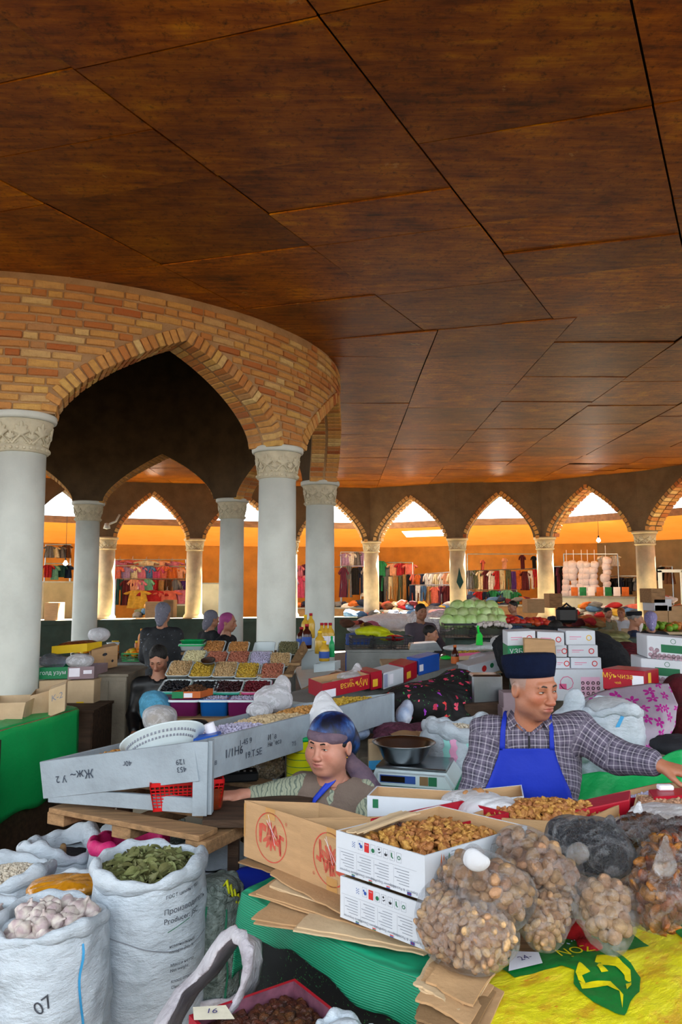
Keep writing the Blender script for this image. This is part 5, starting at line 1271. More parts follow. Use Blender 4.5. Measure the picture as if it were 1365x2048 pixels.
dk = thing('desk', 'worn wooden desk corner where the seated woman rests her arm', 'table', gp(440, 1620, 0)+Vector((0, 0, 0)))
dk.location = (-.45, 3.1, 0); P0 = gp(408, 1668, DZ); P1 = gp(500, 1628, DZ)
V = [gp(405, 1640, DZ), gp(470, 1640, DZ), gp(540, 1640, DZ), gp(640, 1590, DZ), gp(420, 1568, DZ)]; V = [q-Vector(dk.location) for q in V]; n = len(V)
mk('desk_top', V+[q-Vector((0, 0, .03)) for q in V], [tuple(range(n)), tuple(range(2*n-1, n-1, -1))]+[(i, i+n, (i+1) % n+n, (i+1) % n) for i in range(n)], MATS['dark_wood'], dk)
plank(dk, gp(410, 1640, DZ-.03), gp(540, 1640, DZ-.03), .04, .05, 'dark_wood', 'rail'); q = gp(467, 1650, DZ-.05)
MB().box((-.022, -.02, -q.z), (.022, .02, 0), TR(q-Vector(dk.location)+Vector((0, .02, 0)))).make('leg', MATS['dark_wood'], dk)
DF_ = thing('display_stand', 'pale blue painted board display stand full of nuts and beans', 'display', gp(400, 1630, DZ)); R0 = Vector(DF_.location)
pb = 'painted_wood'; X0 = gp(92, 1600, DZ+.01); X1 = gp(402, 1628, DZ+.01); LA = gp(85, 1522, 1.10); LB = dp(392, 1482, X1.y-.01); RB = dp(782, 1386, 4.65); RL = RB+(LA-LB); RL.z = LA.z
def board(a, b, h, th, name='board', m=pb):         # upright board, top edge from a to b
    a, b = Vector(a), Vector(b); d = (b-a).normalized(); s_ = Vector((d.y, -d.x, 0)).normalized(); up = s_.cross(d); up = up if up.z > 0 else -up
    return MB().box((0, -th, -h), ((b-a).length, 0, 0), axes(a-R0, d, -s_, up), bev=.002).make(name, MATS[m], DF_)
board(LA, LB, .155, .02); board(LB, RB, .165, .02); board(RL, RB, .12, .02); board(LA, RL, .10, .02)
board(X0+Vector((.02, 0, .055)), X1+Vector((0, 0, .065)), .06, .02, 'bottom_rail')
MB().box((-.03, -.012, 0), (.028, .012, LB.z-X1.z), TR(X1+Vector((-.0, -.016, 0))-R0)).make('post', MATS[pb], DF_); MB().box((-.012, 0, 0), (.012, .05, LB.z-X1.z), TR(X1+Vector((.032, -.01, 0))-R0)).make('post', MATS[pb], DF_)
MB().box((-.01, -.03, 0), (.02, .03, RB.z-.95), TR(dp(790, 1440, 4.66)*0+Vector((RB.x, RB.y, .95))-R0)).make('post', MATS[pb], DF_)
plank(DF_, RB-Vector((0, 0, .17)), Vector((RB.x, RB.y, .0))+Vector((.01, 0, 0)), .06, .03, pb, 'rear_leg', (1, 0, 0)); plank(DF_, RL-Vector((0, 0, .12)), Vector((RL.x, RL.y, .0))+Vector((.01, 0, 0)), .06, .03, pb, 'rear_leg', (1, 0, 0))
bed = [LA-Vector((0, 0, .05)), LB-Vector((0, 0, .05)), RB-Vector((0, 0, .05)), RL-Vector((0, 0, .05))]
mk('tray_bed', [q-R0 for q in bed], [(0, 1, 2, 3)], MATS['raw_wood'], DF_)
mat('ink', '#2f3a4d', .7, bump=0)
def scrawl(txt, a, b, u, v, size, flip=True):        # pencil notes on the boards
    a, b = Vector(a), Vector(b); d = (b-a).normalized(); n_ = Vector((d.y, -d.x, 0)).normalized(); up = n_.cross(d); up = up if up.z > 0 else -up; n_ = d.cross(up)
    me = text_mesh(txt, size); me.transform(axes(a+d*u-up*v-R0-Vector((d.y*-.001, 0, 0))+Vector((d.y, -d.x, 0)).normalized()*.0235, d, up, n_) @ Matrix.Rotation(PI if flip else 0, 4, 'Z')); me.materials.clear(); me.materials.append(MATS['ink']); inst('lettering', me, DF_)
L1 = (LB-LA).length; scrawl('453', LA, LB, L1*.91, .10, .03); scrawl('129', LA, LB, L1*.91, .07, .03); scrawl('40г', LA, LB, L1*.58, .05, .03); scrawl('Жж~', LA, LB, L1*.28, .07, .05); scrawl('У 2', LA, LB, L1*.14, .08, .04)
for k, (t_, u, v, z_) in enumerate((('1/1Н6', .22, .08, .05), ('Хв', .09, .10, .03), ('19.Т.5Е', .36, .11, .04), ('Ифа', .50, .06, .035), ('Нефеса', .52, .09, .03), ('1-45 9', .30, .05, .035), ('7/5', .68, .12, .03), ('5 3', 1.05, .03, .025))): scrawl(t_, LB, RB, u, v, z_, False)
# things lying on the bed
def onbed(u, v, dz=0.): a = bed[0].lerp(bed[1], u); b = bed[3].lerp(bed[2], u); return a.lerp(b, v)+Vector((0, 0, dz))
mat('ochre_nut', '#c98d4c', .6, .3, 60, .3, 90, rnd=.3); mat('yellow_raisin', '#c9a53a', .45, .25, 50, .3, 90); mat('cream_nut', '#cdb48c', .6, .2, 60, .2, 90)
A_OCH = [deform(1, f_round((.011, .008, .007), 60, .1), 'ochre_nut')]; A_YEL = [deform(1, f_round((.010, .007, .006), 61, .2), 'yellow_raisin')]; A_CRM = [deform(1, f_round((.011, .009, .008), 62, .1), 'cream_nut')]
segs = [(A_LIL, .20, .33, 'pale lilac beans on the display bed', 'lilac_bean'), (A_CRM, .33, .52, 'cream peanuts heaped behind the long painted board', 'cream_nut'), (A_OCH, .52, .72, 'golden brown almonds heaped along the painted board', 'ochre_nut'), (A_YEL, .72, .95, 'yellow raisins at the far end of the display bed', 'yellow_raisin')]
for ms, v0, v1, lab, un in segs:
    a, b, c, d = onbed(.52, v0), onbed(.97, v0), onbed(.97, v1), onbed(.52, v1); cc = (a+b+c+d)/4; ex = (b-a)/2; ey = (d-a)/2
    grain_heap('loose_goods', cc+Vector((0, 0, .0)), ex, ey, .065, ms, 520, None, label=lab, cat='nuts', under=un, seed=int(v0*100), s=1.1)
a, b, c, d = onbed(.05, .03), onbed(.55, .03), onbed(.55, .5), onbed(.05, .5); grain_heap('loose_goods', (a+b+c+d)/4, (b-a)/2, (d-a)/2, .035, A_OCH, 600, None, label='tan nuts spread low at the left end of the display', cat='nuts', under='cardboard', seed=77, s=1.1)
# ================================================================== people
m, nt, p = newmat('skin'); at = nt.n('ShaderNodeVertexColor', _layer_name='tone').outputs[0]; v = nt.coord('Object'); f = nt.noise(v, 60, 4)
nt.L.new(nt.mix(nt.math('MULTIPLY', f, .35), at, srgb('#8a4f3c')), p.inputs['Base Color']); p.inputs['Roughness'].default_value = .5; p.inputs['Subsurface Weight'].default_value = .08; p.inputs['Subsurface Scale'].default_value = .02
nt.L.new(nt.n('ShaderNodeBump', Strength=.25, Distance=.004, Height=nt.noise(v, 130, 4)).outputs[0], p.inputs['Normal'])
mat('eye_white', '#cfc7bd', .3, .03, bump=0); mat('eye_dark', '#1c120d', .2, .03, bump=0); mat('brow_dark', '#2a201c', .9, .2, 80, .5, 200); mat('brow_grey', '#4a423c', .9, .2, 80, .5, 200)
mat('hair_black', '#100d0c', .55, .2, 60, .6, 160, stretch=(1, 1, .2)); mat('hair_grey', '#8b8681', .8, .2, 60, .5, 120)
m, nt, p = newmat('plaid'); uv = nt.n('ShaderNodeSeparateXYZ', i0=nt.n('ShaderNodeAttribute', _attribute_name='pl').outputs['Vector'])
def band(x, per, w, off=0.): 
    fr = nt.math('FRACT', nt.math('MULTIPLY_ADD', x, 1/per, off)); return nt.math('LESS_THAN', nt.math('ABSOLUTE', nt.math('SUBTRACT', fr, .5)), w)
a = nt.math('ADD', band(uv.outputs[0], .021, .095), band(uv.outputs[1], .021, .095)); d_ = nt.math('MULTIPLY', nt.math('ADD', band(uv.outputs[0], .042, .22, .25), band(uv.outputs[1], .042, .22, .25)), .5)
c = nt.mix(d_, srgb('#5a5366'), srgb('#353142')); c = nt.mix(nt.math('MULTIPLY', a, .42), c, srgb('#aaa4b0')); nt.L.new(c, p.inputs['Base Color']); p.inputs['Roughness'].default_value = .85
v = nt.coord('Object'); nt.L.new(nt.n('ShaderNodeBump', Strength=.5, Distance=.03, Height=nt.noise(v, 9, 4, .5)).outputs[0], p.inputs['Normal'])
mat('apron_blue', '#0a2aa6', .7, .06, 5, .25, 12); mat('trousers', '#23242a', .85, .1, 5, .3, 20); mat('cap_navy', '#101830', .95, .15, 30, .2, 90, spec=.1)
mat('vest_taupe', '#7a6a60', .9, .1, 8, .35, 90)
m, nt, p = newmat('marbled_dress'); v = nt.coord('Object'); w = nt.n('ShaderNodeTexWave', Vector=v, Scale=16., Distortion=14., Detail=2., i3=2.).outputs[0] if False else nt.n('ShaderNodeTexWave', Vector=v, Scale=17., Distortion=12., Detail=2.).outputs[0]
nt.L.new(nt.ramp(w, [(.0, srgb('#5f6a60')), (.22, srgb('#868f7c')), (.6, srgb('#a3a78f')), (1, srgb('#8f9682'))]), p.inputs['Base Color']); p.inputs['Roughness'].default_value = .8
nt.L.new(nt.n('ShaderNodeBump', Strength=.5, Distance=.03, Height=nt.noise(v, 12, 4)).outputs[0], p.inputs['Normal'])
m, nt, p = newmat('scarf_blue'); v = nt.coord('Object'); w = nt.noise(nt.n('ShaderNodeMapping', Vector=v, Scale=(1, 1, .6)).outputs[0], 13, 4, .6)
nt.L.new(nt.ramp(w, [(.42, srgb('#040a20')), (.52, srgb('#082052')), (.60, srgb('#12407f')), (.74, srgb('#6f94c4'))]), p.inputs['Base Color']); p.inputs['Roughness'].default_value = .5
mat('scarf_mauve', '#6f5a66', .75, .2, 14, .3, 60, col2='#4b3f52'); mat('ribbon_blue', '#1b3cc0', .5, .05, bump=.05); mat('gold', '#c99a3c', .25, metal=1., bump=0)
floral('scarf_grey_print', '#6a6a78', ['#b9b6c4', '#40404e'], 40., .25, leaf='#33333f'); floral('scarf_pale_print', '#8a83b4', ['#dcd8ee', '#5c5490'], 38., .3, leaf='#cdc8e6'); mat('scarf_magenta', '#a1447f', .75, .12, 10, .3, 40)
floral('dress_dark_print', '#14171d', ['#5a6470', '#39414d', '#7b8593'], 22., .25, leaf='#2c3440')
def head_sdf(M, s, age=0., h=.0028, fem=False):
    """M: rotation and place of the head, s: scale"""
    R = M.to_3x3(); P = lambda x, y, z: tuple(M @ Vector((x*s, y*s, z*s))); c0 = M.translation
    sd = SDF([c0[i]-.16*s for i in range(3)], [c0[i]+.16*s for i in range(3)], h); E = lambda c, r, k=.02, op='add': sd.ell(P(*c), [q*s for q in r], R, k*s, op); Cc = lambda a, b, ra, rb, k=.012, op='add': sd.cap(P(*a), P(*b), ra*s, rb*s, k*s, op)
    wd = 1.15 if fem else 1.0; nf = .9 if fem else 1.
    E((0, .012, .032), (.075*wd, .094, .084)); E((0, -.022, -.030), (.061*wd, .066, .080), .04); E((0, -.050, -.088), (.028*wd, .028, .024), .035)
    for x in (-1, 1):
        E((x*.040*wd, -.056, -.022), (.022, .020, .019), .025); E((x*.050*wd, -.012, -.062), (.018, .035, .025), .03)
        E((x*.030, -.092, .008), (.017, .012, .011), .016, 'sub')
        E((x*.031, -.0735, .006), (.0165, .0125, .0115), .006)               # eyelids
        Cc((x*.018, -.0905, .0045), (x*.043, -.080, .0035), .0016, .0014, .002, 'sub')
        E((x*.0125, -.098, -.033), (.009, .011, .008), .008); 
        E((x*.007, -.1035, -.040), (.0035, .004, .003), .002, 'sub')
        E((x*.079*wd, .012, -.004), (.009, .019, .031), .010); E((x*.086*wd, .008, .000), (.005, .010, .018), .006, 'sub')
        Cc((x*.028, -.088, -.036), (x*.038, -.078, -.062), .0012, .0012, .006, 'sub')          # fold beside the mouth
    Cc((-.034, -.080, .026), (.034, -.080, .026), .0095, .0095, .018)
    Cc((0, -.086*nf**.3, .016), (0, -.108*nf**.9, -.030), .0075, .0115, .012); E((0, -.108*nf**.9, -.032), (.0125, .010, .010), .008)
    if fem: [E((x*.044, -.048, -.040), (.030, .026, .028), .03) for x in (-1, 1)]; E((0, -.03, -.085), (.048, .04, .03), .03)
    E((0, -.082, -.060), (.026, .014, .018), .015)
    Cc((-.019, -.0905, -.0545), (0, -.0965, -.0525), .0042, .0052, .005); Cc((.019, -.0905, -.0545), (0, -.0965, -.0525), .0042, .0052, .005)
    Cc((-.015, -.0905, -.0650), (.015, -.0905, -.0650), .0058, .0058, .006); 
    Cc((-.024, -.0905, -.0592), (0, -.101, -.0592), .0013, .0013, .002, 'sub'); Cc((.024, -.0905, -.0592), (0, -.101, -.0592), .0013, .0013, .002, 'sub')
    Cc((0, .018, -.05), (0, .030, -.20), .050*wd, .058*wd, .03)
    if age:
        for z in (.045, .056): Cc((-.03, -.083, z), (.03, -.083, z), .001, .001, .004, 'sub')
    return sd
def tone(V, M, s, base, lip='#9a4a48', stubble=None, hair=None):
    C = np.tile(np.array((*srgb(base), 1.)), (len(V), 1)); L = (V-np.array(M.translation))@np.array(M.to_3x3())/s; x, y, z = L.T
    def blend(w, col): w = np.clip(w, 0, 1)[:, None]; C[:, :3] = C[:, :3]*(1-w)+np.array(srgb(col))*w
    near = (np.abs(L).max(1) < .13)
    blend(near*.35*np.exp(-(((np.abs(x)-.042)/.02)**2+((z+.02)/.02)**2))*(y < -.02), '#b0503f'); blend(near*.5*np.exp(-((x/.014)**2+((z+.034)/.012)**2))*(y < -.09), '#b0503f')
    if stubble: blend(near*.5*(y < .01)*np.clip((-.045-z)/.02, 0, 1)*np.clip((.13+z)/.03, 0, 1), stubble)
    blend(near*.8*np.exp(-((x/.02)**4+((z+.0595)/.0085)**4))*(y < -.082), lip)
    if hair: blend(near*.7*(y > -.035)*(np.abs(x) > .045)*np.clip((z-.0)/.02, 0, 1)*np.clip((.075-z)/.02, 0, 1)+near*.7*(y > .04)*(z > -.05), hair)
    return C
def hand_caps(sd, w, tip, up, s=1., curl=.5, side=1):
    """palm and five bent fingers from wrist w toward tip; up is the back of the hand; side is where the thumb leaves"""
    w = Vector(w); d = (Vector(tip)-w).normalized(); up = (Vector(up)-d*Vector(up).dot(d)).normalized(); sx = d.cross(up)*side
    pc = w+d*.048*s
    for k in (-1.2, -.4, .4, 1.2): sd.cap(w+sx*k*.012*s, w+d*.085*s+sx*k*.017*s, .0155*s, .0125*s, k=.012)
    for k, L in ((-1.35, .066), (-.45, .076), (.45, .082), (1.35, .074)):
        a = w+d*.086*s+sx*k*.0175*s; dd = (d-up*curl*.35).normalized(); b = a+dd*L*.45*s; d2 = (d-up*curl*1.0).normalized(); c = b+d2*L*.32*s; d3 = (d-up*curl*1.8).normalized(); e = c+d3*L*.26*s
        sd.cap(a, b, .0095*s, .0088*s, k=.004); sd.cap(b, c, .0088*s, .008*s, k=.003); sd.cap(c, e, .008*s, .0068*s, k=.003)
    a = w+d*.02*s+sx*.020*s; b = w+d*.055*s+sx*.048*s-up*.012*s; c = b+(d*.8+sx*.35-up*.3).normalized()*.03*s; e = c+(d-up*.4).normalized()*.024*s
    sd.cap(a, b, .016*s, .012*s, k=.012); sd.cap(b, c, .0115*s, .0095*s, k=.004); sd.cap(c, e, .0095*s, .0078*s, k=.003)
def body_sdf(J, s, h, grow=0., parts='all', wr=0., build=1.):
    pts = [np.array(v) for k, v in J.items() if isinstance(v, Vector)]; lo = np.min(pts, 0)-.2*s; hi = np.max(pts, 0)+.22*s; sd = SDF(lo, hi, h); g = grow; f = J['face']; ax = Vector((math.cos(f), math.sin(f), 0)); R = Matrix.Rotation(f, 3, 'Z'); b = build
    if parts in ('all', 'torso', 'top'):
        sd.ell(J['chest'], [.165*s*b+g, .11*s*b+g, .19*s+g], R, .05); mid = Vector(J['chest']).lerp(Vector(J['pelvis']), .55); sd.ell(mid, [.145*s*b+g, .105*s*b+g, .19*s+g], R, .06); sd.ell(J['pelvis'], [.155*s*b+g, .12*s*b+g, .13*s+g], R, .06)
        for q in ('ls', 'rs'): sd.cap(Vector(J['neck'])-Vector((0, 0, .03)), J[q], .050*s+g, .052*s+g, k=.05)
    if parts in ('all', 'arms', 'top'):
        for a, bb, c in (('ls', 'le', 'lw'), ('rs', 're', 'rw')):
            sd.cap(J[a], J[bb], .050*s*b+g, .040*s*b+g, k=.03); sd.cap(J[bb], Vector(J[bb]).lerp(J[c], 1 if parts == 'all' else J.get('cuff_'+a[0], .85)), .040*s*b+g, (.027 if parts == 'all' else .030)*s+g*.9, k=.02)
    if parts in ('all', 'legs') and 'lk' in J:
        for x, hx, k_, a_ in ((-1, 'lh', 'lk', 'la'), (1, 'rh', 'rk', 'ra')):
            hp = Vector(J['pelvis'])+ax*x*.085*s-Vector((0, 0, .03)); sd.cap(hp, J[k_], .080*s+g, .055*s+g, k=.04); sd.cap(J[k_], J[a_], .052*s+g, .036*s+g, k=.02)
            if parts == 'all': fw = Vector((math.sin(f), -math.cos(f), 0)); sd.cap(Vector(J[a_])-Vector((0, 0, .03)), Vector(J[a_])+fw*.15*s-Vector((0, 0, .045)), .034*s, .028*s, k=.02)
    if parts == 'all': sd.cap(Vector(J['neck'])-Vector((0, 0, .05)), J['head'], .055*s, .05*s, k=.03)
    return sd
def setcol(o, C):
    a = o.data.color_attributes.new('tone', 'FLOAT_COLOR', 'POINT'); a.data.foreach_set('color', np.asarray(C, np.float32).ravel())
class Person:
    def __init__(s, label, J, yaw, pitch=0., roll=0., hs=1., skin='#b98468', hres=.005, bres=.012, fem=False, age=0, stubble=None, hair=None, group=None, hands=True, build=1., lip='#9a4a48', brow='brow_dark', sc=1., handup=((0, 0, 1), (0, 0, 1)), curl=(.5, .5), tside=(1, -1), iris=0.):
        s.J = J; s.sc = sc; s.hs = hs; s.build = build; base = Vector((J['pelvis'].x, J['pelvis'].y, 0)); s.root = thing('person', label, 'person', base, 0, group); s.b = np.array(base)
        s.M = Matrix.Translation(J['head']) @ Matrix.Rotation(yaw, 4, 'Z') @ Matrix.Rotation(pitch, 4, 'X') @ Matrix.Rotation(roll, 4, 'Y'); hd = head_sdf(s.M, hs, age, hres, fem)
        V1, F1 = hd.mesh(); bd = body_sdf(J, sc, bres, build=build)
        if hands:
            for i, q in enumerate('lr'):
                if q+'f' in J: hand_caps(bd, J[q+'w'], J[q+'f'], handup[i], sc, curl[i], tside[i])
        V2, F2 = bd.mesh(); V = np.concatenate([V1, V2]); o = mk('body', V-s.b, list(map(tuple, F1))+[tuple(f+len(V1)) for f in F2], MATS['skin'], s.root, True); setcol(o, tone(V, s.M, hs, skin, lip, stubble, hair)); s.body = o
        for x in (-1, 1):
            if hres > .0045: 
                s.hpart('eye', [((x*.031, -.0835, .0045), (.012, .0055, .0032))], 'eye_dark', .002)
            else:
                e = s.hpart('eye', [((x*.031, -.0830, .0042), (.0120, .0056, .0026))], 'eye_white', .0012); s.hpart('iris', [((x*.031+iris, -.0868, .0042), (.0044, .0025, .0026))], 'eye_dark', .001, parent=e); s.hcap('lash', [(x*.0185, -.0885, .0055), (x*.030, -.0905, .0085), (x*.043, -.0815, .006)], [.0010, .0014, .0009], 'eye_dark')
            s.hcap('eyebrow', [(x*.015, -.0935, .0255), (x*.030, -.0925, .0300), (x*.046, -.0800, .0225)], [.0028, .0036, .0016], brow)
    def hpart(s, name, ells, m, h=.003, k=.01, caps=(), sub=(), n=0., parent=None):
        pts = [s.M @ (Vector(c)*s.hs) for c, r in ells]+[s.M @ (Vector(q)*s.hs) for c in caps for q in c[:2]]; mr = max([max(r) for c, r in ells]+[max(c[2], c[3]) for c in caps])*s.hs
        sd = SDF(np.min(pts, 0)-mr-.01, np.max(pts, 0)+mr+.01, h); R = s.M.to_3x3()
        for c, r in ells: sd.ell(s.M @ (Vector(c)*s.hs), [q*s.hs for q in r], R, k)
        for a, b, ra, rb in caps: sd.cap(s.M @ (Vector(a)*s.hs), s.M @ (Vector(b)*s.hs), ra*s.hs, rb*s.hs, k)
        for c, r in sub: sd.ell(s.M @ (Vector(c)*s.hs), [q*s.hs for q in r], R, .006, 'sub')
        V, F = sd.mesh()
        if n: V = V+(tex3(V, 3, 30, 3)*n)[:, None]
        return mk(name, V-s.b, F, MATS[m], parent or s.root, True)
    def hcap(s, name, pts, r, m): 
        P = [s.M @ (Vector(p)*s.hs)-Vector(s.b) for p in pts]; return MB().tube(P, [q*s.hs for q in r], 6).make(name, MATS[m], s.root, True)
    def cloth(s, name, m, parts='top', grow=.014, h=.009, wr=.006, neck=(.062, .02), plaid=False, seed=0, extra=None, cut=None, fr=9):
        sd = body_sdf(s.J, s.sc, h, grow, parts, build=s.build)
        if extra: extra(sd)
        if neck and parts in ('top', 'torso'): N = Vector(s.J['neck']); sd.cap(N+Vector((0, 0, .12)), N+Vector((0, 0, -neck[1])), neck[0]*1.25, neck[0]*.85, k=.01, op='sub')
        if parts != 'legs':
            pass
        s.sd = sd; V, F = sd.mesh(); n = tex3(V*np.array((1.6, 1.6, 1)), seed, fr, 2)*.6+tex3(V*np.array((1, 1, 2)), seed+4, fr*2.5, 2)*.4; G = V-V.mean(0); G /= np.linalg.norm(G, axis=1)[:, None]
        W = V+G*(np.clip(n, -1, 1)*wr)[:, None]; o = mk(name, W-s.b, F, MATS[m], s.root, True)
        if plaid:
            J = s.J; C = np.array(J['chest']); f = J['face']; ax = np.array((math.cos(f), math.sin(f), 0)); best = np.full(len(V), .155); U = np.stack([(V-C)@ax*1.0, V[:, 2]+V[:, 1]*.5, V[:, 2]*0], 1)
            U[:, 0] = np.where(np.abs(U[:, 0]) < 9, U[:, 0]+.35*(V[:, 1]-C[1])*np.sign(U[:, 0]), 0)
            for a, b in (('ls', 'le'), ('le', 'lw'), ('rs', 're'), ('re', 'rw')):
                A = np.array(J[a]); B = np.array(J[b]); L = np.linalg.norm(B-A); d = (B-A)/L; t = (V-A)@d; Q = V-A-t[:, None]*d; r = np.linalg.norm(Q, axis=1); e1 = np.cross(d, (0, 1, 0)); e1 /= np.linalg.norm(e1); e2 = np.cross(d, e1)
                msk = (t > (.02 if a[1] == 's' else -.01)) & (t < L+.05) & (r < .10)
                U[msk] = np.stack([t+(0 if a[1] == 's' else .31), np.arctan2(Q@e2, Q@e1)*.062, t*0], 1)[msk]
            at = o.data.attributes.new('pl', 'FLOAT_VECTOR', 'POINT'); at.data.foreach_set('vector', U.astype(np.float32).ravel())
        return o
    def project(s, px, py, off=.007, y0=-.4):
        r = ray(px, py); C = Vector((0, 0, CAMZ)); Y = s.J['chest'].y+y0
        for k in range(400):
            q = C+r*((Y+k*.003)/r.y); i = ((np.array(q)-s.sd.lo)/s.sd.h).astype(int)
            if np.all(i >= 0) and np.all(i < s.sd.n) and s.sd.D[tuple(i)] < off: return q
        return C+r*(s.J['chest'].y/r.y)
    def patch(s, name, rows, m, nu=16, off=.009, th=.004, up=5):
        """cloth laid on the clothes: rows of (left px, right px, y) seen from the front"""
        V = []; R = []
        for i in range(len(rows)-1):
            for k in range(up): t = k/up; R.append([rows[i][j]*(1-t)+rows[i+1][j]*t for j in range(4 if len(rows[0]) > 3 else 3)])
        R.append(rows[-1])
        for r in R:
            for j in range(nu+1): u = j/nu; V.append(s.project(r[0]*(1-u)+r[1]*u, r[2]*(1-u)+(r[3] if len(r) > 3 else r[2])*u, off)-Vector(s.b))
        Z = np.array([tuple(v) for v in V]).reshape(len(R), nu+1, 3)
        for _ in range(2): Z[1:-1, :, 1] = (Z[:-2, :, 1]+Z[2:, :, 1]+2*Z[1:-1, :, 1])/4; Z[:, 1:-1, 1] = (Z[:, :-2, 1]+Z[:, 2:, 1]+2*Z[:, 1:-1, 1])/4
        o = mk(name, Z.reshape(-1, 3), [(i*(nu+1)+j, i*(nu+1)+j+1, (i+1)*(nu+1)+j+1, (i+1)*(nu+1)+j) for i in range(len(R)-1) for j in range(nu)], MATS[m], s.root, True)
        o.modifiers.new('thickness', 'SOLIDIFY').thickness = th; return o
# ---- the man in the checked shirt
T = 3.08
J = dict(head=dp(1067, 1376, 3.03), neck=dp(1056, 1462, 3.10), chest=dp(1066, 1548, 3.14), pelvis=dp(1066, 1745, 3.18), ls=dp(980, 1466, 3.12), le=dp(948, 1600, 3.06), lw=dp(975, 1690, 2.93),
         rs=dp(1156, 1464, 3.12), re=dp(1240, 1514, 3.02), rw=dp(1318, 1530, 2.90), rf=dp(1375, 1545, 2.86), lf=dp(1010, 1720, 2.88), face=.12, cuff_l=.95, cuff_r=.78)
px_ = J['pelvis']; J.update(lk=Vector((px_.x-.1, 3.15, .45)), rk=Vector((px_.x+.1, 3.15, .45)), la=Vector((px_.x-.11, 3.2, .09)), ra=Vector((px_.x+.11, 3.2, .09)))
man = Person('man in grey checked shirt, blue apron and navy cap reaching right', J, .46, .12, -.03, hs=1.02, skin='#a86e52', hres=.0027, bres=.0065, age=1, stubble='#8b6a5c', hair='#8c7f78', brow='brow_grey', build=1.08, handup=((0, 0, 1), (0, -.35, 1)), curl=(.5, .75), tside=(1, 1), iris=.003)
man.cloth('trousers', 'trousers', 'legs', .014, .012, .004)
man.cloth('shirt', 'plaid', 'top', .022, .0075, .013, (.062, .040), True, 2, fr=8)
man.patch('apron', [(1000, 1108, 1497), (997, 1112, 1512), (985, 1124, 1545), (970, 1140, 1580), (960, 1148, 1610), (955, 1150, 1720)], 'apron_blue', 18, .012)
man.patch('apron_strap', [(1008, 1016, 1424, 1422), (1002, 1012, 1455, 1455), (999, 1010, 1500, 1500)], 'apron_blue', 3, .014)
man.patch('apron_strap', [(1096, 1103, 1428, 1430), (1099, 1107, 1460, 1460), (1100, 1109, 1500, 1500)], 'apron_blue', 3, .014)
# collar wings, placket and cap
def wing(p, pxs, m, name='collar', off=.014):
    P = [p.project(a, b, off)-Vector(p.b) for a, b in pxs]; n = len(P); c = sum(P, Vector())/n; P = [q+Vector((0, -.006, 0)) for q in P]
    V = P+[q+Vector((0, .006, 0)) for q in P]; o = mk(name, V, [tuple(range(n)), tuple(range(2*n-1, n-1, -1))]+[(i, i+n, (i+1) % n+n, (i+1) % n) for i in range(n)], MATS[m], p.root)
    if m == 'plaid':
        at = o.data.attributes.new('pl', 'FLOAT_VECTOR', 'POINT'); at.data.foreach_set('vector', np.array([(v[0]+v[2]*.5, v[2]-v[0]*.5, 0) for v in V], np.float32).ravel())
    return o
wing(man, [(1022, 1418), (1014, 1440), (1019, 1462), (1034, 1446), (1052, 1468), (1060, 1472), (1045, 1450), (1030, 1428)], 'plaid')
wing(man, [(1100, 1422), (1104, 1442), (1099, 1462), (1088, 1448), (1066, 1470), (1062, 1466), (1080, 1446), (1092, 1428)], 'plaid')
man.patch('placket', [(1057, 1061, 1472), (1057, 1061, 1496)], 'trousers', 2, .011, .002)
def capmesh(p, m, name='cap', z0=.047, r=(.082, .102), hh=.075, tilt=-.16, sq=3.2, dy=.012):
    V = []; F = []; n = 48; prof = [(.965, -.004), (1.0, 0), (1.03, .25), (1.05, .6), (1.03, .88), (.96, .99), (.7, 1.03), (.35, 1.02), (.02, 1.0)]
    for k, z in prof:
        for i in range(n):
            a = 2*PI*i/n; q = 1/((abs(math.cos(a))**sq+abs(math.sin(a))**sq)**(1/sq)); q = 1+(q-1)*min(1, max(0, z)*1.2)*.8
            V.append(p.M @ (Matrix.Rotation(tilt, 4, 'X') @ Vector((r[0]*k*q*math.cos(a), r[1]*k*q*math.sin(a)+dy, z*hh+z0))*p.hs)-Vector(p.b))
    F = [(j*n+i, j*n+(i+1) % n, (j+1)*n+(i+1) % n, (j+1)*n+i) for j in range(len(prof)-1) for i in range(n)]; F.append(tuple((len(prof)-1)*n+i for i in range(n)))
    o = mk(name, V, F, MATS[m], p.root, True); return o
capmesh(man, 'cap_navy', hh=.088, z0=.043, r=(.084, .104), tilt=-.20)
# ---- the woman at the desk
J = dict(head=dp(658, 1490, 3.42), neck=dp(676, 1566, 3.47), chest=dp(672, 1650, 3.50), pelvis=dp(690, 1790, 3.55), ls=dp(606, 1578, 3.52), le=dp(545, 1592, 3.50), lw=dp(484, 1590, 3.42), lf=dp(440, 1592, 3.38),
         rs=dp(735, 1592, 3.42), re=dp(748, 1660, 3.34), rw=dp(700, 1700, 3.2), rf=dp(660, 1700, 3.15), lk=dp(496, 1800, 3.20), rk=dp(585, 1830, 3.08), face=-.28, cuff_l=.62, cuff_r=.9)
J['la'] = Vector((J['lk'].x, J['lk'].y-.02, .09)); J['ra'] = Vector((J['rk'].x, J['rk'].y-.02, .09))
wom = Person('seated woman in blue headscarf and taupe vest, arm on desk', J, -.52, .06, .04, hs=1.06, skin='#c98e78', hres=.0027, bres=.0065, fem=True, build=1.14, lip='#a8585c', handup=((0, -.3, 1), (0, 0, 1)), curl=(.6, .5), tside=(-1, 1))
wom.cloth('dress', 'marbled_dress', 'top', .014, .0075, .008, (.074, .07), False, 5)
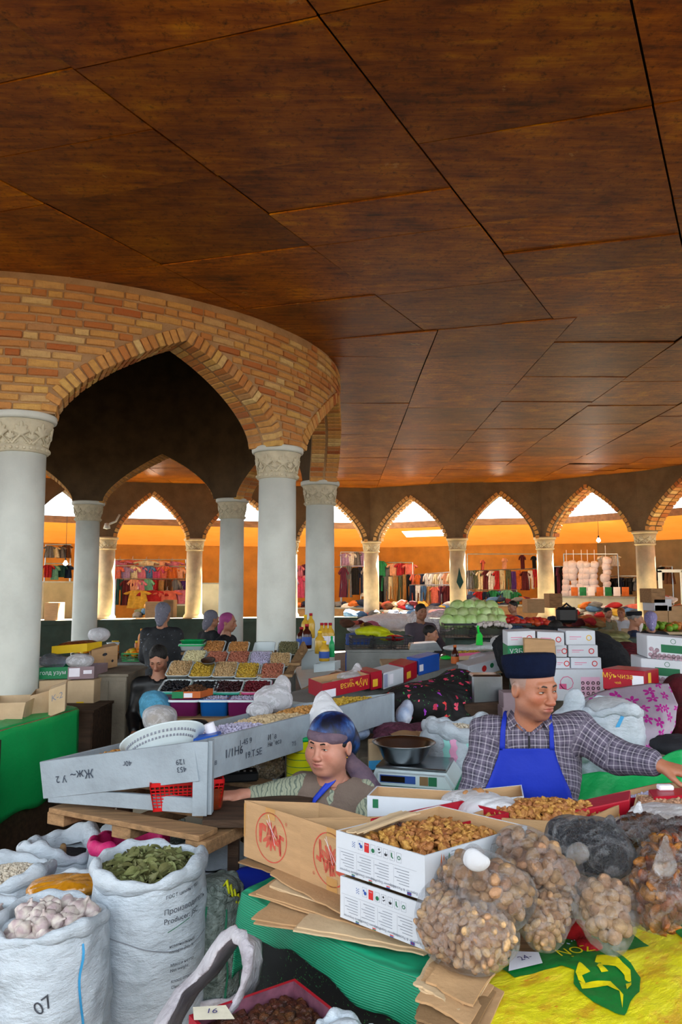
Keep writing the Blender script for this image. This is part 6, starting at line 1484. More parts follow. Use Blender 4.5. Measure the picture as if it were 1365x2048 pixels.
def skirtx(sd):
    J = wom.J; sd.cap(J['pelvis'], J['lk'], .15, .11, k=.08); sd.cap(J['pelvis'], J['rk'], .15, .11, k=.08); sd.cap(J['lk'], Vector(J['la'])+Vector((0, 0, .15)), .11, .12, k=.06); sd.cap(J['rk'], Vector(J['ra'])+Vector((0, 0, .15)), .11, .12, k=.06)
wom.cloth('apron_skirt', 'apron_blue', 'legs', .03, .014, .014, None, extra=skirtx)
def vest():
    sd = body_sdf(wom.J, 1., .0075, .026, 'torso', build=1.14); N = Vector(wom.J['neck']); sd.cap(N+Vector((0, 0, .14)), N+Vector((0, 0, -.02)), .09, .07, k=.01, op='sub')
    f = wom.J['face']; fw = Vector((math.sin(f), -math.cos(f), 0)); sd.cap(N+fw*.13+Vector((-.0, 0, .0)), N+fw*.22+Vector((-.03, 0, -.34)), .050, .075, k=.02, op='sub'); 
    for q, a in (('ls', 1), ('rs', 1)): S_ = Vector(wom.J[q]); o_ = (S_-Vector((N.x, N.y, S_.z))).normalized(); sd.cap(S_+o_*.10+Vector((0, 0, .0)), S_+o_*.05-Vector((0, 0, .12)), .066, .06, k=.01, op='sub')
    V, F = sd.mesh(); V = V+(tex3(V, 9, 14, 2)*.003)[:, None]; mk('vest', V-wom.b, F, MATS['vest_taupe'], wom.root, True)
vest()
wom.hpart('headscarf', [((0, .026, .046), (.097, .106, .088)), ((.015, .095, .0), (.078, .058, .068)), ((.02, .13, -.03), (.05, .042, .045))], 'scarf_blue', .0035, .03, sub=[((0, -.095, -.035), (.12, .075, .085)), ((0, -.015, -.082), (.14, .062, .070))], n=.0015)
wom.hpart('scarf_band', [((0, .006, .044), (.0935, .1005, .050))], 'scarf_mauve', .0030, sub=[((0, -.10, -.030), (.13, .09, .062)), ((0, .0, -.055), (.14, .14, .070)), ((0, .10, .03), (.13, .10, .12)), ((0, .0, .11), (.14, .14, .045))])
wom.hpart('hair', [((.0, .010, .016), (.0905, .082, .040))], 'hair_black', .003, sub=[((0, -.085, -.0), (.12, .075, .10)), ((0, .0, -.062), (.13, .13, .05))])
wom.hpart('earring', [((.086, .004, -.040), (.0035, .004, .005))], 'gold', .001); wom.hpart('earring', [((-.086, .004, -.040), (.0035, .004, .005))], 'gold', .001)
def ribbon(name, pts, ws, m, parent, b, up=Vector((0, -1, .2)), th=.004):
    V = []; n = len(pts)
    for i, q in enumerate(pts):
        q = Vector(q); d = (Vector(pts[min(i+1, n-1)])-Vector(pts[max(0, i-1)])).normalized(); sdv = d.cross(up).normalized(); V += [q-sdv*ws[i]/2-Vector(b), q+up*.004-Vector(b), q+sdv*ws[i]/2-Vector(b)]
    o = mk(name, V, [(i*3+k, i*3+k+1, i*3+k+4, i*3+k+3) for i in range(n-1) for k in (0, 1)], MATS[m], parent, True); o.modifiers.new('thickness', 'SOLIDIFY').thickness = th; return o
ribbon('scarf_tail', [dp(690, 1500, 3.46), dp(702, 1525, 3.44), dp(725, 1550, 3.42), dp(748, 1585, 3.36), dp(760, 1625, 3.30)], [.04, .07, .09, .085, .07], 'scarf_mauve', wom.root, wom.b)
ribbon('scarf_tail', [dp(688, 1505, 3.50), dp(700, 1530, 3.49), dp(735, 1565, 3.46), dp(750, 1600, 3.42), dp(757, 1640, 3.36)], [.04, .05, .06, .05, .04], 'scarf_blue', wom.root, wom.b)
wom.sd = body_sdf(wom.J, 1., .0075, .030, 'torso', build=1.14)
wom.patch('neck_ribbon', [(683, 690, 1518, 1520), (672, 683, 1540, 1545), (657, 669, 1560, 1566), (640, 650, 1580, 1585), (626, 634, 1598, 1602), (600, 610, 1640, 1645)], 'ribbon_blue', 3, .008)
st = thing('stool', 'low wooden stool under the seated woman', 'stool', (wom.J['pelvis'].x, wom.J['pelvis'].y, 0)); zz = wom.J['pelvis'].z-.16
MB().box((-.17, -.15, zz-.03), (.17, .15, zz), bev=.004).make('seat', MATS['dark_wood'], st)
for x in (-.14, .14):
    for y in (-.12, .12): MB().box((x-.02, y-.02, 0), (x+.02, y+.02, zz-.03)).make('leg', MATS['dark_wood'], st)
# ================================================================== middle ground, left and centre
mat('tray_white', '#c9d6da', .35, .05, bump=.02); mat('tub_purple', '#7d2560', .35, .08, bump=.02); mat('tub_blue', '#1668ba', .35, .08, bump=.02); mat('rim_teal', '#1f9a84', .35, .08, bump=.02); mat('rim_pink', '#b9356f', .35, .08, bump=.02)
mat('green_plastic', '#0f9a56', .35, .08, bump=.02); mat('bright_green', '#12c43c', .4, .05, bump=.02); mat('blue_plastic', '#1b52b0', .4, .08, bump=.05); mat('yellow_card', '#e5bd12', .5, .08, bump=.05); mat('green_card', '#0a7a4a', .5, .08, bump=.05); mat('mauve_card', '#8f7a80', .6, .1, bump=.05)
mat('blue_tarp', '#1556b4', .5, .12, 5, .4, 12); mat('green_tarp', '#0fa657', .45, .12, 3, .5, 14); mat('green_tarp_light', '#12b35c', .45, .1, 3, .5, 8); mat('grey_board', '#8d8f8c', .75, .15, 4, .2, dirt=.3); mat('net_black', '#10141a', .85, .15, 10, .4, 60)
def tray(label, P, w, d, h, m, ms=None, cnt=110, hh=.03, rimm=None, group=None, lvl=.75, name='tray', s=1., under=None, hl=None):
    P = Vector(P); t = thing(name, label, 'container', P-Vector((0, 0, h)), 0, group); V = []; F = []; N = 5
    def rr(w_, d_, z): out = []; c = min(w_, d_)*.16; [out.append((sx*(w_/2-c)+c*math.cos(a+k*PI/8), sy*(d_/2-c)+c*math.sin(a+k*PI/8), z)) for (sx, sy, a) in ((1, 1, 0), (-1, 1, PI/2), (-1, -1, PI), (1, -1, 1.5*PI)) for k in range(N)]; return out
    prof = [(.86, 0), (1, h), (1.07, h+.002), (1.07, h-.004+.010), (.97, h+.004), (.84, .006)]
    for k, z in prof: V += rr(w*k, d*k if k <= 1 else d+w*(k-1), z)
    n = 4*N; F = [(j*n+i, j*n+(i+1) % n, (j+1)*n+(i+1) % n, (j+1)*n+i) for j in range(len(prof)-1) for i in range(n)]+[tuple(range(n))[::-1], tuple(range(5*n, 6*n))]
    mk('tray_body', V, F, MATS[m], t, True)
    if rimm: V = rr(w*1.05, d*1.05, h+.004)+rr(w*1.1, d*1.09, h+.002)+rr(w*1.1, d*1.09, h-.012); mk('rim', V, [(j*n+i, j*n+(i+1) % n, (j+1)*n+(i+1) % n, (j+1)*n+i) for j in (0, 1) for i in range(n)], MATS[rimm], t, True)
    if ms: grain_heap('contents', (0, 0, h*lvl), (w*.45, 0, 0), (0, d*.45, 0), hh, ms, cnt, t, 'box', len(label), s, under=under or ms[0].materials[0].name)
    return t
mat('pistachio', '#c8a777', .6, .3, 70, .2); mat('cream_seed', '#d9d0a2', .6, .2, 70, .1); mat('red_peanut', '#b06a52', .6, .25, 60, .2); mat('berry_dark', '#351018', .4, .3, 50, .3); mat('berry_red', '#6f1624', .4, .3, 50, .3); mat('prune_black', '#15171f', .4, .3, 50, .3); mat('green_raisin', '#6d6a48', .5, .3, 50, .3)
def pieces(m, r=(.012, .008, .007), a=.1): return [deform(1, f_round(r, 70, a), m)]
PI_, CS, RP, BD, BRd, PB_, GR = [pieces(k) for k in ('pistachio', 'cream_seed', 'red_peanut', 'berry_dark', 'berry_red', 'prune_black', 'green_raisin')]
rows = [((429, 1291, 6.6), A_OCH, 'top row second, golden nuts'), ((477, 1293, 6.6), A_OCH, 'top row third, few golden nuts'), ((529, 1293, 6.6), None, 'top row fourth, empty'), ((577, 1293, 6.6), GR, 'top row right end, olive seeds'),
        ((389, 1311, 6.3), CS, 'second row left end, cream seeds'), ((434, 1313, 6.3), RP, 'second row second, pink peanuts'), ((477, 1313, 6.3), RP, 'second row middle, reddish peanuts'), ((521, 1313, 6.3), A_LIL, 'second row fourth, lilac beans'), ((560, 1316, 6.3), PI_, 'second row right end, tan nuts'),
        ((361, 1333, 6.0), PI_, 'third row left end, pistachios'), ((406, 1335, 6.0), A_YEL, 'third row with metal scoop bowl'), ((452, 1335, 6.0), PI_, 'third row middle, pale almonds'), ((496, 1337, 6.0), A_YEL, 'third row fourth, yellow raisins'), ((545, 1338, 6.0), RP, 'third row right end, brown peanuts')]
for (px, py, Y), ms, lab in rows: tray('white plastic tray, '+lab, dp(px, py+3, Y), .175, .25, .055, 'tray_white', ms, 170, .035, group='white trays of nuts on the stepped rack', lvl=.9).rotation_euler = (.36, 0, 0)
g = dp(386, 1288, 6.6); tray('round-cornered green plastic bowl at left end of top row', g, .20, .20, .05, 'tray_white', None, rimm='green_plastic', group=None); tray('green mesh bowl standing in the white top left tray', g+Vector((0, 0, .03)), .19, .16, .035, 'green_plastic', None)
q = dp(417, 1328, 5.98); t = thing('scoop_bowl', 'small metal bowl lying in the third row tray', 'bowl', q); MB().lathe([(.01, 0), (.04, .006), (.055, .03), (.058, .034), (.052, .03), (.035, .009), (.001, .006)], 20, TR(rx=.4)).make('bowl', MATS['steel'], t, True)
for (px, py), ms, rm, lab in (((352, 1368), PB_, 'rim_teal', 'black prunes, teal rim, left end'), ((409, 1369), PB_, 'rim_teal', 'black raisins, teal rim, second'), ((458, 1369), BD, 'rim_teal', 'dark cherries, teal rim, third'), ((514, 1369), BRd, 'rim_pink', 'red barberries, pink rim')):
    tray('shallow box of '+lab, dp(px, py+3, 5.72), .205, .24, .05, 'tray_white', ms, 150, .025, rm, 'boxes of dried berries in the fourth row').rotation_euler = (.25, 0, 0)
for (px, py), ms, m_, lab in (((372, 1397), None, 'tub_purple', 'purple plastic tub under the fruit carton'), ((432, 1397), A_LIL, 'tub_blue', 'blue plastic tub of lilac beans'), ((486, 1397), A_LIL, 'tub_purple', 'purple plastic tub of pale lilac beans, right one'), ((345, 1400), None, 'tub_purple', 'dark purple tub peeping behind cyan bag')):
    tray(lab, dp(px, py, 5.4 if px != 345 else 5.52), .20, .18, .165, m_, ms, 110, .02, 'tray_white', None, .95, 'tub')
c = Carton('fruit_carton', 'small carton of dried dates on the purple tub', dp(344, 1397, 5.28), dp(401, 1396, 5.28), Vector((.06, .16, 0)), .045, 'print_orange'); c.quads('f', [(0, 0, c.L*.4, .045)], 'green_card'); c.quads('f', [(c.L*.42, .004, c.L*.3, .03)], 'paper')
grain_heap('date_heap', c.pt(.55, .5, .8), c.M @ Vector((c.L*.3, 0, 0)), c.M @ Vector((0, c.W*.4, 0)), .03, A_DRY, 40, None, label='brown dates in the small carton on the tub', cat='dried fruit', under='dried_fruit')
rk = thing('stepped_rack', 'wooden stepped rack holding the white trays', 'rack', (-1.0, 6.1, 0)); R_ = Vector(rk.location)
def slab(t, pts, th, m, name='panel'):
    P = [Vector(p)-Vector(t.location) for p in pts]; n = len(P); return mk(name, P+[q-Vector((0, 0, th)) for q in P], [tuple(range(n)), tuple(range(2*n-1, n-1, -1))]+[(i, i+n, (i+1) % n+n, (i+1) % n) for i in range(n)], MATS[m], t)
for y, xa, xb, Y in ((1299, 362, 606, 6.6), (1320, 350, 600, 6.3), (1343, 335, 585, 6.0), (1378, 325, 560, 5.7)):
    a, b = dp(xa, y+6, Y-.11), dp(xb, y+6, Y-.11); slab(rk, [a, b, b+Vector((0, .24, 0)), a+Vector((0, .24, 0))], .02, 'bed_wood', 'shelf')
a, b = dp(318, 1436, 5.25), dp(560, 1436, 5.25); slab(rk, [a, b, b+Vector((0, .4, 0)), a+Vector((0, .4, 0))], .03, 'bed_wood', 'shelf')
sp_ = [dp(605, 1283, 6.75), dp(560, 1362, 5.85), dp(556, 1385, 5.85), dp(612, 1300, 6.75)]; sp_ = [q-R_ for q in sp_]; mk('side_board', sp_+[q+Vector((.02, 0, 0)) for q in sp_], [(0, 1, 2, 3), (7, 6, 5, 4), (0, 4, 5, 1), (1, 5, 6, 2), (2, 6, 7, 3), (3, 7, 4, 0)], MATS['bed_wood'], rk)
for x, Y in ((-1.35, 5.5), (-.55, 5.5), (-1.35, 6.6), (-.5, 6.6)): MB().box((x-.02-R_.x, Y-.02-R_.y, 0), (x+.02-R_.x, Y+.02-R_.y, .8 if Y < 6 else 1.15)).make('leg', MATS['dark_wood'], rk)
MB().box((-.4, -.55, .02), (.45, .4, .74)).make('base_cabinet', MATS['concrete'], rk)
Bag('cyan plastic bag standing left of the purple tub', [(dp(312, 1420, 5.35), (.11, .08, .12)), (dp(305, 1400, 5.35), (.08, .06, .06))], 'blue_film', wr=.008, h=.01)
mat('pasta', '#c9a35a', .6, .25, 60, .3); b = Bag('clear bag full of yellow pasta in front of cyan bag', [(dp(320, 1442, 5.0), (.11, .08, .085)), (dp(320, 1425, 5.0), (.10, .07, .04))], 'cloudy_film', wr=.004, h=.01)
grain_heap('pasta_heap', dp(320, 1438, 5.0)+Vector((0, 0, -.02)), Vector((.09, 0, 0)), Vector((0, .06, 0)), .08, pieces('pasta', (.012, .003, .003)), 350, None, 'disc', label='yellow pasta seen through the clear bag', cat='pasta', under='pasta')
st2 = thing('counter', 'low dark counter under cyan and pasta bags', 'table', (-1.2, 5.15, 0)); MB().box((-.25, -.22, 0), (.5, .28, .80)).make('cabinet', MATS['concrete'], st2)
Bag('crumpled clear plastic bag behind the painted display board', [(dp(545, 1400, 4.75), (.12, .07, .08)), (dp(565, 1372, 4.8), (.05, .04, .07)), (dp(520, 1420, 4.6), (.08, .06, .05))], 'cloudy_film', wr=.014, h=.008)
# goods on the painted display
q = onbed(.60, .10, .03); t = thing('colander', 'white perforated plastic colander leaning on the display', 'colander', dp(325, 1478, 3.40)); mb = MB()
A = Matrix.Rotation(math.radians(-16), 4, 'Y') @ Matrix.Rotation(math.radians(-42), 4, 'X'); mb.lathe([(.17, .0), (.175, .006), (.16, .008), (.12, -.07), (.0, -.075)], 40, A @ Matrix.Diagonal((1.1, .62, 1, 1))); mb.make('basin', MATS['tray_white'], t, True)
sl = MB()
for k in range(26):
    a = PI*1.05+PI*.9*k/26; 
    for z in (-.02, -.042): r = .157+z*.55; sl.box((-.004, -.0015, -.008), (.004, .0015, .008), A @ Matrix.Diagonal((1.1, .62, 1, 1)) @ TR((r*math.cos(a), r*math.sin(a), z)) @ Matrix.Rotation(a+PI/2, 4, 'Z'))
tag(sl.make('slot', MATS['print_grey'], t), kind='stuff')
t = thing('paper_roll', 'white paper roll standing at the display corner', 'roll', dp(424, 1466, 3.45)); MB().lathe([(.018, -.045), (.024, -.045), (.024, .045), (.018, .045)], 20, TR(ry=-.35)).make('roll', MATS['paper'], t, True)
t = thing('small_tray', 'small blue plastic tray by the paper roll', 'tray', dp(400, 1478, 3.4)); MB().box((-.09, -.04, 0), (.09, .04, .012), TR(ry=-.18)).make('tray_body', MATS['blue_plastic'], t)
Bag('dark plastic bundle lying left of the paper roll', [(dp(375, 1462, 3.6), (.09, .05, .03)), (dp(395, 1455, 3.6), (.06, .04, .035))], 'black_plastic', wr=.01, h=.008)
# red basket and amber cup under the frame
def basket(label, P, w, d, h, m, rz=0., flare=.12, slots=9, name='basket', cat='basket', rows=3):
    t = thing(name, label, cat, P, rz); mb = MB(); sx = lambda z: 1-flare*(1-z/h)
    for z in (0, h*.86): 
        k = sx(z); zz = h*.14 if z else .012
        for a, b in (((-w/2*k, -d/2*k), (w/2*k, -d/2*k)), ((w/2*k, -d/2*k), (w/2*k, d/2*k)), ((w/2*k, d/2*k), (-w/2*k, d/2*k)), ((-w/2*k, d/2*k), (-w/2*k, -d/2*k))): mb.box((min(a[0], b[0])-.004, min(a[1], b[1])-.004, z), (max(a[0], b[0])+.004, max(a[1], b[1])+.004, z+zz))
    mb.make('rim', MATS[m], t); mb = MB(); mb.box((-w/2*sx(0), -d/2*sx(0), 0), (w/2*sx(0), d/2*sx(0), .005)); mb.make('bottom', MATS[m], t); mb = MB()
    for s_ in (-1, 1):
        for i in range(slots+1):
            u = -1+2*i/slots; a, b = (u*w/2*sx(0), s_*d/2*sx(0), 0), (u*w/2, s_*d/2, h*.9); mb.tube([a, b], .0028, 4); a, b = (s_*w/2*sx(0), u*d/2*sx(0), 0), (s_*w/2, u*d/2, h*.9); mb.tube([a, b], .0028, 4)
        for j in range(1, rows+1): z = h*.86*j/(rows+1); k = sx(z); mb.tube([(-w/2*k, s_*d/2*k, z), (w/2*k, s_*d/2*k, z)], .0028, 4); mb.tube([(s_*w/2*k, -d/2*k, z), (s_*w/2*k, d/2*k, z)], .0028, 4)
    tag(mb.make('lattice', MATS[m], t), kind='stuff'); return t
mat('red_plastic', '#c40f16', .35, .06, bump=.02); basket('red plastic basket standing inside the display frame', gp(372, 1607, DZ+.012), .30, .20, .115, 'red_plastic', .25, slots=16, rows=7)
film('amber_glass', tint='#e07a1c', haze=.1, base=.25, col='#c8540e'); q = gp(431, 1618, DZ); t = thing('glass_cup', 'amber glass cup on the desk beside the post', 'cup', q); MB().lathe([(.001, 0), (.022, 0), (.028, .01), (.036, .09), (.034, .09), (.026, .012), (.001, .008)], 24).make('glass', MATS['amber_glass'], t, True); MB().lathe([(.001, .004), (.024, .004), (.031, .06), (.001, .06)], 20).make('tea', mat('tea', '#b4560f', .2, .2, bump=0), t, True)
b = Bag('clear bag of chickpeas behind the seated woman arm', [(dp(535, 1532, 3.95), (.10, .07, .07))], 'clear_film', wr=.004); b.pack(pieces('cream_nut', (.010, .009, .009)), .010, 130, 'chickpea', 'chickpea in clear bag behind the woman arm', 'nut', 'chickpeas in the clear bag', core='cream_nut', seed=3)
t = thing('tin_can', 'tall yellow tin with green rim behind the woman', 'can', dp(603, 1585, 3.85)); hh = (dp(603, 1470, 3.85)-dp(603, 1585, 3.85)).z; MB().lathe([(.075, 0), (.077, .006), (.075, .012), (.075, hh-.02), (.076, hh-.018)], 32).make('can_body', mat('can_yellow', '#c9cf12', .35, .06, bump=.02), t, True); MB().lathe([(.077, hh-.02), (.079, hh-.012), (.077, hh), (.06, hh)], 32).make('rim', MATS['green_plastic'], t, True)
for k in range(6): MB().lathe([(.0757, .03+k*.035), (.0757, .033+k*.035)], 32, cap=False).make('printed_band', MATS['print_green'], t, True)
t = thing('radio', 'small dark device with round dials on the desk', 'device', gp(478, 1560, DZ)); MB().box((-.10, -.05, 0), (.09, .05, .045), TR(rz=.2), bev=.008).make('case', MATS['black_plastic'], t)
for k in range(5): MB().lathe([(.006, 0), (.006, .006)], 12, TR((-.06+.03*k, -.02, .045), rz=.2)).make('dial', MATS['steel'], t)
# bag hanging over the far part of the board
Bag('white plastic bag hanging over the painted board behind headscarf', [(dp(650, 1440, 3.85), (.085, .05, .10)), (dp(645, 1410, 3.88), (.035, .03, .06)), (dp(665, 1448, 3.82), (.06, .04, .06))], 'milk_film', wr=.012, h=.008)
# second display beyond with boxes: red box with gold lettering and others
DS = thing('display_stand', 'second wooden display slope beyond, holding red lettered box', 'display', (.45, 5.2, 0)); a = dp(640, 1408, 4.95); b = dp(1010, 1318, 6.9); off = Vector((-.4, .26, 0))
slab(DS, [a, b, b+off, a+off], .03, 'grey_board', 'tray_bed'); MB().box((0, -.01, -.03), ((b-a).length, .01, .045), axes(a-Vector(DS.location), (b-a).normalized(), Vector((-(b-a).y, (b-a).x, 0)).normalized(), (0, 0, 1))).make('front_board', MATS['grey_board'], DS)
for q in (a+Vector((.1, .1, 0)), b): MB().box((-.03, -.03, -q.z), (.03, .03, -.03), TR(q-Vector(DS.location))).make('leg', MATS['dark_wood'], DS)
mat('gold_print', '#e0b030', .4, .05, bump=0)
c = Carton('lettered_box', 'red box with gold lettering upside down on the far display', dp(645, 1398, 4.85), dp(740, 1377, 5.15), Vector((-.10, .28, 0)), .095, 'red_card', inner='cardboard'); c.text('f', 'Мўъчиза', c.L*.66, .052, .06, 'gold_print', PI); c.text('f', 'чой', c.L*.60, .082, .018, 'gold_print', PI); c.quads('f', [(.01, .0, c.L*.25, .05)], 'paper')
c = Carton('lettered_box', 'small red and gold box right of the lettered one', dp(742, 1381, 5.2), dp(765, 1376, 5.28), Vector((-.10, .25, 0)), .12, 'red_card', open_=False); c.quads('f', [(.02, .02, .05, .05)], 'gold_print')
c = Carton('lettered_box', 'white striped box with paper labels on the far display', dp(768, 1379, 5.3), dp(808, 1366, 5.5), Vector((-.10, .25, 0)), .11, 'white_card', open_=False); c.quads('f', [(.004+k*.012, .01, .005, .09) for k in range(4)], 'print_blue'); c.quads('f', [(.07, .02, .05, .07)], 'paper')
c = Carton('lettered_box', 'second red and gold box before the blue one', dp(810, 1366, 5.55), dp(835, 1355, 5.7), Vector((-.10, .25, 0)), .12, 'red_card', open_=False); c.quads('f', [(.03, .02, .06, .05)], 'gold_print')
c = Carton('lettered_box', 'blue box with white label at end of the far display', dp(838, 1352, 5.8), dp(880, 1340, 6.0), Vector((-.08, .14, 0)), .13, 'blue_plastic', open_=False); c.quads('f', [(.01, .03, .05, .05)], 'paper')
mat('flat_bread', '#c7b290', .8, .15, 20, .3)
for k in range(6): q = dp(662+k*20, 1372-k*5, 5.15+.1*k); t = thing('bread_loaf', 'round pale flat bread, %s behind the red lettered box' % ['first', 'second', 'third', 'fourth', 'fifth', 'last'][k], 'bread', q, 0, 'flat breads behind the red box'); MB().lathe([(.001, -.02), (.06, -.015), (.075, .005), (.06, .025), (.03, .03), (.001, .027)], 20).make('loaf', MATS['flat_bread'], t, True)
Bag('crumpled clear bag on the flat breads', [(dp(700, 1352, 5.35), (.12, .08, .03)), (dp(715, 1340, 5.4), (.03, .03, .05))], 'cloudy_film', wr=.01, h=.009)
# left: green table, boxes, column foot goods
gz = .95; a = gp(-60, 1478, gz); b = gp(157, 1417, gz); gt = thing('market_table', 'stall table covered with bright green cloth at left edge', 'table', ((a.x+b.x)/2, b.y, 0)); off = Vector((-.36, .34, 0)); slab(gt, [a, b, b+off, a+off], .03, 'raw_wood', 'table_top')
for q in (a+Vector((.1, .1, 0)), b+Vector((-.05, .05, 0)), b+off): MB().box((-.03, -.03, 0), (.03, .03, gz-.03), TR(Vector((q.x, q.y, 0))-Vector(gt.location))).make('leg', MATS['dark_wood'], gt)
drape('green_cloth', 'bright green cloth hung over the left table front', [a, b], [a+off*.5, b+off*.5], [.52, .50], 'green_tarp_light', folds=5, amp=.01, flare=.03)
MB_ = thing('wood_panel', 'brown wooden base panel below the green cloth', 'panel', (a+b)/2-Vector((0, 0, .5))); d = (b-a).normalized(); MB().box((-.9, .03, -.45), (.9, .05, .0), axes((0, 0, 0), d, Vector((-d.y, d.x, 0)), (0, 0, 1))).make('board', MATS['dark_wood'], MB_)
def bx(label, p0, p1, Y, D, H, m, open_=True, name='cardboard_box', Y1=None, **kw): return Carton(name, label, dp(*p0, Y), dp(*p1, Y1 or Y), D, H, m, open_=open_, **kw)
bx('open box with price flap at far left on green cloth', (-40, 1455), (50, 1452), 5.3, Vector((-.05, .4, 0)), .16, 'cardboard_pale', flaps=(('f', 150, .17),)); bx('box with marked tilted flap beside it', (58, 1440), (112, 1425), 5.5, Vector((-.1, .35, 0)), .17, 'cardboard_pale', flaps=(('f', 155, .16),), Y1=5.6)
c = bx('small box with handwriting right end of green table', (96, 1435), (130, 1422), 5.4, Vector((-.06, .2, 0)), .19, 'cardboard_pale', False); c.text('f', 'K-2', c.L/2, .12, .06, 'print_grey')
c = bx('green lettered carton with black lining on box stack', (76, 1359), (135, 1357), 6.3, Vector((.02, .3, 0)), .095, 'green_card'); c.text('f', 'голд узум', c.L*.5, .05, .045, 'white_card'); c = bx('mauve carton with white label on box stack', (135, 1359), (188, 1357), 6.3, Vector((.02, .3, 0)), .10, 'mauve_card'); c.quads('f', [(.01, .02, .09, .07)], 'paper'); c.quads('f', [(.13, .04, .07, .03)], 'paper')
Bag('clear film crumpled over the green carton', [(dp(106, 1322, 6.35), (.12, .08, .06))], 'clear_film_dark', wr=.01, h=.012); Bag('clear film crumpled over the mauve carton', [(dp(160, 1322, 6.35), (.12, .08, .06))], 'cloudy_film', wr=.01, h=.012)
bx('plain brown box under the green carton', (76, 1412), (132, 1410), 6.25, Vector((.02, .35, 0)), .20, 'cardboard_pale', False, tape='parcel_tape'); c = bx('plain brown box under the mauve carton', (133, 1412), (187, 1410), 6.25, Vector((.02, .35, 0)), .20, 'cardboard_pale', False, tape='parcel_tape'); c.quads('f', [(.08, 0, .06, .03)], 'yellow_card')
c = bx('yellow carton of brown goods above the stack', (103, 1309), (174, 1303), 6.6, Vector((.05, .25, 0)), .07, 'yellow_card'); mound('goods_heap', c.pt(.5, .5, .9), c.M @ Vector((c.L*.45, 0, 0)), c.M @ Vector((0, c.W*.4, 0)), .035, 'dried_apricot', None, 8, label='brown goods heaped in the yellow carton', cat='goods', kind='stuff')
c = bx('brown box with oval hand holes beside yellow carton', (182, 1345), (235, 1333), 6.6, Vector((-.12, .3, 0)), .19, 'cardboard', False, Y1=6.8); c.polys('f', [circle(c.L*.5, .13, .025, 14, .013), circle(c.L*.22, .06, .012, 10), circle(c.L*.8, .06, .012, 10)], 'print_black', 'hand_hole'); c.quads('f', [(c.L*.5, 0, .002, .19)], 'print_grey', 'seam')
def cab(label, px0, px1, pyt, Y, D, m, pyb=None, name='cabinet', base=0.):
    a, b = dp(px0, pyt, Y), dp(px1, pyt, Y); t = thing(name, label, 'cabinet', (a.x, a.y, 0)); L = (b-a).length; MB().box((0, 0, base), (L, D, a.z-.02), bev=.004).make('body', MATS[m], t); MB().box((-.015, -.015, a.z-.02), (L+.015, D+.015, a.z)).make('top', MATS[m], t)
    MB().box((L*.02, -.008, base+.05), (L*.48, 0, a.z-.06)).make('door', MATS[m], t); MB().box((L*.52, -.008, base+.05), (L*.98, 0, a.z-.06)).make('door', MATS[m], t); return t
cab('grey stained metal cabinet below the hand-hole box', 185, 254, 1348, 6.4, .6, 'concrete'); cab('brown wooden cabinet under the box stack', 70, 186, 1420, 5.9, .5, 'dark_wood')
ct = thing('counter', 'long dark counter with fruit crates before the parapet', 'table', (-3.4, 9.2, 0)); MB().box((-2.2, 0, 0), (2.2, .7, .92)).make('base', MATS['concrete'], ct); MB().box((-2.25, -.04, .92), (2.25, .74, .95)).make('counter_top', MATS['grey_board'], ct)
mat('orange_fruit', '#e88a14', .45, .15, 20, .1, rnd=.5); mat('yellow_fruit', '#d9b52a', .45, .15, 20, .1, rnd=.4); A_ORF = [deform(1, f_round((.04, .04, .037), 3, .03), 'orange_fruit'), deform(1, f_round((.045, .035, .035), 4, .05), 'yellow_fruit')]
basket('green crate of oranges on the long counter', Vector((-2.42, 9.45, .95)), .55, .3, .10, 'green_plastic', 0, .05, 10, 'crate', 'crate', 2); basket('dark crate of lemons left of the green crate', Vector((-3.05, 9.45, .95)), .5, .3, .10, 'black_plastic', 0, .05, 10, 'crate', 'crate', 2)
spread(heap_pts(Vector((-2.42, 9.45, 1.0)), Vector((.25, 0, 0)), Vector((0, .12, 0)), 44, .09, .4, 'box', 2), A_ORF, 'orange', 'orange or yellow fruit heaped in the green crate', 'fruit', 'fruit in the green crate')
spread(heap_pts(Vector((-3.05, 9.45, 1.0)), Vector((.23, 0, 0)), Vector((0, .12, 0)), 34, .07, .4, 'box', 3), A_ORF, 'orange', 'orange fruit heaped in the dark crate by column', 'fruit', 'fruit in the dark crate')
def jar(label, P, h, r, body, capm, lab=None, neck=True, cat='bottle', name='bottle', group=None):
    t = thing(name, label, cat, P, 0, group); pr = [(.001, 0), (r*.95, 0), (r, h*.03), (r, h*.55), (r*.85, h*.68), (r*.38, h*.80), (r*.36, h*.92)] if neck else [(.001, 0), (r, 0), (r, h*.85), (r*.85, h*.9)]
    MB().lathe(pr, 16).make('bottle_body', MATS[body], t, True); MB().lathe([(r*.42 if neck else r*.9, h*.9), (r*.42 if neck else r*.9, h), (.001, h)], 14).make('cap', MATS[capm], t, True)
    if lab: MB().lathe([(r*1.02, h*.15), (r*1.02, h*.48)], 16, cap=False).make('label', MATS[lab], t, True)
    return t
for k in range(4): jar('yellow jar in a row on the long counter, %s from left' % ['first', 'second', 'third', 'fourth'][k], Vector((-2.9+.3*k, 9.75, .95)), .22, .05, 'orange_fruit', 'yellow_card', None, False, 'jar', 'jar', 'yellow jars on the long counter')
jar('tall orange bottle beside the standing woman in dark print', dp(283, 1297, 9.3), .24, .045, 'orange_fruit', 'orange_fruit'); Bag('white plastic bag of goods at left end of counter', [(dp(198, 1270, 9.5), (.14, .1, .09))], 'milk_film', wr=.01, h=.015); t = thing('bowl', 'small white china bowl on the counter edge', 'bowl', dp(226, 1298, 9.3)); MB().lathe([(.04, 0), (.05, .02), (.08, .08), (.075, .08), (.03, .02)], 18).make('bowl_body', MATS['tray_white'], t, True)
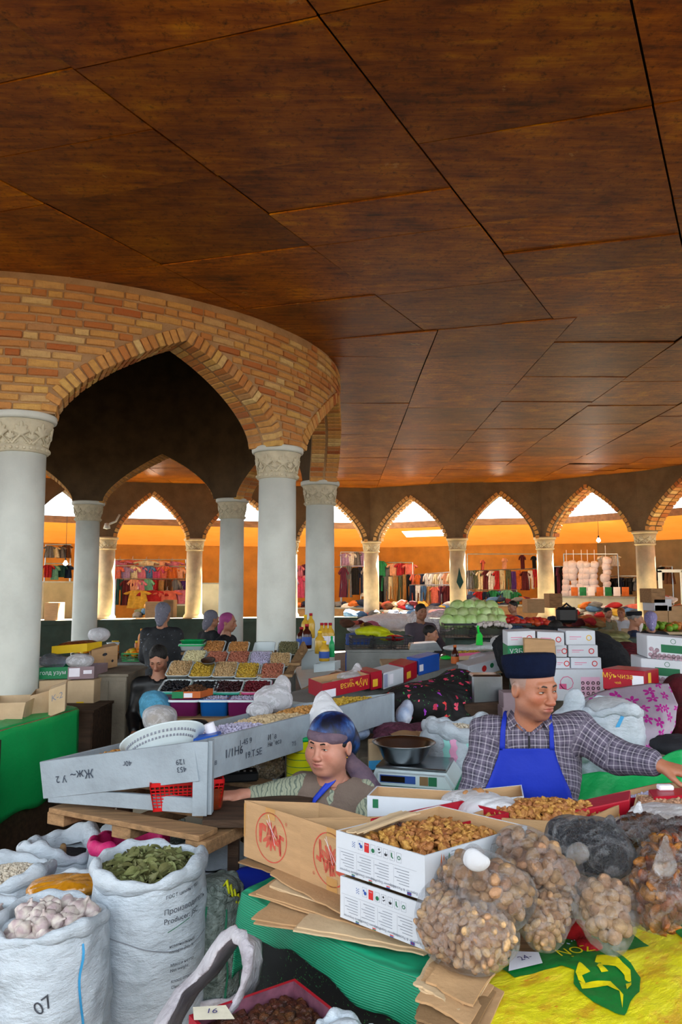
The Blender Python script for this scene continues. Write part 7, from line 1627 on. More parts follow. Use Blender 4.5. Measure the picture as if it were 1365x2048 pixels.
# bottles, white bins and scalloped cloth by the third column
mat('oil_yellow', '#c9a034', .25, .15, bump=0); mat('cola', '#3a140c', .2, .1, bump=0); wt = thing('side_table', 'table with scalloped brown edging beside third column', 'table', dp(650, 1370, 6.6)*1); wt.location.z = 0
a, b, c_, d_ = dp(612, 1390, 5.9), dp(692, 1335, 7.0), dp(640, 1315, 7.6), dp(560, 1350, 6.6); zt_ = 1.0; P4 = [Vector((q.x, q.y, zt_)) for q in (gp(610, 1392, zt_), gp(692, 1345, zt_), gp(640, 1322, zt_), gp(590, 1335, zt_))]
slab(wt, P4, .03, 'tray_white', 'table_top'); mat('lace_brown', '#8a5a34', .8, .25, 8, .4, col2='#c9b08c'); mat('grey_cloth', '#77797c', .8, .15, 3, .3)
for k in range(2): 
    q = P4[k]-Vector(wt.location); MB().box((-.02, -.02, -zt_), (.02, .02, -.03), TR(q+Vector((-.03, .05, 0)))).make('leg', MATS['dark_wood'], wt)
drape('scallop_cloth', 'brown scalloped edging hanging from the side table', [P4[0], P4[1]], [P4[0]+Vector((-.1, .1, 0)), P4[1]+Vector((-.1, .1, 0))], [.14, .14], 'lace_brown', folds=44, amp=.01, seed=2); pk = [q+Vector((-.02, .03, -.05)) for q in P4[:2]]; drape('side_cloth', 'grey cloth hanging below the scalloped edging', pk, [q+Vector((-.05, .05, 0)) for q in pk], [.75, .75], 'grey_cloth', folds=8, amp=.02, skirt=True, flare=.02)
for (px, py, Y, lab) in ((625, 1340, 7.0, 'white plastic bin holding bottles'), (650, 1345, 6.6, 'low white box on side table edge')): Carton('bin', lab, dp(px-22, py, Y), dp(px+20, py-4, Y), Vector((.05, .2, 0)), .16 if px < 640 else .07, 'tray_white', cat='bin')
for k, (px, py, Y, h, r, b_, c_, l_) in enumerate(((603, 1298, 7.0, .20, .045, 'cola', 'red_card', 'print_blue'), (614, 1297, 6.9, .22, .045, 'cola', 'red_card', 'print_blue'), (611, 1275, 7.4, .22, .04, 'oil_yellow', 'yellow_card', None), (622, 1276, 7.4, .24, .04, 'oil_yellow', 'red_card', None), (644, 1296, 7.0, .23, .04, 'oil_yellow', 'red_card', 'paper'), (652, 1296, 7.0, .23, .04, 'oil_yellow', 'red_card', 'paper'), (661, 1296, 7.0, .23, .04, 'oil_yellow', 'red_card', 'paper'), (640, 1307, 6.8, .20, .045, 'oil_yellow', 'yellow_card', None), (649, 1322, 6.5, .17, .045, 'oil_yellow', 'yellow_card', 'print_blue'), (664, 1314, 6.6, .18, .025, 'green_plastic', 'green_plastic', None))):
    jar(['dark bottle with blue label, left one', 'dark bottle with blue label and red cap', 'yellow oil bottle at the back left', 'tall yellow oil bottle at the back', 'left of three labelled oil bottles', 'middle of three labelled oil bottles', 'right of three labelled oil bottles', 'small yellow oil bottle in front', 'yellow bottle with blue label on low box', 'slim green bottle at table end'][k]+' by third column', dp(px, py, Y), h, r, b_, c_, l_, group='bottles by the third column')
# ================================================================== right side of the middle ground
def jit(n): return [random.uniform(-1, 1) for _ in range(n)]
# scale with steel bowl on green table behind the man and woman
gtz = .90; P4 = [gp(752, 1640, gtz), gp(1000, 1600, gtz), gp(985, 1530, gtz), gp(745, 1560, gtz)]; gtb = thing('market_table', 'green covered table carrying the scale, between the two sellers', 'table', (P4[0].x, P4[0].y, 0))
slab(gtb, P4, .04, 'net_green', 'table_top')
for q in P4: MB().box((-.02, -.02, -gtz), (.02, .02, -.04), TR((q-Vector(gtb.location)).lerp(((P4[0]+P4[2])/2-Vector(gtb.location)), .1))).make('leg', MATS['dark_wood'], gtb)
q = gp(825, 1588, gtz); sc = thing('shop_scale', 'white electronic scale with dark display under the steel bowl', 'scale', q+Vector((0, .08, 0)), -.28); MB().prism([(-.20, .02), (-.17, .0), (.20, .0), (.21, .03), (.17, .085), (-.17, .085)], -.0, .28).make('housing', MATS['tray_white'], sc)
MB().prism([(-.155, .02), (.20, .02), (.165, .075), (-.15, .075)], -.035, 0.).make('front_panel', MATS['tray_white'], sc); MB().box((-.14, -.038, .034), (.03, -.034, .068)).make('display', MATS['print_blue'], sc); MB().box((-.135, -.040, .038), (-.02, -.037, .064)).make('screen', MATS['eye_dark'], sc); MB().box((.05, -.038, .03), (.09, -.034, .07)).make('key_panel', MATS['cardboard_dark'], sc); MB().box((.092, -.038, .03), (.13, -.034, .07)).make('key_panel', MATS['print_green'], sc)
MB().box((-.17, .0, .088), (.17, .27, .10), bev=.004).make('pan', MATS['steel'], sc); MB().box((-.05, .04, .084), (.05, .2, .09)).make('pan_support', MATS['black_plastic'], sc)
t = thing('steel_bowl', 'round steel bowl with rim standing on the scale', 'bowl', Vector(sc.location)+Vector((-.02, .11, .10))); MB().lathe([(.001, 0), (.075, .0), (.10, .015), (.135, .085), (.155, .095), (.157, .099), (.15, .099), (.130, .085), (.097, .02), (.07, .006), (.001, .005)], 48).make('bowl', MATS['steel'], t, True)
# sack of seeds behind the scale
c = sk(912, 1455, 1.0); c = dp(915, 1455, 4.1); s = Sack('white sack with pink and teal stripe holding pale seeds', (c.x, c.y), .175, c.z, .55, seed=51, rim=.04, wr=1.3, bulge=.2, content_drop=.02); u = cup(s.c); s.fill('bean_white', .04, .05)
for du, m_ in ((-.06, 'sack_teal'), (-.03, 'sack_rose'), (.04, 'sack_teal')): s.stripe(u+du, .70, .97, .03, m_)
grain_heap('seed_heap', s.top-Vector((0, 0, .04)), Vector((.15, 0, 0)), Vector((0, .15, 0)), .05, A_BEAN, 500, None, 'disc', 3, 1.1, 'pale seeds heaped in the striped sack', 'seeds', under='bean_white')
bt = thing('crate_stand', 'low wooden crate stand under the striped seed sack', 'crate', (c.x, c.y, 0)); MB().box((-.5, -.25, 0), (.25, .4, .54), bev=.01).make('crate_body', MATS['raw_wood'], bt)
# lumps of black flowered cloth over goods
def lump(label, bl, m, cat='cloth', wr=.02, k=.1, h=.014, seed=0, name='cloth_heap'): 
    b = Bag(label, bl, m, k=k, h=h, wr=wr, seed=seed, cat=cat, name=name); return b
lump('black cloth with pink and red flowers covering a heap of goods', [(dp(885, 1410, 5.2), (.27, .25, .17)), (dp(835, 1405, 5.0), (.22, .2, .12)), (dp(920, 1385, 5.3), (.16, .2, .16)), (dp(895, 1450, 5.1), (.25, .22, .12))], 'black_floral', wr=.012)
mat('blue_bag', '#8fa6cc', .5, .2, 9, .3, col2='#d8dce8'); lump('blue printed plastic bags lying under the far painted board', [(dp(750, 1450, 4.7), (.14, .12, .045)), (dp(700, 1465, 4.5), (.12, .1, .05))], 'blue_bag', 'bag', .006, .04, .008, name='plastic_bag')
lump('rolled bag with blue white and purple print by the display end', [(dp(808, 1430, 4.75), (.05, .08, .06)), (dp(815, 1415, 4.8), (.04, .06, .05))], 'blue_bag', 'bag', .006, .03, .008, seed=4, name='plastic_bag')
mat('purple_net', '#6e3a50', .85, .3, 30, .9, 60, col2='#43202f'); lump('crumpled purple mesh sacks on the floor heap', [(dp(790, 1462, 4.5), (.13, .1, .05)), (dp(768, 1488, 4.3), (.06, .08, .07)), (dp(850, 1458, 4.6), (.12, .1, .04))], 'purple_net', 'sack', .016, .04, .009, name='empty_sack')
for k, (a_, b_, c_, d_, z) in enumerate((((772, 1475), (815, 1490), (850, 1470), (805, 1452), 1.0), ((800, 1500), (862, 1500), (880, 1478), (830, 1470), .99), ((760, 1512), (800, 1520), (830, 1500), (790, 1492), .97))):
    flatboard('torn cardboard piece, %s of the pile behind the scale' % ['uppermost', 'right one', 'lowest'][k], [gp(*q, z) for q in (a_, b_, c_, d_)], z, ['cardboard', 'cardboard_pale', 'cardboard_dark'][k], seed=k+31, bow=.03, group='cardboard scraps behind the scale')
st = thing('crate_stand', 'wooden crate heap base behind the scale', 'crate', (.45, 4.55, 0)); MB().box((-.35, -.35, 0), (.45, .5, .93), bev=.01).make('crate_body', MATS['concrete'], st)
c = bx('blue and grey small carton behind the woman', (738, 1540), (772, 1538), 3.9, Vector((0, .12, 0)), .13, 'cardboard_pale', False); c.quads('f', [(0, 0, c.L, .045)], 'sack_blue')
# stack of white lettered boxes behind the man
rows_ = [(1290, [(1016, 1072, 'white_card', 'top row left box with green base'), (1076, 1130, 'white_card', 'top row middle white box'), (1133, 1192, 'white_card', 'top row right white box with gold seal')]),
         (1314, [(1112, 1135, 'white_card', 'second row small white box'), (1138, 1197, 'white_card', 'second row right white box')]), (1339, [(1112, 1141, 'white_card', 'third row small white box'), (1143, 1204, 'white_card', 'third row right white box')])]
for k, (yb, bs) in enumerate(rows_):
    for x0, x1, m_, lab in bs:
        hp = 28 if k == 0 else 23; Y = 5.3; a = dp(x0, yb+(2 if x0 < 1100 else 0), Y); b = dp(x1, yb+(4 if x0 < 1100 and x0 > 1050 else 0), Y); H = hp*Y/1500
        c = Carton('white_box', 'closed white box, '+lab, a, b, Vector((.03, .3, 0)), H, m_, open_=False, group='white boxes stacked behind the man')
        c.polys('f', ringq(c.L*.78, H*.5, .014, .02, 14), 'print_red' if 'gold' not in lab else 'gold_print', 'printed_seal'); c.quads('f', [(c.L*.12, H*.55, c.L*.4, .004), (c.L*.12, H*.4, c.L*.25, .003)], 'print_pink', 'printed_lines')
        if 'green base' in lab: 
            g_ = Carton('white_box', 'green lettered lower part box left in the stack', a-Vector((0, 0, .09)), b-Vector((0, 0, .09)), Vector((.03, .3, 0)), .09, 'green_card', open_=False); g_.text('f', 'УЗБАС', c.L*.48, .048, .05, 'white_card')
bx('brown box peeking over the cap, in the white stack', (1050, 1308), (1112, 1312), 5.2, Vector((.03, .2, 0)), .105, 'cardboard', False, tape='parcel_tape')
c = bx('big white box with pink pattern, under the white stack', (1110, 1402), (1211, 1402), 5.2, Vector((.03, .35, 0)), .21, 'white_card', False); c.quads('f', [(c.L*.53, .03, c.L*.38, .13)], mat('pink_tint', '#e6b6d0', .6, .1, bump=0).name, 'printed_panel'); c.polys('f', sum([ringq(c.L*.57+.035*i, .05+.035*j, .006, .012, 8) for i in range(4) for j in range(3)], []), 'white_card', 'printed_dots'); c.polys('f', ringq(c.L*.25, .12, .042, .047, 9), 'print_pink', 'printed_badge'); c.quads('f', [(c.L*.1, .08, .05, .035)], 'print_pink', 'printed_block')
c = Carton('lettered_box', 'red box with gold lettering at right, on flowered sheet', dp(1207, 1378, 4.7), dp(1292, 1385, 4.6), Vector((.16, .18, 0)), .125, 'red_card', open_=False); c.text('f', 'Мўъчиза', c.L*.36, .085, .042, 'gold_print'); c.text('f', 'чой', c.L*.36, .045, .022, 'gold_print'); c.quads('f', [(c.L*.70, .03, c.L*.27, .065)], 'paper', 'paper_label'); c.quads('r', [(.05, .03, .05, .08)], 'gold_print')
for k, (y_, x0) in enumerate(((1316, 1296), (1362, 1284))):
    c = Carton('garlic_box', 'white box with garlic print and green band, %s one at right edge' % ['upper', 'lower'][k], dp(x0, y_, 4.9), dp(x0+170, y_+16, 4.7), Vector((.05, .3, 0)), .145, 'white_card', open_=False, group='garlic print boxes at the right edge')
    c.quads('f', [(c.L*.17, .045, c.L*.30, .05)], 'print_green', 'printed_band'); c.polys('f', ringq(c.L*.32, .118, .013, .016, 16), 'print_green', 'printed_badge'); c.polys('f', [circle(c.L*u_, v_, r_, 10) for u_, v_, r_ in [(.01+.028*i, .012+.012*(i % 2), .014) for i in range(1, 17)]+[(.05, .06, .015), (.12, .055, .014), (.09, .04, .014)]], mat('garlic_print', '#b79aa8', .6, .35, 60, bump=0).name, 'printed_garlic')
lt = thing('crate_stand', 'dark stand beneath the white box stack and sheet', 'crate', (2.2, 5.2, 0)); MB().box((-.7, -.25, 0), (1.4, .5, 1.08)).make('crate_body', MATS['concrete'], lt)
lump('black net cloth draped behind the white boxes', [(dp(1095, 1292, 6.0), (.42, .3, .15)), (dp(1185, 1310, 5.9), (.22, .3, .17)), (dp(1215, 1345, 5.8), (.18, .3, .16)), (dp(1050, 1320, 6.0), (.2, .3, .18))], 'net_black', wr=.02, h=.02)
t = thing('tin_box', 'dented silver tin box left of the man shoulder', 'tin', dp(946, 1412, 5.0)); MB().box((0, 0, 0), (.20, .16, .20), bev=.012).make('tin_body', MATS['steel'], t)
for k, (px, py, w, h_, lab) in enumerate(((1008, 1418, .12, .10, 'upper'), (1006, 1438, .13, .07, 'lower'))): bx('grey brick shaped carton behind the collar, %s one' % lab, (px, py), (px+30, py), 4.8, Vector((0, .15, 0)), h_, 'mauve_card', False)
bx('wooden crate under the silver tin', (930, 1450), (1010, 1445), 4.95, Vector((0, .3, 0)), .13, 'dark_wood', False)
# white bags behind man's shoulder
film('sack_film', haze=.2, base=.8, col='#e6ecf2')
lump('peaked white bag standing behind the man shoulder', [(dp(1140, 1455, 4.0), (.12, .1, .10)), (dp(1150, 1405, 4.0), (.055, .05, .075)), (dp(1160, 1490, 3.95), (.13, .1, .08))], 'woven_sack', 'bag', .006, .04, .009, seed=2, name='tied_bag')
s = Sack('white sack with rolled top and blue tape, right of peaked bag', tuple(dp(1222, 1425, 4.0))[:2], .15, dp(1222, 1418, 4.0).z, .7, seed=61, rim=.03, wr=1.0, bulge=.12); s.fill('sack_film', .06, .0); s.wrap([(0, 0), (.02, 0), (.05, .05), (.03, .05)], cup(s.c)+.02, .86, 'sack_blue', 'tape', F=[(0, 1, 2, 3)])
tt = thing('crate_stand', 'stand under the white bags behind the man arm', 'crate', (1.6, 4.2, 0)); MB().box((-.35, -.35, 0), (.5, .3, .80)).make('crate_body', MATS['dark_wood'], tt)
# lilac sheet with magenta flowers
m, nt, p = newmat('flower_sheet'); v = nt.coord('UV'); vo = nt.n('ShaderNodeTexVoronoi', Vector=v, Scale=5.5, Randomness=.75, _voronoi_dimensions='2D'); d = nt.n('ShaderNodeVectorMath', _operation='SUBTRACT', i0=nt.n('ShaderNodeVectorMath', _operation='SCALE', i0=v, Scale=1.).outputs[0], i1=vo.outputs['Position']).outputs[0]
se = nt.n('ShaderNodeSeparateXYZ', i0=d); ang = nt.math('ARCTAN2', se.outputs[1], se.outputs[0]); ln = nt.n('ShaderNodeVectorMath', _operation='LENGTH', i0=d).outputs['Value']; pet = nt.math('MULTIPLY_ADD', nt.math('ABSOLUTE', nt.math('COSINE', nt.math('MULTIPLY', ang, 2.5))), .055, .014)
rc_ = nt.n('ShaderNodeSeparateColor', i0=vo.outputs['Color']); msk = nt.math('MULTIPLY', nt.math('LESS_THAN', ln, pet), nt.math('GREATER_THAN', rc_.outputs[0], .35)); msk = nt.math('MULTIPLY', msk, nt.math('GREATER_THAN', ln, .010))
nt.L.new(nt.mix(msk, nt.mix(nt.noise(v, 6, 4), srgb('#8f8394'), srgb('#b7a9b8')), srgb('#b0128c')), p.inputs['Base Color']); p.inputs['Roughness'].default_value = .8
def sheetpoly(name, label, pxs, m, n=26, seed=0, amp=.03, cat='cloth', fr=7):
    """cloth through a grid of photo points given as rows of (px, py, Y)"""
    R, C_ = len(pxs), len(pxs[0]); G = [[dp(*q) for q in r] for r in pxs]; V = []; UV = []
    for i in range(n+1):
        for j in range(n+1):
            a = i/n*(R-1); b = j/n*(C_-1); ia, ib = min(int(a), R-2), min(int(b), C_-2); fa, fb = a-ia, b-ib; V.append(tuple(G[ia][ib].lerp(G[ia][ib+1], fb).lerp(G[ia+1][ib].lerp(G[ia+1][ib+1], fb), fa))); UV.append((j/n, i/n))
    V = np.array(V); c = V[0].copy(); V += tex3(V, seed, fr, 3)[:, None]*amp*np.array((.3, 1, .4)); o = mk(name, V-c, [(i*(n+1)+j, (i+1)*(n+1)+j, (i+1)*(n+1)+j+1, i*(n+1)+j+1) for i in range(n) for j in range(n)], MATS[m], None, True, uv=UV); o.location = c; o.modifiers.new('thickness', 'SOLIDIFY').thickness = .003; return tag(o, label, cat)
sheetpoly('flower_sheet', 'lilac sheet with magenta flowers draped over goods at right', [[(1165, 1402, 4.6), (1230, 1376, 4.6), (1300, 1366, 4.5), (1338, 1368, 4.5)], [(1180, 1440, 4.3), (1250, 1420, 4.2), (1320, 1410, 4.2), (1358, 1412, 4.2)], [(1272, 1460, 4.1), (1285, 1450, 4.0), (1330, 1450, 4.0), (1352, 1450, 4.1)], [(1280, 1500, 3.95), (1290, 1505, 3.85), (1312, 1502, 3.85), (1325, 1490, 3.9)]], 'flower_sheet', 40, 3, .035)
mat('dark_red_cloth', '#5a0f1c', .85, .3, 9, .4); lump('dark red and navy cloth bundle at the right edge behind sheet', [(dp(1360, 1400, 4.8), (.12, .15, .16)), (dp(1368, 1450, 4.5), (.1, .15, .12))], 'dark_red_cloth', wr=.01, h=.015)
lump('bundle of dark folded papers at right edge', [(dp(1350, 1490, 3.9), (.14, .15, .05))], 'trousers', wr=.01, name='bundle')
# green sheet behind the man's arm, and small green table at right
sheetpoly('green_cloth', 'bright green cloth hanging behind the man arm', [[(1100, 1570, 3.5), (1200, 1545, 3.5), (1290, 1540, 3.5), (1370, 1500, 3.6)], [(1100, 1610, 3.45), (1200, 1590, 3.45), (1290, 1580, 3.45), (1370, 1560, 3.5)], [(1100, 1680, 3.4), (1200, 1660, 3.4), (1290, 1650, 3.4), (1370, 1640, 3.4)]], 'green_tarp', 30, 5, .03)
mt = thing('market_table', 'table at right covered by the green cloth', 'table', (1.55, 3.9, 0)); MB().box((-.5, -.33, .84), (.9, .4, .87)).make('table_top', MATS['green_tarp'], mt)
for x in (-.45, .8):
    for y in (-.28, .35): MB().box((x-.02, y-.02, 0), (x+.02, y+.02, .84)).make('leg', MATS['dark_wood'], mt)
# open counter between: crates, boxes, bottle, green scoop, cabbages
cab('weathered plank counter with black crates on top', 694, 866, 1300, 8.2, .7, 'grey_board')
for k, (px, lab) in enumerate(((725, 'left black lattice crate on the plank counter'), (762, 'middle black lattice crate with dishes'), (805, 'right black lattice crate beside the boy'))): q = dp(px, 1297, 8.45); basket(lab, q, .20 if k else .26, .3, .14, 'black_plastic', .1, .03, 6, 'crate', 'crate', 3)
mat('yellow_bag', '#cdd41e', .4, .15, 9, .4, 20); lump('yellow and white plastic bag on the black crates', [(dp(745, 1264, 8.7), (.20, .14, .07)), (dp(775, 1274, 8.6), (.1, .1, .05))], 'yellow_bag', 'bag', .012, .05, .014, name='plastic_bag'); lump('small red plastic dish cover on the crate', [(dp(790, 1276, 8.5), (.11, .1, .035))], 'red_plastic', 'dish', .006, .04, .012, name='dish')
t = thing('shop_scale', 'small grey scale at the right end of plank counter', 'scale', dp(850, 1300, 8.3)); MB().prism([(-.18, 0), (.18, 0), (.12, .09), (-.16, .07)], -.1, .15).make('housing', MATS['steel'], t)
sheetpoly('blue_tarp', 'blue tarpaulin over a stall right of the third column', [[(692, 1268, 9.5), (720, 1262, 9.5), (745, 1270, 9.3)], [(692, 1290, 8.9), (715, 1285, 8.9), (738, 1290, 8.9)], [(690, 1370, 8.7), (700, 1360, 8.7), (708, 1350, 8.8)]], 'blue_tarp', 20, 6, .04)
cb = thing('counter', 'table of mixed goods left of the white boxes', 'table', dp(930, 1345, 7.0)); cb.location.z = 0; zc = dp(930, 1330, 7.0).z; MB().box((-.75, -.3, zc-.04), (.7, .6, zc)).make('table_top', MATS['cardboard_pale'], cb)
for x in (-.7, .65): MB().box((x-.03, -.25, 0), (x+.03, .5, zc-.04)).make('leg', MATS['dark_wood'], cb)
jar('dark cola bottle with orange label and orange cap', dp(911, 1334, 6.7), .19, .035, 'cola', 'print_orange', 'print_orange'); t = thing('dish_cover', 'small green round lid beside the cola bottle', 'lid', dp(893, 1318, 6.9)); MB().lathe([(.05, 0), (.055, .015), (.02, .03), (.001, .032)], 18).make('lid', MATS['bright_green'], t, True)
t = thing('scoop', 'bright green plastic scoop standing on white packages', 'scoop', dp(959, 1290, 7.1)); MB().prism([(-.03, 0), (.03, 0), (.03, .09), (.01, .12), (-.02, .10)], -.02, .02).make('scoop_body', MATS['bright_green'], t); MB().tube([(0, 0, .1), (-.01, 0, .16), (-.005, 0, .18)], .012, 8).make('handle', MATS['bright_green'], t, True)
lump('white plastic packages under the green scoop', [(dp(925, 1296, 7.2), (.18, .15, .03)), (dp(975, 1293, 7.2), (.14, .15, .04)), (dp(1000, 1283, 7.4), (.09, .1, .06))], 'sack_film', 'bag', .012, .04, .012, name='plastic_bag'); c = bx('carton with pink rim and yellow grain, front of the scoop', (915, 1325), (962, 1322), 6.9, Vector((.02, .2, 0)), .08, 'cardboard_pale'); c.quads('f', [(0, .055, c.L, .025)], 'print_pink'); grain_heap('grain_heap', c.pt(.5, .5, .8), c.M @ Vector((c.L*.45, 0, 0)), c.M @ Vector((0, c.W*.45, 0)), .02, A_YEL, 90, None, label='yellow grain in the pink rimmed carton', cat='grain')
c = bx('long white carton with tomato picture on the slope', (938, 1358), (1015, 1338), 6.0, Vector((-.05, .3, 0)), .10, 'white_card', False, Y1=6.2); c.polys('f', [circle(c.L*.4, .05, .025, 14)], 'print_red'); c.polys('f', [circle(c.L*.6, .06, .02, 12)], 'print_green'); lump('beige cloth sack lying behind the tomato carton', [(dp(985, 1318, 6.6), (.2, .15, .06))], 'woven_sack_dirty', 'sack', .012, .04, .014, name='empty_sack')
# cabbages
def f_cab(k): 
    def f(V): n = tex3(V, k, 2.0, 2); a = np.arctan2(V[:, 1], V[:, 0]); return V*np.array((.105, .105, .095))*(1+.06*n+.025*np.abs(np.sin(a*3.5+V[:, 2]*3+k)))[:, None]
    return f
mat('cabbage_green', '#9fc46a', .5, .25, 8, .3, 30, col2='#cfe0a8', rnd=.5); A_CAB = [deform(3, f_cab(k), 'cabbage_green') for k in range(3)]
def leafcap(k): 
    V, F = ico(3); V = f_cab(k)(V)*1.05; keep = [f for f in F if V[list(f)].mean(0)@np.array((math.cos(k*2), math.sin(k*2), -.2)) > .03]; me = bpy.data.meshes.new('outer_leaf'); me.from_pydata((V+tex3(V, k, 40, 2)[:, None]*.006).tolist(), [], keep); me.polygons.foreach_set('use_smooth', [True]*len(keep)); me.materials.append(MATS['cabbage_green']); return me
LC = [leafcap(k) for k in range(3)]; Yc = 10.2; k = 0
ords = ['first', 'second', 'third', 'fourth', 'fifth', 'sixth', 'seventh', 'eighth', 'ninth', 'tenth', 'eleventh', 'twelfth', 'thirteenth', 'fourteenth', 'fifteenth', 'sixteenth']
for r_, (y_, xs_) in enumerate(((1243, (895, 918, 942, 965, 985, 1003)), (1229, (903, 925, 948, 972, 994)), (1214, (915, 938, 960, 982)))):
    for i, x_ in enumerate(xs_):
        t = thing('cabbage', 'green cabbage, %s from left in the %s layer of the pile' % (ords[i], ['bottom', 'middle', 'top'][r_]), 'cabbage', dp(x_, y_, Yc+.14*r_), random.uniform(0, 6), 'cabbages piled on black crates'); inst('head', A_CAB[k % 3], t, rrot(.5)); inst('outer_leaf', LC[k % 3], t, rrot(.6)); k += 1
for k, (px, w) in enumerate(((915, .40), (975, .40), (1030, .34))): basket('black plastic crate, %s under the vegetables' % ['left', 'middle', 'right'][k], dp(px, 1274, 10.1), w, .5, .19, 'black_plastic', 0, .02, 10, 'crate', 'crate', 5)
vt = thing('counter', 'long vegetable counter under crates beyond', 'table', (2.9, 10.4, 0)); zc = dp(950, 1275, 10.1).z; MB().box((-1.4, -.35, 0), (3.2, .5, zc-.01)).make('base', MATS['parapet_green'], vt)
mat('tomato', '#d0402a', .35, .2, bump=.05, rnd=.6); mat('garlic_far', '#d8cdc8', .6, .1); A_TOM = [deform(1, f_round((.045, .045, .04), 3, .04), 'tomato')]; A_GF = [deform(1, f_round((.03, .03, .03), 3, .1), 'garlic_far')]
spread(heap_pts(dp(1018, 1250, 10.3), Vector((.17, 0, 0)), Vector((0, .2, 0)), 36, .10, .4), A_TOM, 'tomato', 'red tomato heaped right of the cabbages', 'tomato', 'tomatoes by the cabbages', flat=.3); spread(heap_pts(dp(985, 1254, 9.9), Vector((.22, 0, 0)), Vector((0, .1, 0)), 40, .05, .4), A_GF, 'garlic_bulb', 'garlic head in the strip before the tomatoes', 'garlic', 'garlic by the tomatoes'); spread(heap_pts(dp(1072, 1253, 10.3), Vector((.2, 0, 0)), Vector((0, .2, 0)), 36, .09, .4), A_TOM, 'tomato', 'pale red tomato in the second heap, further right', 'tomato', 'tomatoes in the second heap', flat=.3)
# right background counter with fruit and crates
rcn = thing('counter', 'fruit counter before the parapet at far right', 'table', (6.2, 11.2, 0)); MB().box((-1.8, -.3, 0), (1.5, .7, dp(1340, 1262, 11.2).z)).make('base', MATS['cardboard_pale'], rcn)
mat('green_apple', '#7fb030', .4, .2, bump=.03, rnd=.5); mat('peach', '#d8893c', .45, .2, bump=.03, rnd=.5); spread(heap_pts(dp(1322, 1262, 11.2), Vector((.22, 0, 0)), Vector((0, .2, 0)), 30, .10, .4), [deform(1, f_round((.045, .045, .045), 3, .04), 'green_apple')], 'apple', 'green apple heaped above garlic print boxes', 'fruit', 'apples at far right'); spread(heap_pts(dp(1355, 1263, 11.2), Vector((.22, 0, 0)), Vector((0, .2, 0)), 30, .10, .4), [deform(1, f_round((.045, .045, .045), 3, .04), 'peach')], 'peach', 'orange peach at the right edge above boxes', 'fruit', 'peaches at far right')
for k, (x0, x1, y_, m_, lab, H) in enumerate(((1312, 1338, 1248, 'cardboard', 'left orange brown carton at far right', .32), (1339, 1372, 1250, 'cardboard', 'right orange brown carton at far right', .32), (1310, 1345, 1222, 'white_card', 'long white carton above brown ones', .2), (1304, 1332, 1206, 'raw_wood', 'wooden crate on the parapet by the right column', .25))): bx(lab, (x0, y_), (x1, y_), 13., Vector((0, .5, 0)), H, m_, False)
hk = thing('counter', 'straw coloured sacking heap right of the black net', 'heap', dp(1240, 1290, 9)); lump('pile of green dry herbs beyond the black net', [(dp(1225, 1288, 9.2), (.25, .25, .08)), (dp(1215, 1272, 10.), (.28, .3, .08))], 'bay_leaf', 'herbs', .03, .1, .02, name='herb_heap'); bpy.data.objects.remove(hk)
lump('red and black bundles beside the old man', [(dp(1250, 1293, 8.6), (.17, .2, .05)), (dp(1265, 1310, 8.4), (.2, .2, .07))], 'dark_red_cloth', 'bundle', .02, .05, .015, name='bundle')
# ================================================================== people in the distance
def figure(label, px, py, Y, yaw, top, bottom='trousers', sit=False, skin='#a87558', hair=None, scarf=None, arms=None, face=None, s=1., lean=0., cap=None, beard=False, group=None, bl=1., pitch=.1):
    H = dp(px, py, Y); f = yaw if face is None else face; R = Matrix.Rotation(f, 3, 'Z'); L = lambda x, y, z: Vector((H.x, H.y, H.z))+R @ Vector((x, y+lean*(-z), z))*s
    J = dict(head=H, neck=L(0, .03, -.17), chest=L(0, .04, -.40), pelvis=L(0, .06, -.82), ls=L(-.175, .03, -.24), rs=L(.175, .03, -.24), le=L(-.22, -.0, -.50), re=L(.22, -.0, -.50), lw=L(-.14, -.20, -.62), rw=L(.14, -.20, -.62), lf=L(-.08, -.32, -.64), rf=L(.08, -.32, -.64), face=f)
    if arms: J.update({k: L(*v) for k, v in arms.items()})
    pz = J['pelvis'].z
    if sit or pz < .62: J.update(lk=L(-.12, -.36, -.86), rk=L(.12, -.36, -.86)); [J.__setitem__(b, Vector((J[a].x, J[a].y, .09))) for a, b in (('lk', 'la'), ('rk', 'ra'))]
    else: J.update(lk=Vector((L(-.1, .03, 0).x, L(-.1, .03, 0).y, pz*.53)), rk=Vector((L(.1, .03, 0).x, L(.1, .03, 0).y, pz*.53)), la=Vector((L(-.11, .06, 0).x, L(-.11, .06, 0).y, .09)), ra=Vector((L(.11, .06, 0).x, L(.11, .06, 0).y, .09)))
    p_ = Person(label, J, yaw, pitch, 0, hs=s, skin=skin, hres=.0075 if Y > 7 else .005, bres=.018, hands=True, sc=s, group=group, build=bl)
    p_.cloth('trousers', bottom, 'legs', .018, .022, .004); p_.cloth('top', top, 'top', .018, .018, .008, (.07, .04), seed=len(label))
    if hair: p_.hpart('hair', [((0, .018, .040), (.083, .097, .086))], hair, .006, sub=[((0, -.09, -.030), (.10, .075, .095)), ((0, .0, -.085), (.13, .13, .06))], n=.003)
    if scarf: p_.hpart('headscarf', [((0, .024, .034), (.088, .100, .092)), ((0, .06, -.05), (.07, .06, .07))], scarf, .006, .03, sub=[((0, -.095, -.03), (.075, .07, .085))], caps=[((0, .085, -.07), (0, .09, -.12), .05, .04)], n=.003)
    if cap: capmesh(p_, cap, hh=.06)
    if beard: p_.hpart('beard', [((0, -.07, -.085), (.045, .035, .055)), ((0, -.07, -.13), (.03, .025, .045))], 'garlic_far', .006, n=.003)
    return p_
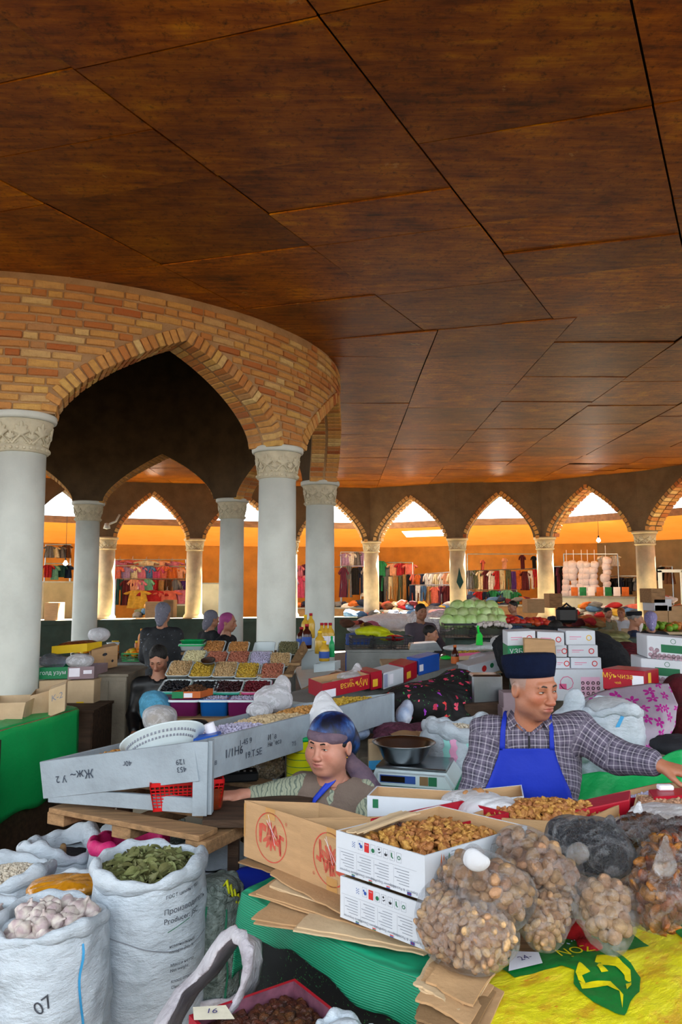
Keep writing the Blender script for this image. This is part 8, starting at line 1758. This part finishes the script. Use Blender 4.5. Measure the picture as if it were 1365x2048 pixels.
figure('dark-haired boy in black and white jacket looking down by the trays', 317, 1318, 6.35, -.05, 'black_plastic', sit=True, hair='hair_black', s=.92, pitch=.55, skin='#b8846a')
mat('boy_white', '#cfd4dc', .7, .06, bump=.1)
figure('woman seen from behind in dark patterned dress and grey scarf', 327, 1226, 8.6, 3.0, 'dress_dark_print', 'dress_dark_print', scarf='scarf_grey_print', bl=1.15)
figure('woman in grey patterned headscarf bending by fourth column', 424, 1238, 10.4, 2.3, 'net_black', scarf='scarf_grey_print', sit=False); figure('woman in magenta headscarf and black top facing right', 457, 1245, 9.6, 1.35, 'net_black', scarf='scarf_magenta')
figure('young man in grey t-shirt with hand on hip by the cabbages', 843, 1224, 11.2, .35, mat('tee_grey', '#5f5560', .85, .08, 6, .2).name, hair='hair_black', arms=dict(re=(.36, .05, -.50), rw=(.20, -.02, -.72), rf=(.12, -.08, -.76)))
figure('dark-haired boy in profile seated before the grey t-shirt man', 862, 1268, 9.3, 1.2, 'net_black', hair='hair_black', sit=True, s=.88)
figure('child in blue shirt with back turned beyond the cabbages', 1026, 1214, 13.2, -1.1, mat('tee_blue', '#2f4f7c', .85, .1, 6, .2).name, hair='hair_black', s=.9)
figure('old man with white beard and dark cap in blue coat', 1272, 1238, 10.6, 1.3, mat('coat_blue', '#26334f', .85, .15, 6, .3).name, cap='net_black', beard=True, hair='hair_grey', sit=True); figure('woman in pale lilac headscarf beside the bearded old man', 1302, 1240, 10.9, 2.9, 'dress_dark_print', scarf='scarf_pale_print', sit=True)
figure('person with black hair bent low before the vegetable counter', 1113, 1262, 8.6, 2.6, 'net_black', hair='hair_black', sit=True); figure('small figure in green and dark dress by the far stall', 1217, 1226, 15., .4, 'green_raisin', hair='hair_black', s=.9); figure('figure with orange brown hair among the far stalls', 1243, 1226, 15.4, -.5, 'boy_white', hair=mat('hair_ginger', '#9a5a2c', .6, .2, 40, .3).name, s=.9)
# ================================================================== garments and stalls in the gallery
GC = dict(pink='#c9748e', coral='#cf6a58', rose='#c24a72', green='#1f7a4a', mint='#6fae94', plum='#5e2440', purple='#56307e', navy='#1c2740', black='#131317', grey='#6b6b6e', white='#dcd8d4', cream='#d8c9a4', tan='#a8804e', orange='#c8682c', red='#a81f26', blue='#4a6f9c', olive='#5c6048', maroon='#5a1a24', yellow='#c9a23a', lilac='#a78bb4', teal='#1f4a46', brown='#5c3a26', peach='#dba07e')
for k, v in GC.items(): mat('cloth_'+k, v, .85, .18, 9, .25, 20)
GM = {}
def garment_mesh(kind, col, seed):
    key = (kind, col)
    if key in GM: return GM[key]
    def wd(t):
        if kind == 'shirt': return (.30 if t < .06 else .5 if t < .25 else .40)*(1 if t > .03 else .7), 0
        if kind == 'dress': return (.3 if t < .05 else .36+.22*t), 0
        if kind == 'trousers': return .34+.04*t, (.02 if t > .35 else 0)
        return .22+.05*math.sin(t*6), 0
    V = []; F = []; nx, nz = 12, 12
    for i in range(nz+1):
        t = i/nz; w, gap = wd(t)
        for j in range(nx+1):
            u = j/nx*2-1; x = u*w*.5; 
            if gap: x += math.copysign(gap*(t-.3), u)*(1 if abs(u) > .01 else 0)
            V.append((x, .03*math.sin(u*9+seed)+.02*math.sin(t*5+u*3)-.03*(1-u*u), -t))
    for i in range(nz):
        for j in range(nx):
            if kind == 'trousers' and i/nz > .35 and j in (nx//2-1, nx//2) : continue
            F.append((i*(nx+1)+j, (i+1)*(nx+1)+j, (i+1)*(nx+1)+j+1, i*(nx+1)+j+1))
    b = len(V)
    V2 = [(x, y+.06, z) for x, y, z in V]; F += [tuple(q+b for q in f[::-1]) for f in F]; V += V2
    mb = MB(); mb.V = V; mb.F = F
    if kind in ('shirt', 'dress'):
        for sg in (-1, 1): mb.tube([(sg*.13, .02, -.04), (sg*.27, .0, -.16), (sg*.32, .0, -.34 if kind == 'shirt' else -.22)], [.05, .06, .07], 8)
    me = bpy.data.meshes.new('garment'); me.from_pydata(mb.V, [], mb.F); me.polygons.foreach_set('use_smooth', [True]*len(me.polygons)); me.materials.append(MATS['cloth_'+col]); GM[key] = me; return me
hg = MB().tube([(-.17, .02, -.05), (0, .02, .02), (.17, .02, -.05)], .008, 5).tube([(0, .02, .02), (0, .02, .09), (.02, .02, .11)], .005, 5); HM = bpy.data.meshes.new('hanger'); HM.from_pydata(hg.V, [], hg.F); HM.materials.append(MATS['steel'])
def depth_at(px):
    xs = [95]+[q[0] for q in OC]+[1420]; ys = [20.2]+[OP[i].y for i in range(2, 9)]+[17.2]; return float(np.interp(px, xs, ys))
used_lab = set()
def garment(kind, col, px, py, h, grp, where, off=4.3, w=None, rz=None):
    Y = depth_at(px)+off; P = dp(px, py, Y); hh = h*Y/1500; lab = '%s %s %s' % (col, kind, where); k = 1
    while lab in used_lab: k += 1; lab = '%s %s, %s %s one' % (col+' '+kind, where, ords[min(k, 15)-1], 'such') if k > 2 else '%s %s, second' % (col+' '+kind, where)
    used_lab.add(lab); t = thing('garment', 'hanging '+lab, kind, P, random.uniform(-.5, .5) if rz is None else rz, grp); me = garment_mesh(kind, col, len(used_lab) % 7); ww = (w*Y/1500/.45) if w else hh*.7
    inst('fabric', me, t, Matrix.Diagonal((ww, 1, hh, 1))); inst('hanger', HM, t, Matrix.Diagonal((ww, 1, ww, 1)))
def rail(label, x0, x1, y0, y1, off=4.3):
    P, Q = dp(x0, y0, depth_at(x0)+off+.03), dp(x1, y1, depth_at(x1)+off+.03); t = thing('clothes_rail', label, 'rail', P); MB().tube([(0, 0, 0), Q-P], .02, 6).make('bar', MATS['steel'], t)
    for q in (P, Q): MB().tube([q-P, Vector((q.x, q.y, .02))-P], .02, 6).make('post', MATS['steel'], t)
def row(items, x0, dx, y, h, grp, where, kind=None, off=4.3, wv=4, dy=0.):
    for i, it in enumerate(items):
        kd, col = it.split() if ' ' in it else (kind, it); garment(kd, col, x0+dx*i+random.uniform(-1, 1), y+dy*i+random.uniform(-wv, wv)*.5, h*random.uniform(.85, 1.1), grp, where, off, dx*1.25)
g1 = 'clothes in the left arch'; rail('rail of pastel children clothes in the left arch', 226, 372, 1131, 1133)
rail('upper rail, left arch', 226, 372, 1119, 1119, 4.5); rail('short rail of far left scarves', 92, 142, 1089, 1089, 4.5); rail('short rail of far left clothes', 90, 142, 1127, 1127, 4.1); rail('lower rail, left arch', 232, 374, 1158, 1158, 4.1); rail('top rail, centre arch', 682, 730, 1104, 1104); rail('lower rail, centre arch', 684, 738, 1132, 1132, 4.0); rail('upper rail above the bright clothes', 765, 826, 1125, 1125, 4.5); rail('low rail below the bright clothes', 820, 902, 1170, 1170, 4.0); rail('low rail, right middle arch', 940, 1034, 1180, 1180, 3.9); rail('rail of dark clothes by the pompoms', 1108, 1136, 1133, 1133, 4.6); rail('rail of black clothes right of pompoms', 1216, 1282, 1152, 1152); rail('rail over the pompom garlands', 1128, 1236, 1108, 1108, 3.95); rail('rail at far right edge', 1320, 1345, 1133, 1133); rail('high rail, right middle arch', 935, 1078, 1108, 1108)
row(['shirt coral', 'shirt lilac', 'shirt cream', 'dress pink', 'shirt blue', 'shirt rose', 'shirt coral', 'dress orange', 'shirt peach'], 236, 15.5, 1134, 32, g1, 'upper row, left arch'); row(['trousers teal', 'dress maroon', 'dress peach', 'dress pink', 'dress mint', 'trousers red', 'trousers tan', 'trousers brown', 'shirt grey', 'shirt purple'], 240, 14, 1160, 50, g1, 'lower row, left arch', off=4.1); row(['dress yellow', 'shirt red', 'dress coral', 'shirt pink'], 275, 30, 1180, 34, g1, 'lowest row, left arch', off=3.9)
row(['shirt pink', 'shirt coral', 'shirt cream', 'shirt peach', 'shirt pink'], 240, 26, 1122, 20, g1, 'on the top line, left arch', off=4.5)
row(['dress grey', 'dress cream', 'dress grey', 'dress brown'], 98, 12, 1092, 24, 'scarves far left', 'upper line far left', off=4.5); row(['shirt red', 'shirt mint', 'shirt teal', 'shirt navy'], 96, 13, 1130, 28, 'clothes far left', 'lower line far left', off=4.1)
g2 = 'clothes behind the third column'; rail('rail of clothes in the arch behind the third marble column', 572, 722, 1138, 1132); row(['shirt navy', 'dress pink', 'shirt plum', 'shirt black'], 584, 13.5, 1130, 44, g2, 'left group, centre arch'); row(['shirt lilac', 'dress rose', 'dress pink', 'trousers blue'], 586, 13, 1152, 44, g2, 'lower left group, centre arch', off=4.0); row(['dress lilac', 'shirt white', 'dress grey', 'shirt lilac'], 690, 12, 1106, 26, g2, 'top line, centre arch'); row(['dress plum', 'trousers grey', 'dress black', 'trousers navy', 'dress white'], 688, 11, 1134, 58, g2, 'lower line, centre arch', off=4.0)
g3 = 'clothes on the long bright rail'; rail('long sloping rail of bright clothes in the middle arch', 756, 902, 1155, 1144); row('trousers black,trousers grey,trousers cream,trousers tan,trousers olive,trousers tan,trousers black,dress coral,shirt orange,trousers navy,shirt white,dress white,shirt cream,dress white,dress peach,shirt cream'.split(','), 764, 9.2, 1153, 52, g3, 'on the bright rail', dy=-.5); row(['shirt grey', 'shirt peach', 'shirt red', 'shirt coral'], 772, 16, 1128, 26, g3, 'above the bright rail', off=4.5); garment('dress', 'green', 762, 1122, 60, g3, 'left end of the bright rail'); row(['trousers navy', 'trousers white', 'trousers blue', 'trousers tan', 'dress coral', 'trousers plum', 'shirt maroon'], 825, 11.5, 1172, 34, g3, 'lower row of the bright rail', off=4.0)
g4 = 'clothes in the right middle arch'; rail('rail of short dresses in the right middle arch', 930, 1078, 1142, 1137); row('dress grey,shirt olive,dress cream,dress maroon,dress white,dress red,trousers cream,trousers olive,trousers purple,trousers orange,dress maroon,trousers white,trousers red'.split(','), 940, 11, 1141, 40, g4, 'right middle arch'); garment('shirt', 'coral', 966, 1120, 20, g4, 'displayed above, left'); garment('shirt', 'peach', 1010, 1116, 22, g4, 'displayed above, middle'); garment('shirt', 'maroon', 1045, 1110, 28, g4, 'displayed above, right'); garment('shirt', 'black', 1068, 1112, 24, g4, 'displayed above, right end'); row(['trousers blue', 'shirt red', 'trousers navy', 'shirt green', 'trousers blue', 'shirt mint', 'shirt green'], 945, 14, 1182, 24, g4, 'lowest row, right middle arch', off=3.9)
row(['shirt black', 'shirt black', 'shirt navy', 'dress black', 'shirt black', 'shirt grey'], 1222, 11, 1155, 30, 'black clothes far right', 'right of the white pompoms'); row(['shirt white', 'shirt white', 'dress white'], 1206, 12, 1112, 24, 'white clothes far right', 'above right of pompoms'); row(['dress black', 'shirt plum', 'dress black', 'dress maroon'], 1112, 6, 1135, 60, 'dark clothes left of pompoms', 'left of the pompoms', off=4.6); row(['shirt black', 'dress brown'], 1325, 14, 1135, 30, 'clothes far right edge', 'at far right edge')
# white pompom garlands
mat('pompom_white', '#d9d2dc', .9, .08, 20, .5, 60); PM = deform(2, f_round((.17, .17, .17), 5, .12), 'pompom_white')
for k, (x0, n_) in enumerate(((1134, 10), (1148, 7), (1164, 10), (1176, 8), (1190, 5), (1212, 7))):
    Y = depth_at(x0)+3.9; y = 1130 if k < 5 else 1122; t = thing('pompom_garland', 'white pompom garland, %s from left' % ords[k], 'garland', dp(x0, y-6, Y), 0, 'white pompom garlands')
    for i in range(n_): inst('pompom', PM, t, Matrix.Translation(dp(x0+random.uniform(-3, 3), y+i*11.5, Y)-Vector(t.location)) @ Matrix.Scale(random.uniform(.65, 1.), 4))
    MB().tube([(0, 0, .4), (0, 0, -n_*.17)], .01, 5).make('string', MATS['paper'], t)
# hanging lamps, a bare bulb and its glow, bracket
m, nt, p = newmat('bulb_glow'); nt.N.remove(p); nt.L.new(nt.n('ShaderNodeEmission', Color=(1, .95, .85, 1), Strength=60.).outputs[0], nt.N['Material Output'].inputs[0])
for px, py, Y, lab in ((1198, 1081, 22.5, 'lit bare bulb hanging above the pompom stall'), (131, 1127, 21., 'lit bare bulb between the far left columns')):
    t = thing('hanging_bulb', lab, 'lamp', dp(px, py, Y)); MB().lathe([(.001, -.06), (.05, -.03), (.06, .0), (.035, .05), (.02, .08)], 14).make('bulb', MATS['bulb_glow'], t, True); MB().lathe([(.022, .08), (.024, .14), (.001, .145)], 10).make('socket', MATS['black_plastic'], t); MB().tube([(0, 0, .14), (0, 0, 2.2)], .006, 5).make('cord', MATS['black_plastic'], t)
# stall counters in the gallery with heaps
def stall(label, x0, x1, py, off, m, D=1.0, heaps=()):
    a, b = dp(x0, py, depth_at(x0)+off), dp(x1, py, depth_at(x1)+off); t = thing('stall', label, 'stall', (a.x, a.y, 0)); L = (b-a).length; d = (b-a); d.z = 0; d.normalize(); A = axes((0, 0, 0), d, Vector((-d.y, d.x, 0)), (0, 0, 1)); MB().box((0, 0, 0), (L, D, a.z), A).make('counter_body', MATS[m], t); MB().box((-.03, -.03, a.z), (L+.03, D, a.z+.04), A).make('counter_top', MATS['grey_board'], t)
stall('beige stall bench at the far left gallery', 88, 200, 1165, 2.2, 'gallery_beige'); stall('canvas covered stall right of the clothes, left arch', 300, 402, 1212, 1.2, 'olive_canvas' if 'olive_canvas' in MATS else mat('olive_canvas', '#5a5c48', .9, .2, 3, .4).name); stall('pale panel stall by the second far column', 388, 446, 1168, 1.6, mat('pale_panel', '#b0b0a2', .8, .1, 3, .1).name); stall('shoe stall under the bright clothes rail', 740, 905, 1222, 2.2, 'cardboard_dark'); stall('low stall under the centre arch clothes', 582, 735, 1218, 2.0, 'cardboard_dark'); stall('stall with white panels under pompoms', 1120, 1270, 1195, 2.6, 'pale_panel'); stall('stall below right middle arch clothes', 930, 1110, 1212, 2.4, 'cardboard_dark')
cols_ = ['tan', 'coral', 'yellow', 'maroon', 'white', 'olive', 'orange', 'blue', 'brown', 'pink', 'grey', 'red', 'navy', 'cream']
SH = {}
def goods(x0, x1, y0, y1, n_, off, grp, where, sz=.12):
    for i in range(n_):
        x = x0+(x1-x0)*(i+.5)/n_; y = random.uniform(y0, y1); Y = depth_at(x)+off+random.uniform(-.2, .4); c_ = random.choice(cols_)
        if c_ not in SH: SH[c_] = deform(2, f_round((.17, .12, .07), len(c_), .25), 'cloth_'+c_)
        o = inst('goods_bundle', SH[c_], None, Matrix.Translation(dp(x, y, Y)) @ rrot(.3) @ Matrix.Scale(sz/.12*random.uniform(.8, 1.3), 4)); tag(o, '%s bundle, %s %s' % (c_, ords[i % 16] if i < 16 else 'one of those', where), 'bundle', grp)
goods(745, 905, 1206, 1222, 26, 2.6, 'shoes and bags on the shoe stall', 'on the shoe stall', .16); goods(745, 900, 1224, 1238, 20, 1.2, 'goods before the shoe stall', 'before the shoe stall', .17); goods(585, 735, 1206, 1218, 14, 2.3, 'goods under the centre arch', 'under the centre arch', .16); goods(700, 760, 1228, 1236, 8, -.2, 'folded clothes on the parapet', 'on the parapet by third column', .17); goods(930, 1115, 1196, 1212, 22, 2.6, 'goods below right middle arch', 'below the right middle arch', .14); goods(1120, 1270, 1206, 1236, 30, 1.4, 'goods under the pompoms', 'under the pompoms', .15); goods(1100, 1200, 1240, 1256, 16, -6.5, 'cloth goods beyond the vegetables', 'beyond the vegetable counter', .13); goods(270, 350, 1206, 1232, 9, 1.0, 'goods in the left arch', 'in the left arch', .15); goods(690, 760, 1246, 1262, 8, -8., 'clothes heap by the blue tarpaulin', 'by the blue tarpaulin', .12); goods(1305, 1365, 1195, 1225, 8, -1.2, 'goods at far right', 'at the far right', .13)
Bag('clear white plastic bag heap left of the cabbages', [(dp(868, 1240, 16.), (.55, .4, .28))], 'cloudy_film', wr=.03, h=.04); Bag('plastic covered white goods on the parapet', [(dp(790, 1244, 19.5), (1.0, .4, .22))], 'milk_film', wr=.03, h=.05)
for k, (x0, x1, y_, Y, H, m_, lab) in enumerate(((88, 115, 1246, 20.6, .55, 'cardboard', 'taped brown parcel on the left parapet'), (290, 325, 1236, 21.2, .45, 'cardboard', 'left brown box below the left arch clothes'), (326, 346, 1236, 21.2, .5, 'cardboard_dark', 'right brown box below left arch clothes'), (1056, 1090, 1226, 17.5, .32, 'cardboard', 'brown box under the sixth far column'), (1100, 1126, 1216, 18.5, .35, 'raw_wood', 'wooden crate left of the black bag'))): bx(lab, (x0, y_), (x1, y_), Y, Vector((0, .5, 0)), H, m_, False)
for k in range(7):                                         # price cards and pictures pinned at the pompom stall
    x_ = 1150+k*17; t = thing('picture_card', 'small picture card, %s along the pompom stall' % ords[k], 'card', dp(x_, 1183, depth_at(x_)+2.2), 0, 'picture cards on the pompom stall'); MB().box((-.1, 0, -.13), (.1, .02, .13)).make('card', MATS[['cloth_orange', 'cloth_green', 'paper'][k % 3]], t)
wf = thing('window_frame', 'white window frame at the far right edge', 'frame', dp(1322, 1215, 20.5)); 
for lo, hi in (((0, 0, 0), (.08, .08, 1.0)), ((.6, 0, 0), (.68, .08, 1.0)), ((0, 0, .95), (1.3, .08, 1.03)), ((0, 0, 0), (1.3, .08, .06))): MB().box(lo, hi).make('frame_bar', MATS['tray_white'], wf)
t = thing('scarf', 'dark green scarf hanging on the sixth far column', 'scarf', dp(919, 1135, 21.72)); MB().prism([(0, 0), (.06, -.25), (.12, -.42), (.02, -.62), (-.08, -.42), (-.03, -.2)], 0, .03).make('fabric', MATS['cloth_teal'], t)
t = thing('black_bag', 'black backpack on the vegetable counter', 'bag', dp(1137, 1246, 10.6)); MB().box((-.15, 0, 0), (.15, .12, .22), bev=.04).make('bag_body', MATS['black_plastic'], t); MB().tube([(-.08, .05, .2), (0, .05, .27), (.08, .05, .2)], .015, 6).make('handle', MATS['black_plastic'], t)
t = thing('lamp_bracket', 'white lamp bracket above the left far column', 'lamp', dp(214, 1050, 21.)); MB().tube([(0, 0, 0), (.25, 0, .1), (.35, 0, .3)], .03, 8).make('arm', MATS['tray_white'], t, True); MB().lathe([(.001, -.12), (.10, -.1), (.06, .05), (.001, .06)], 14, TR((0, 0, 0))).make('lamp_head', MATS['tray_white'], t, True)
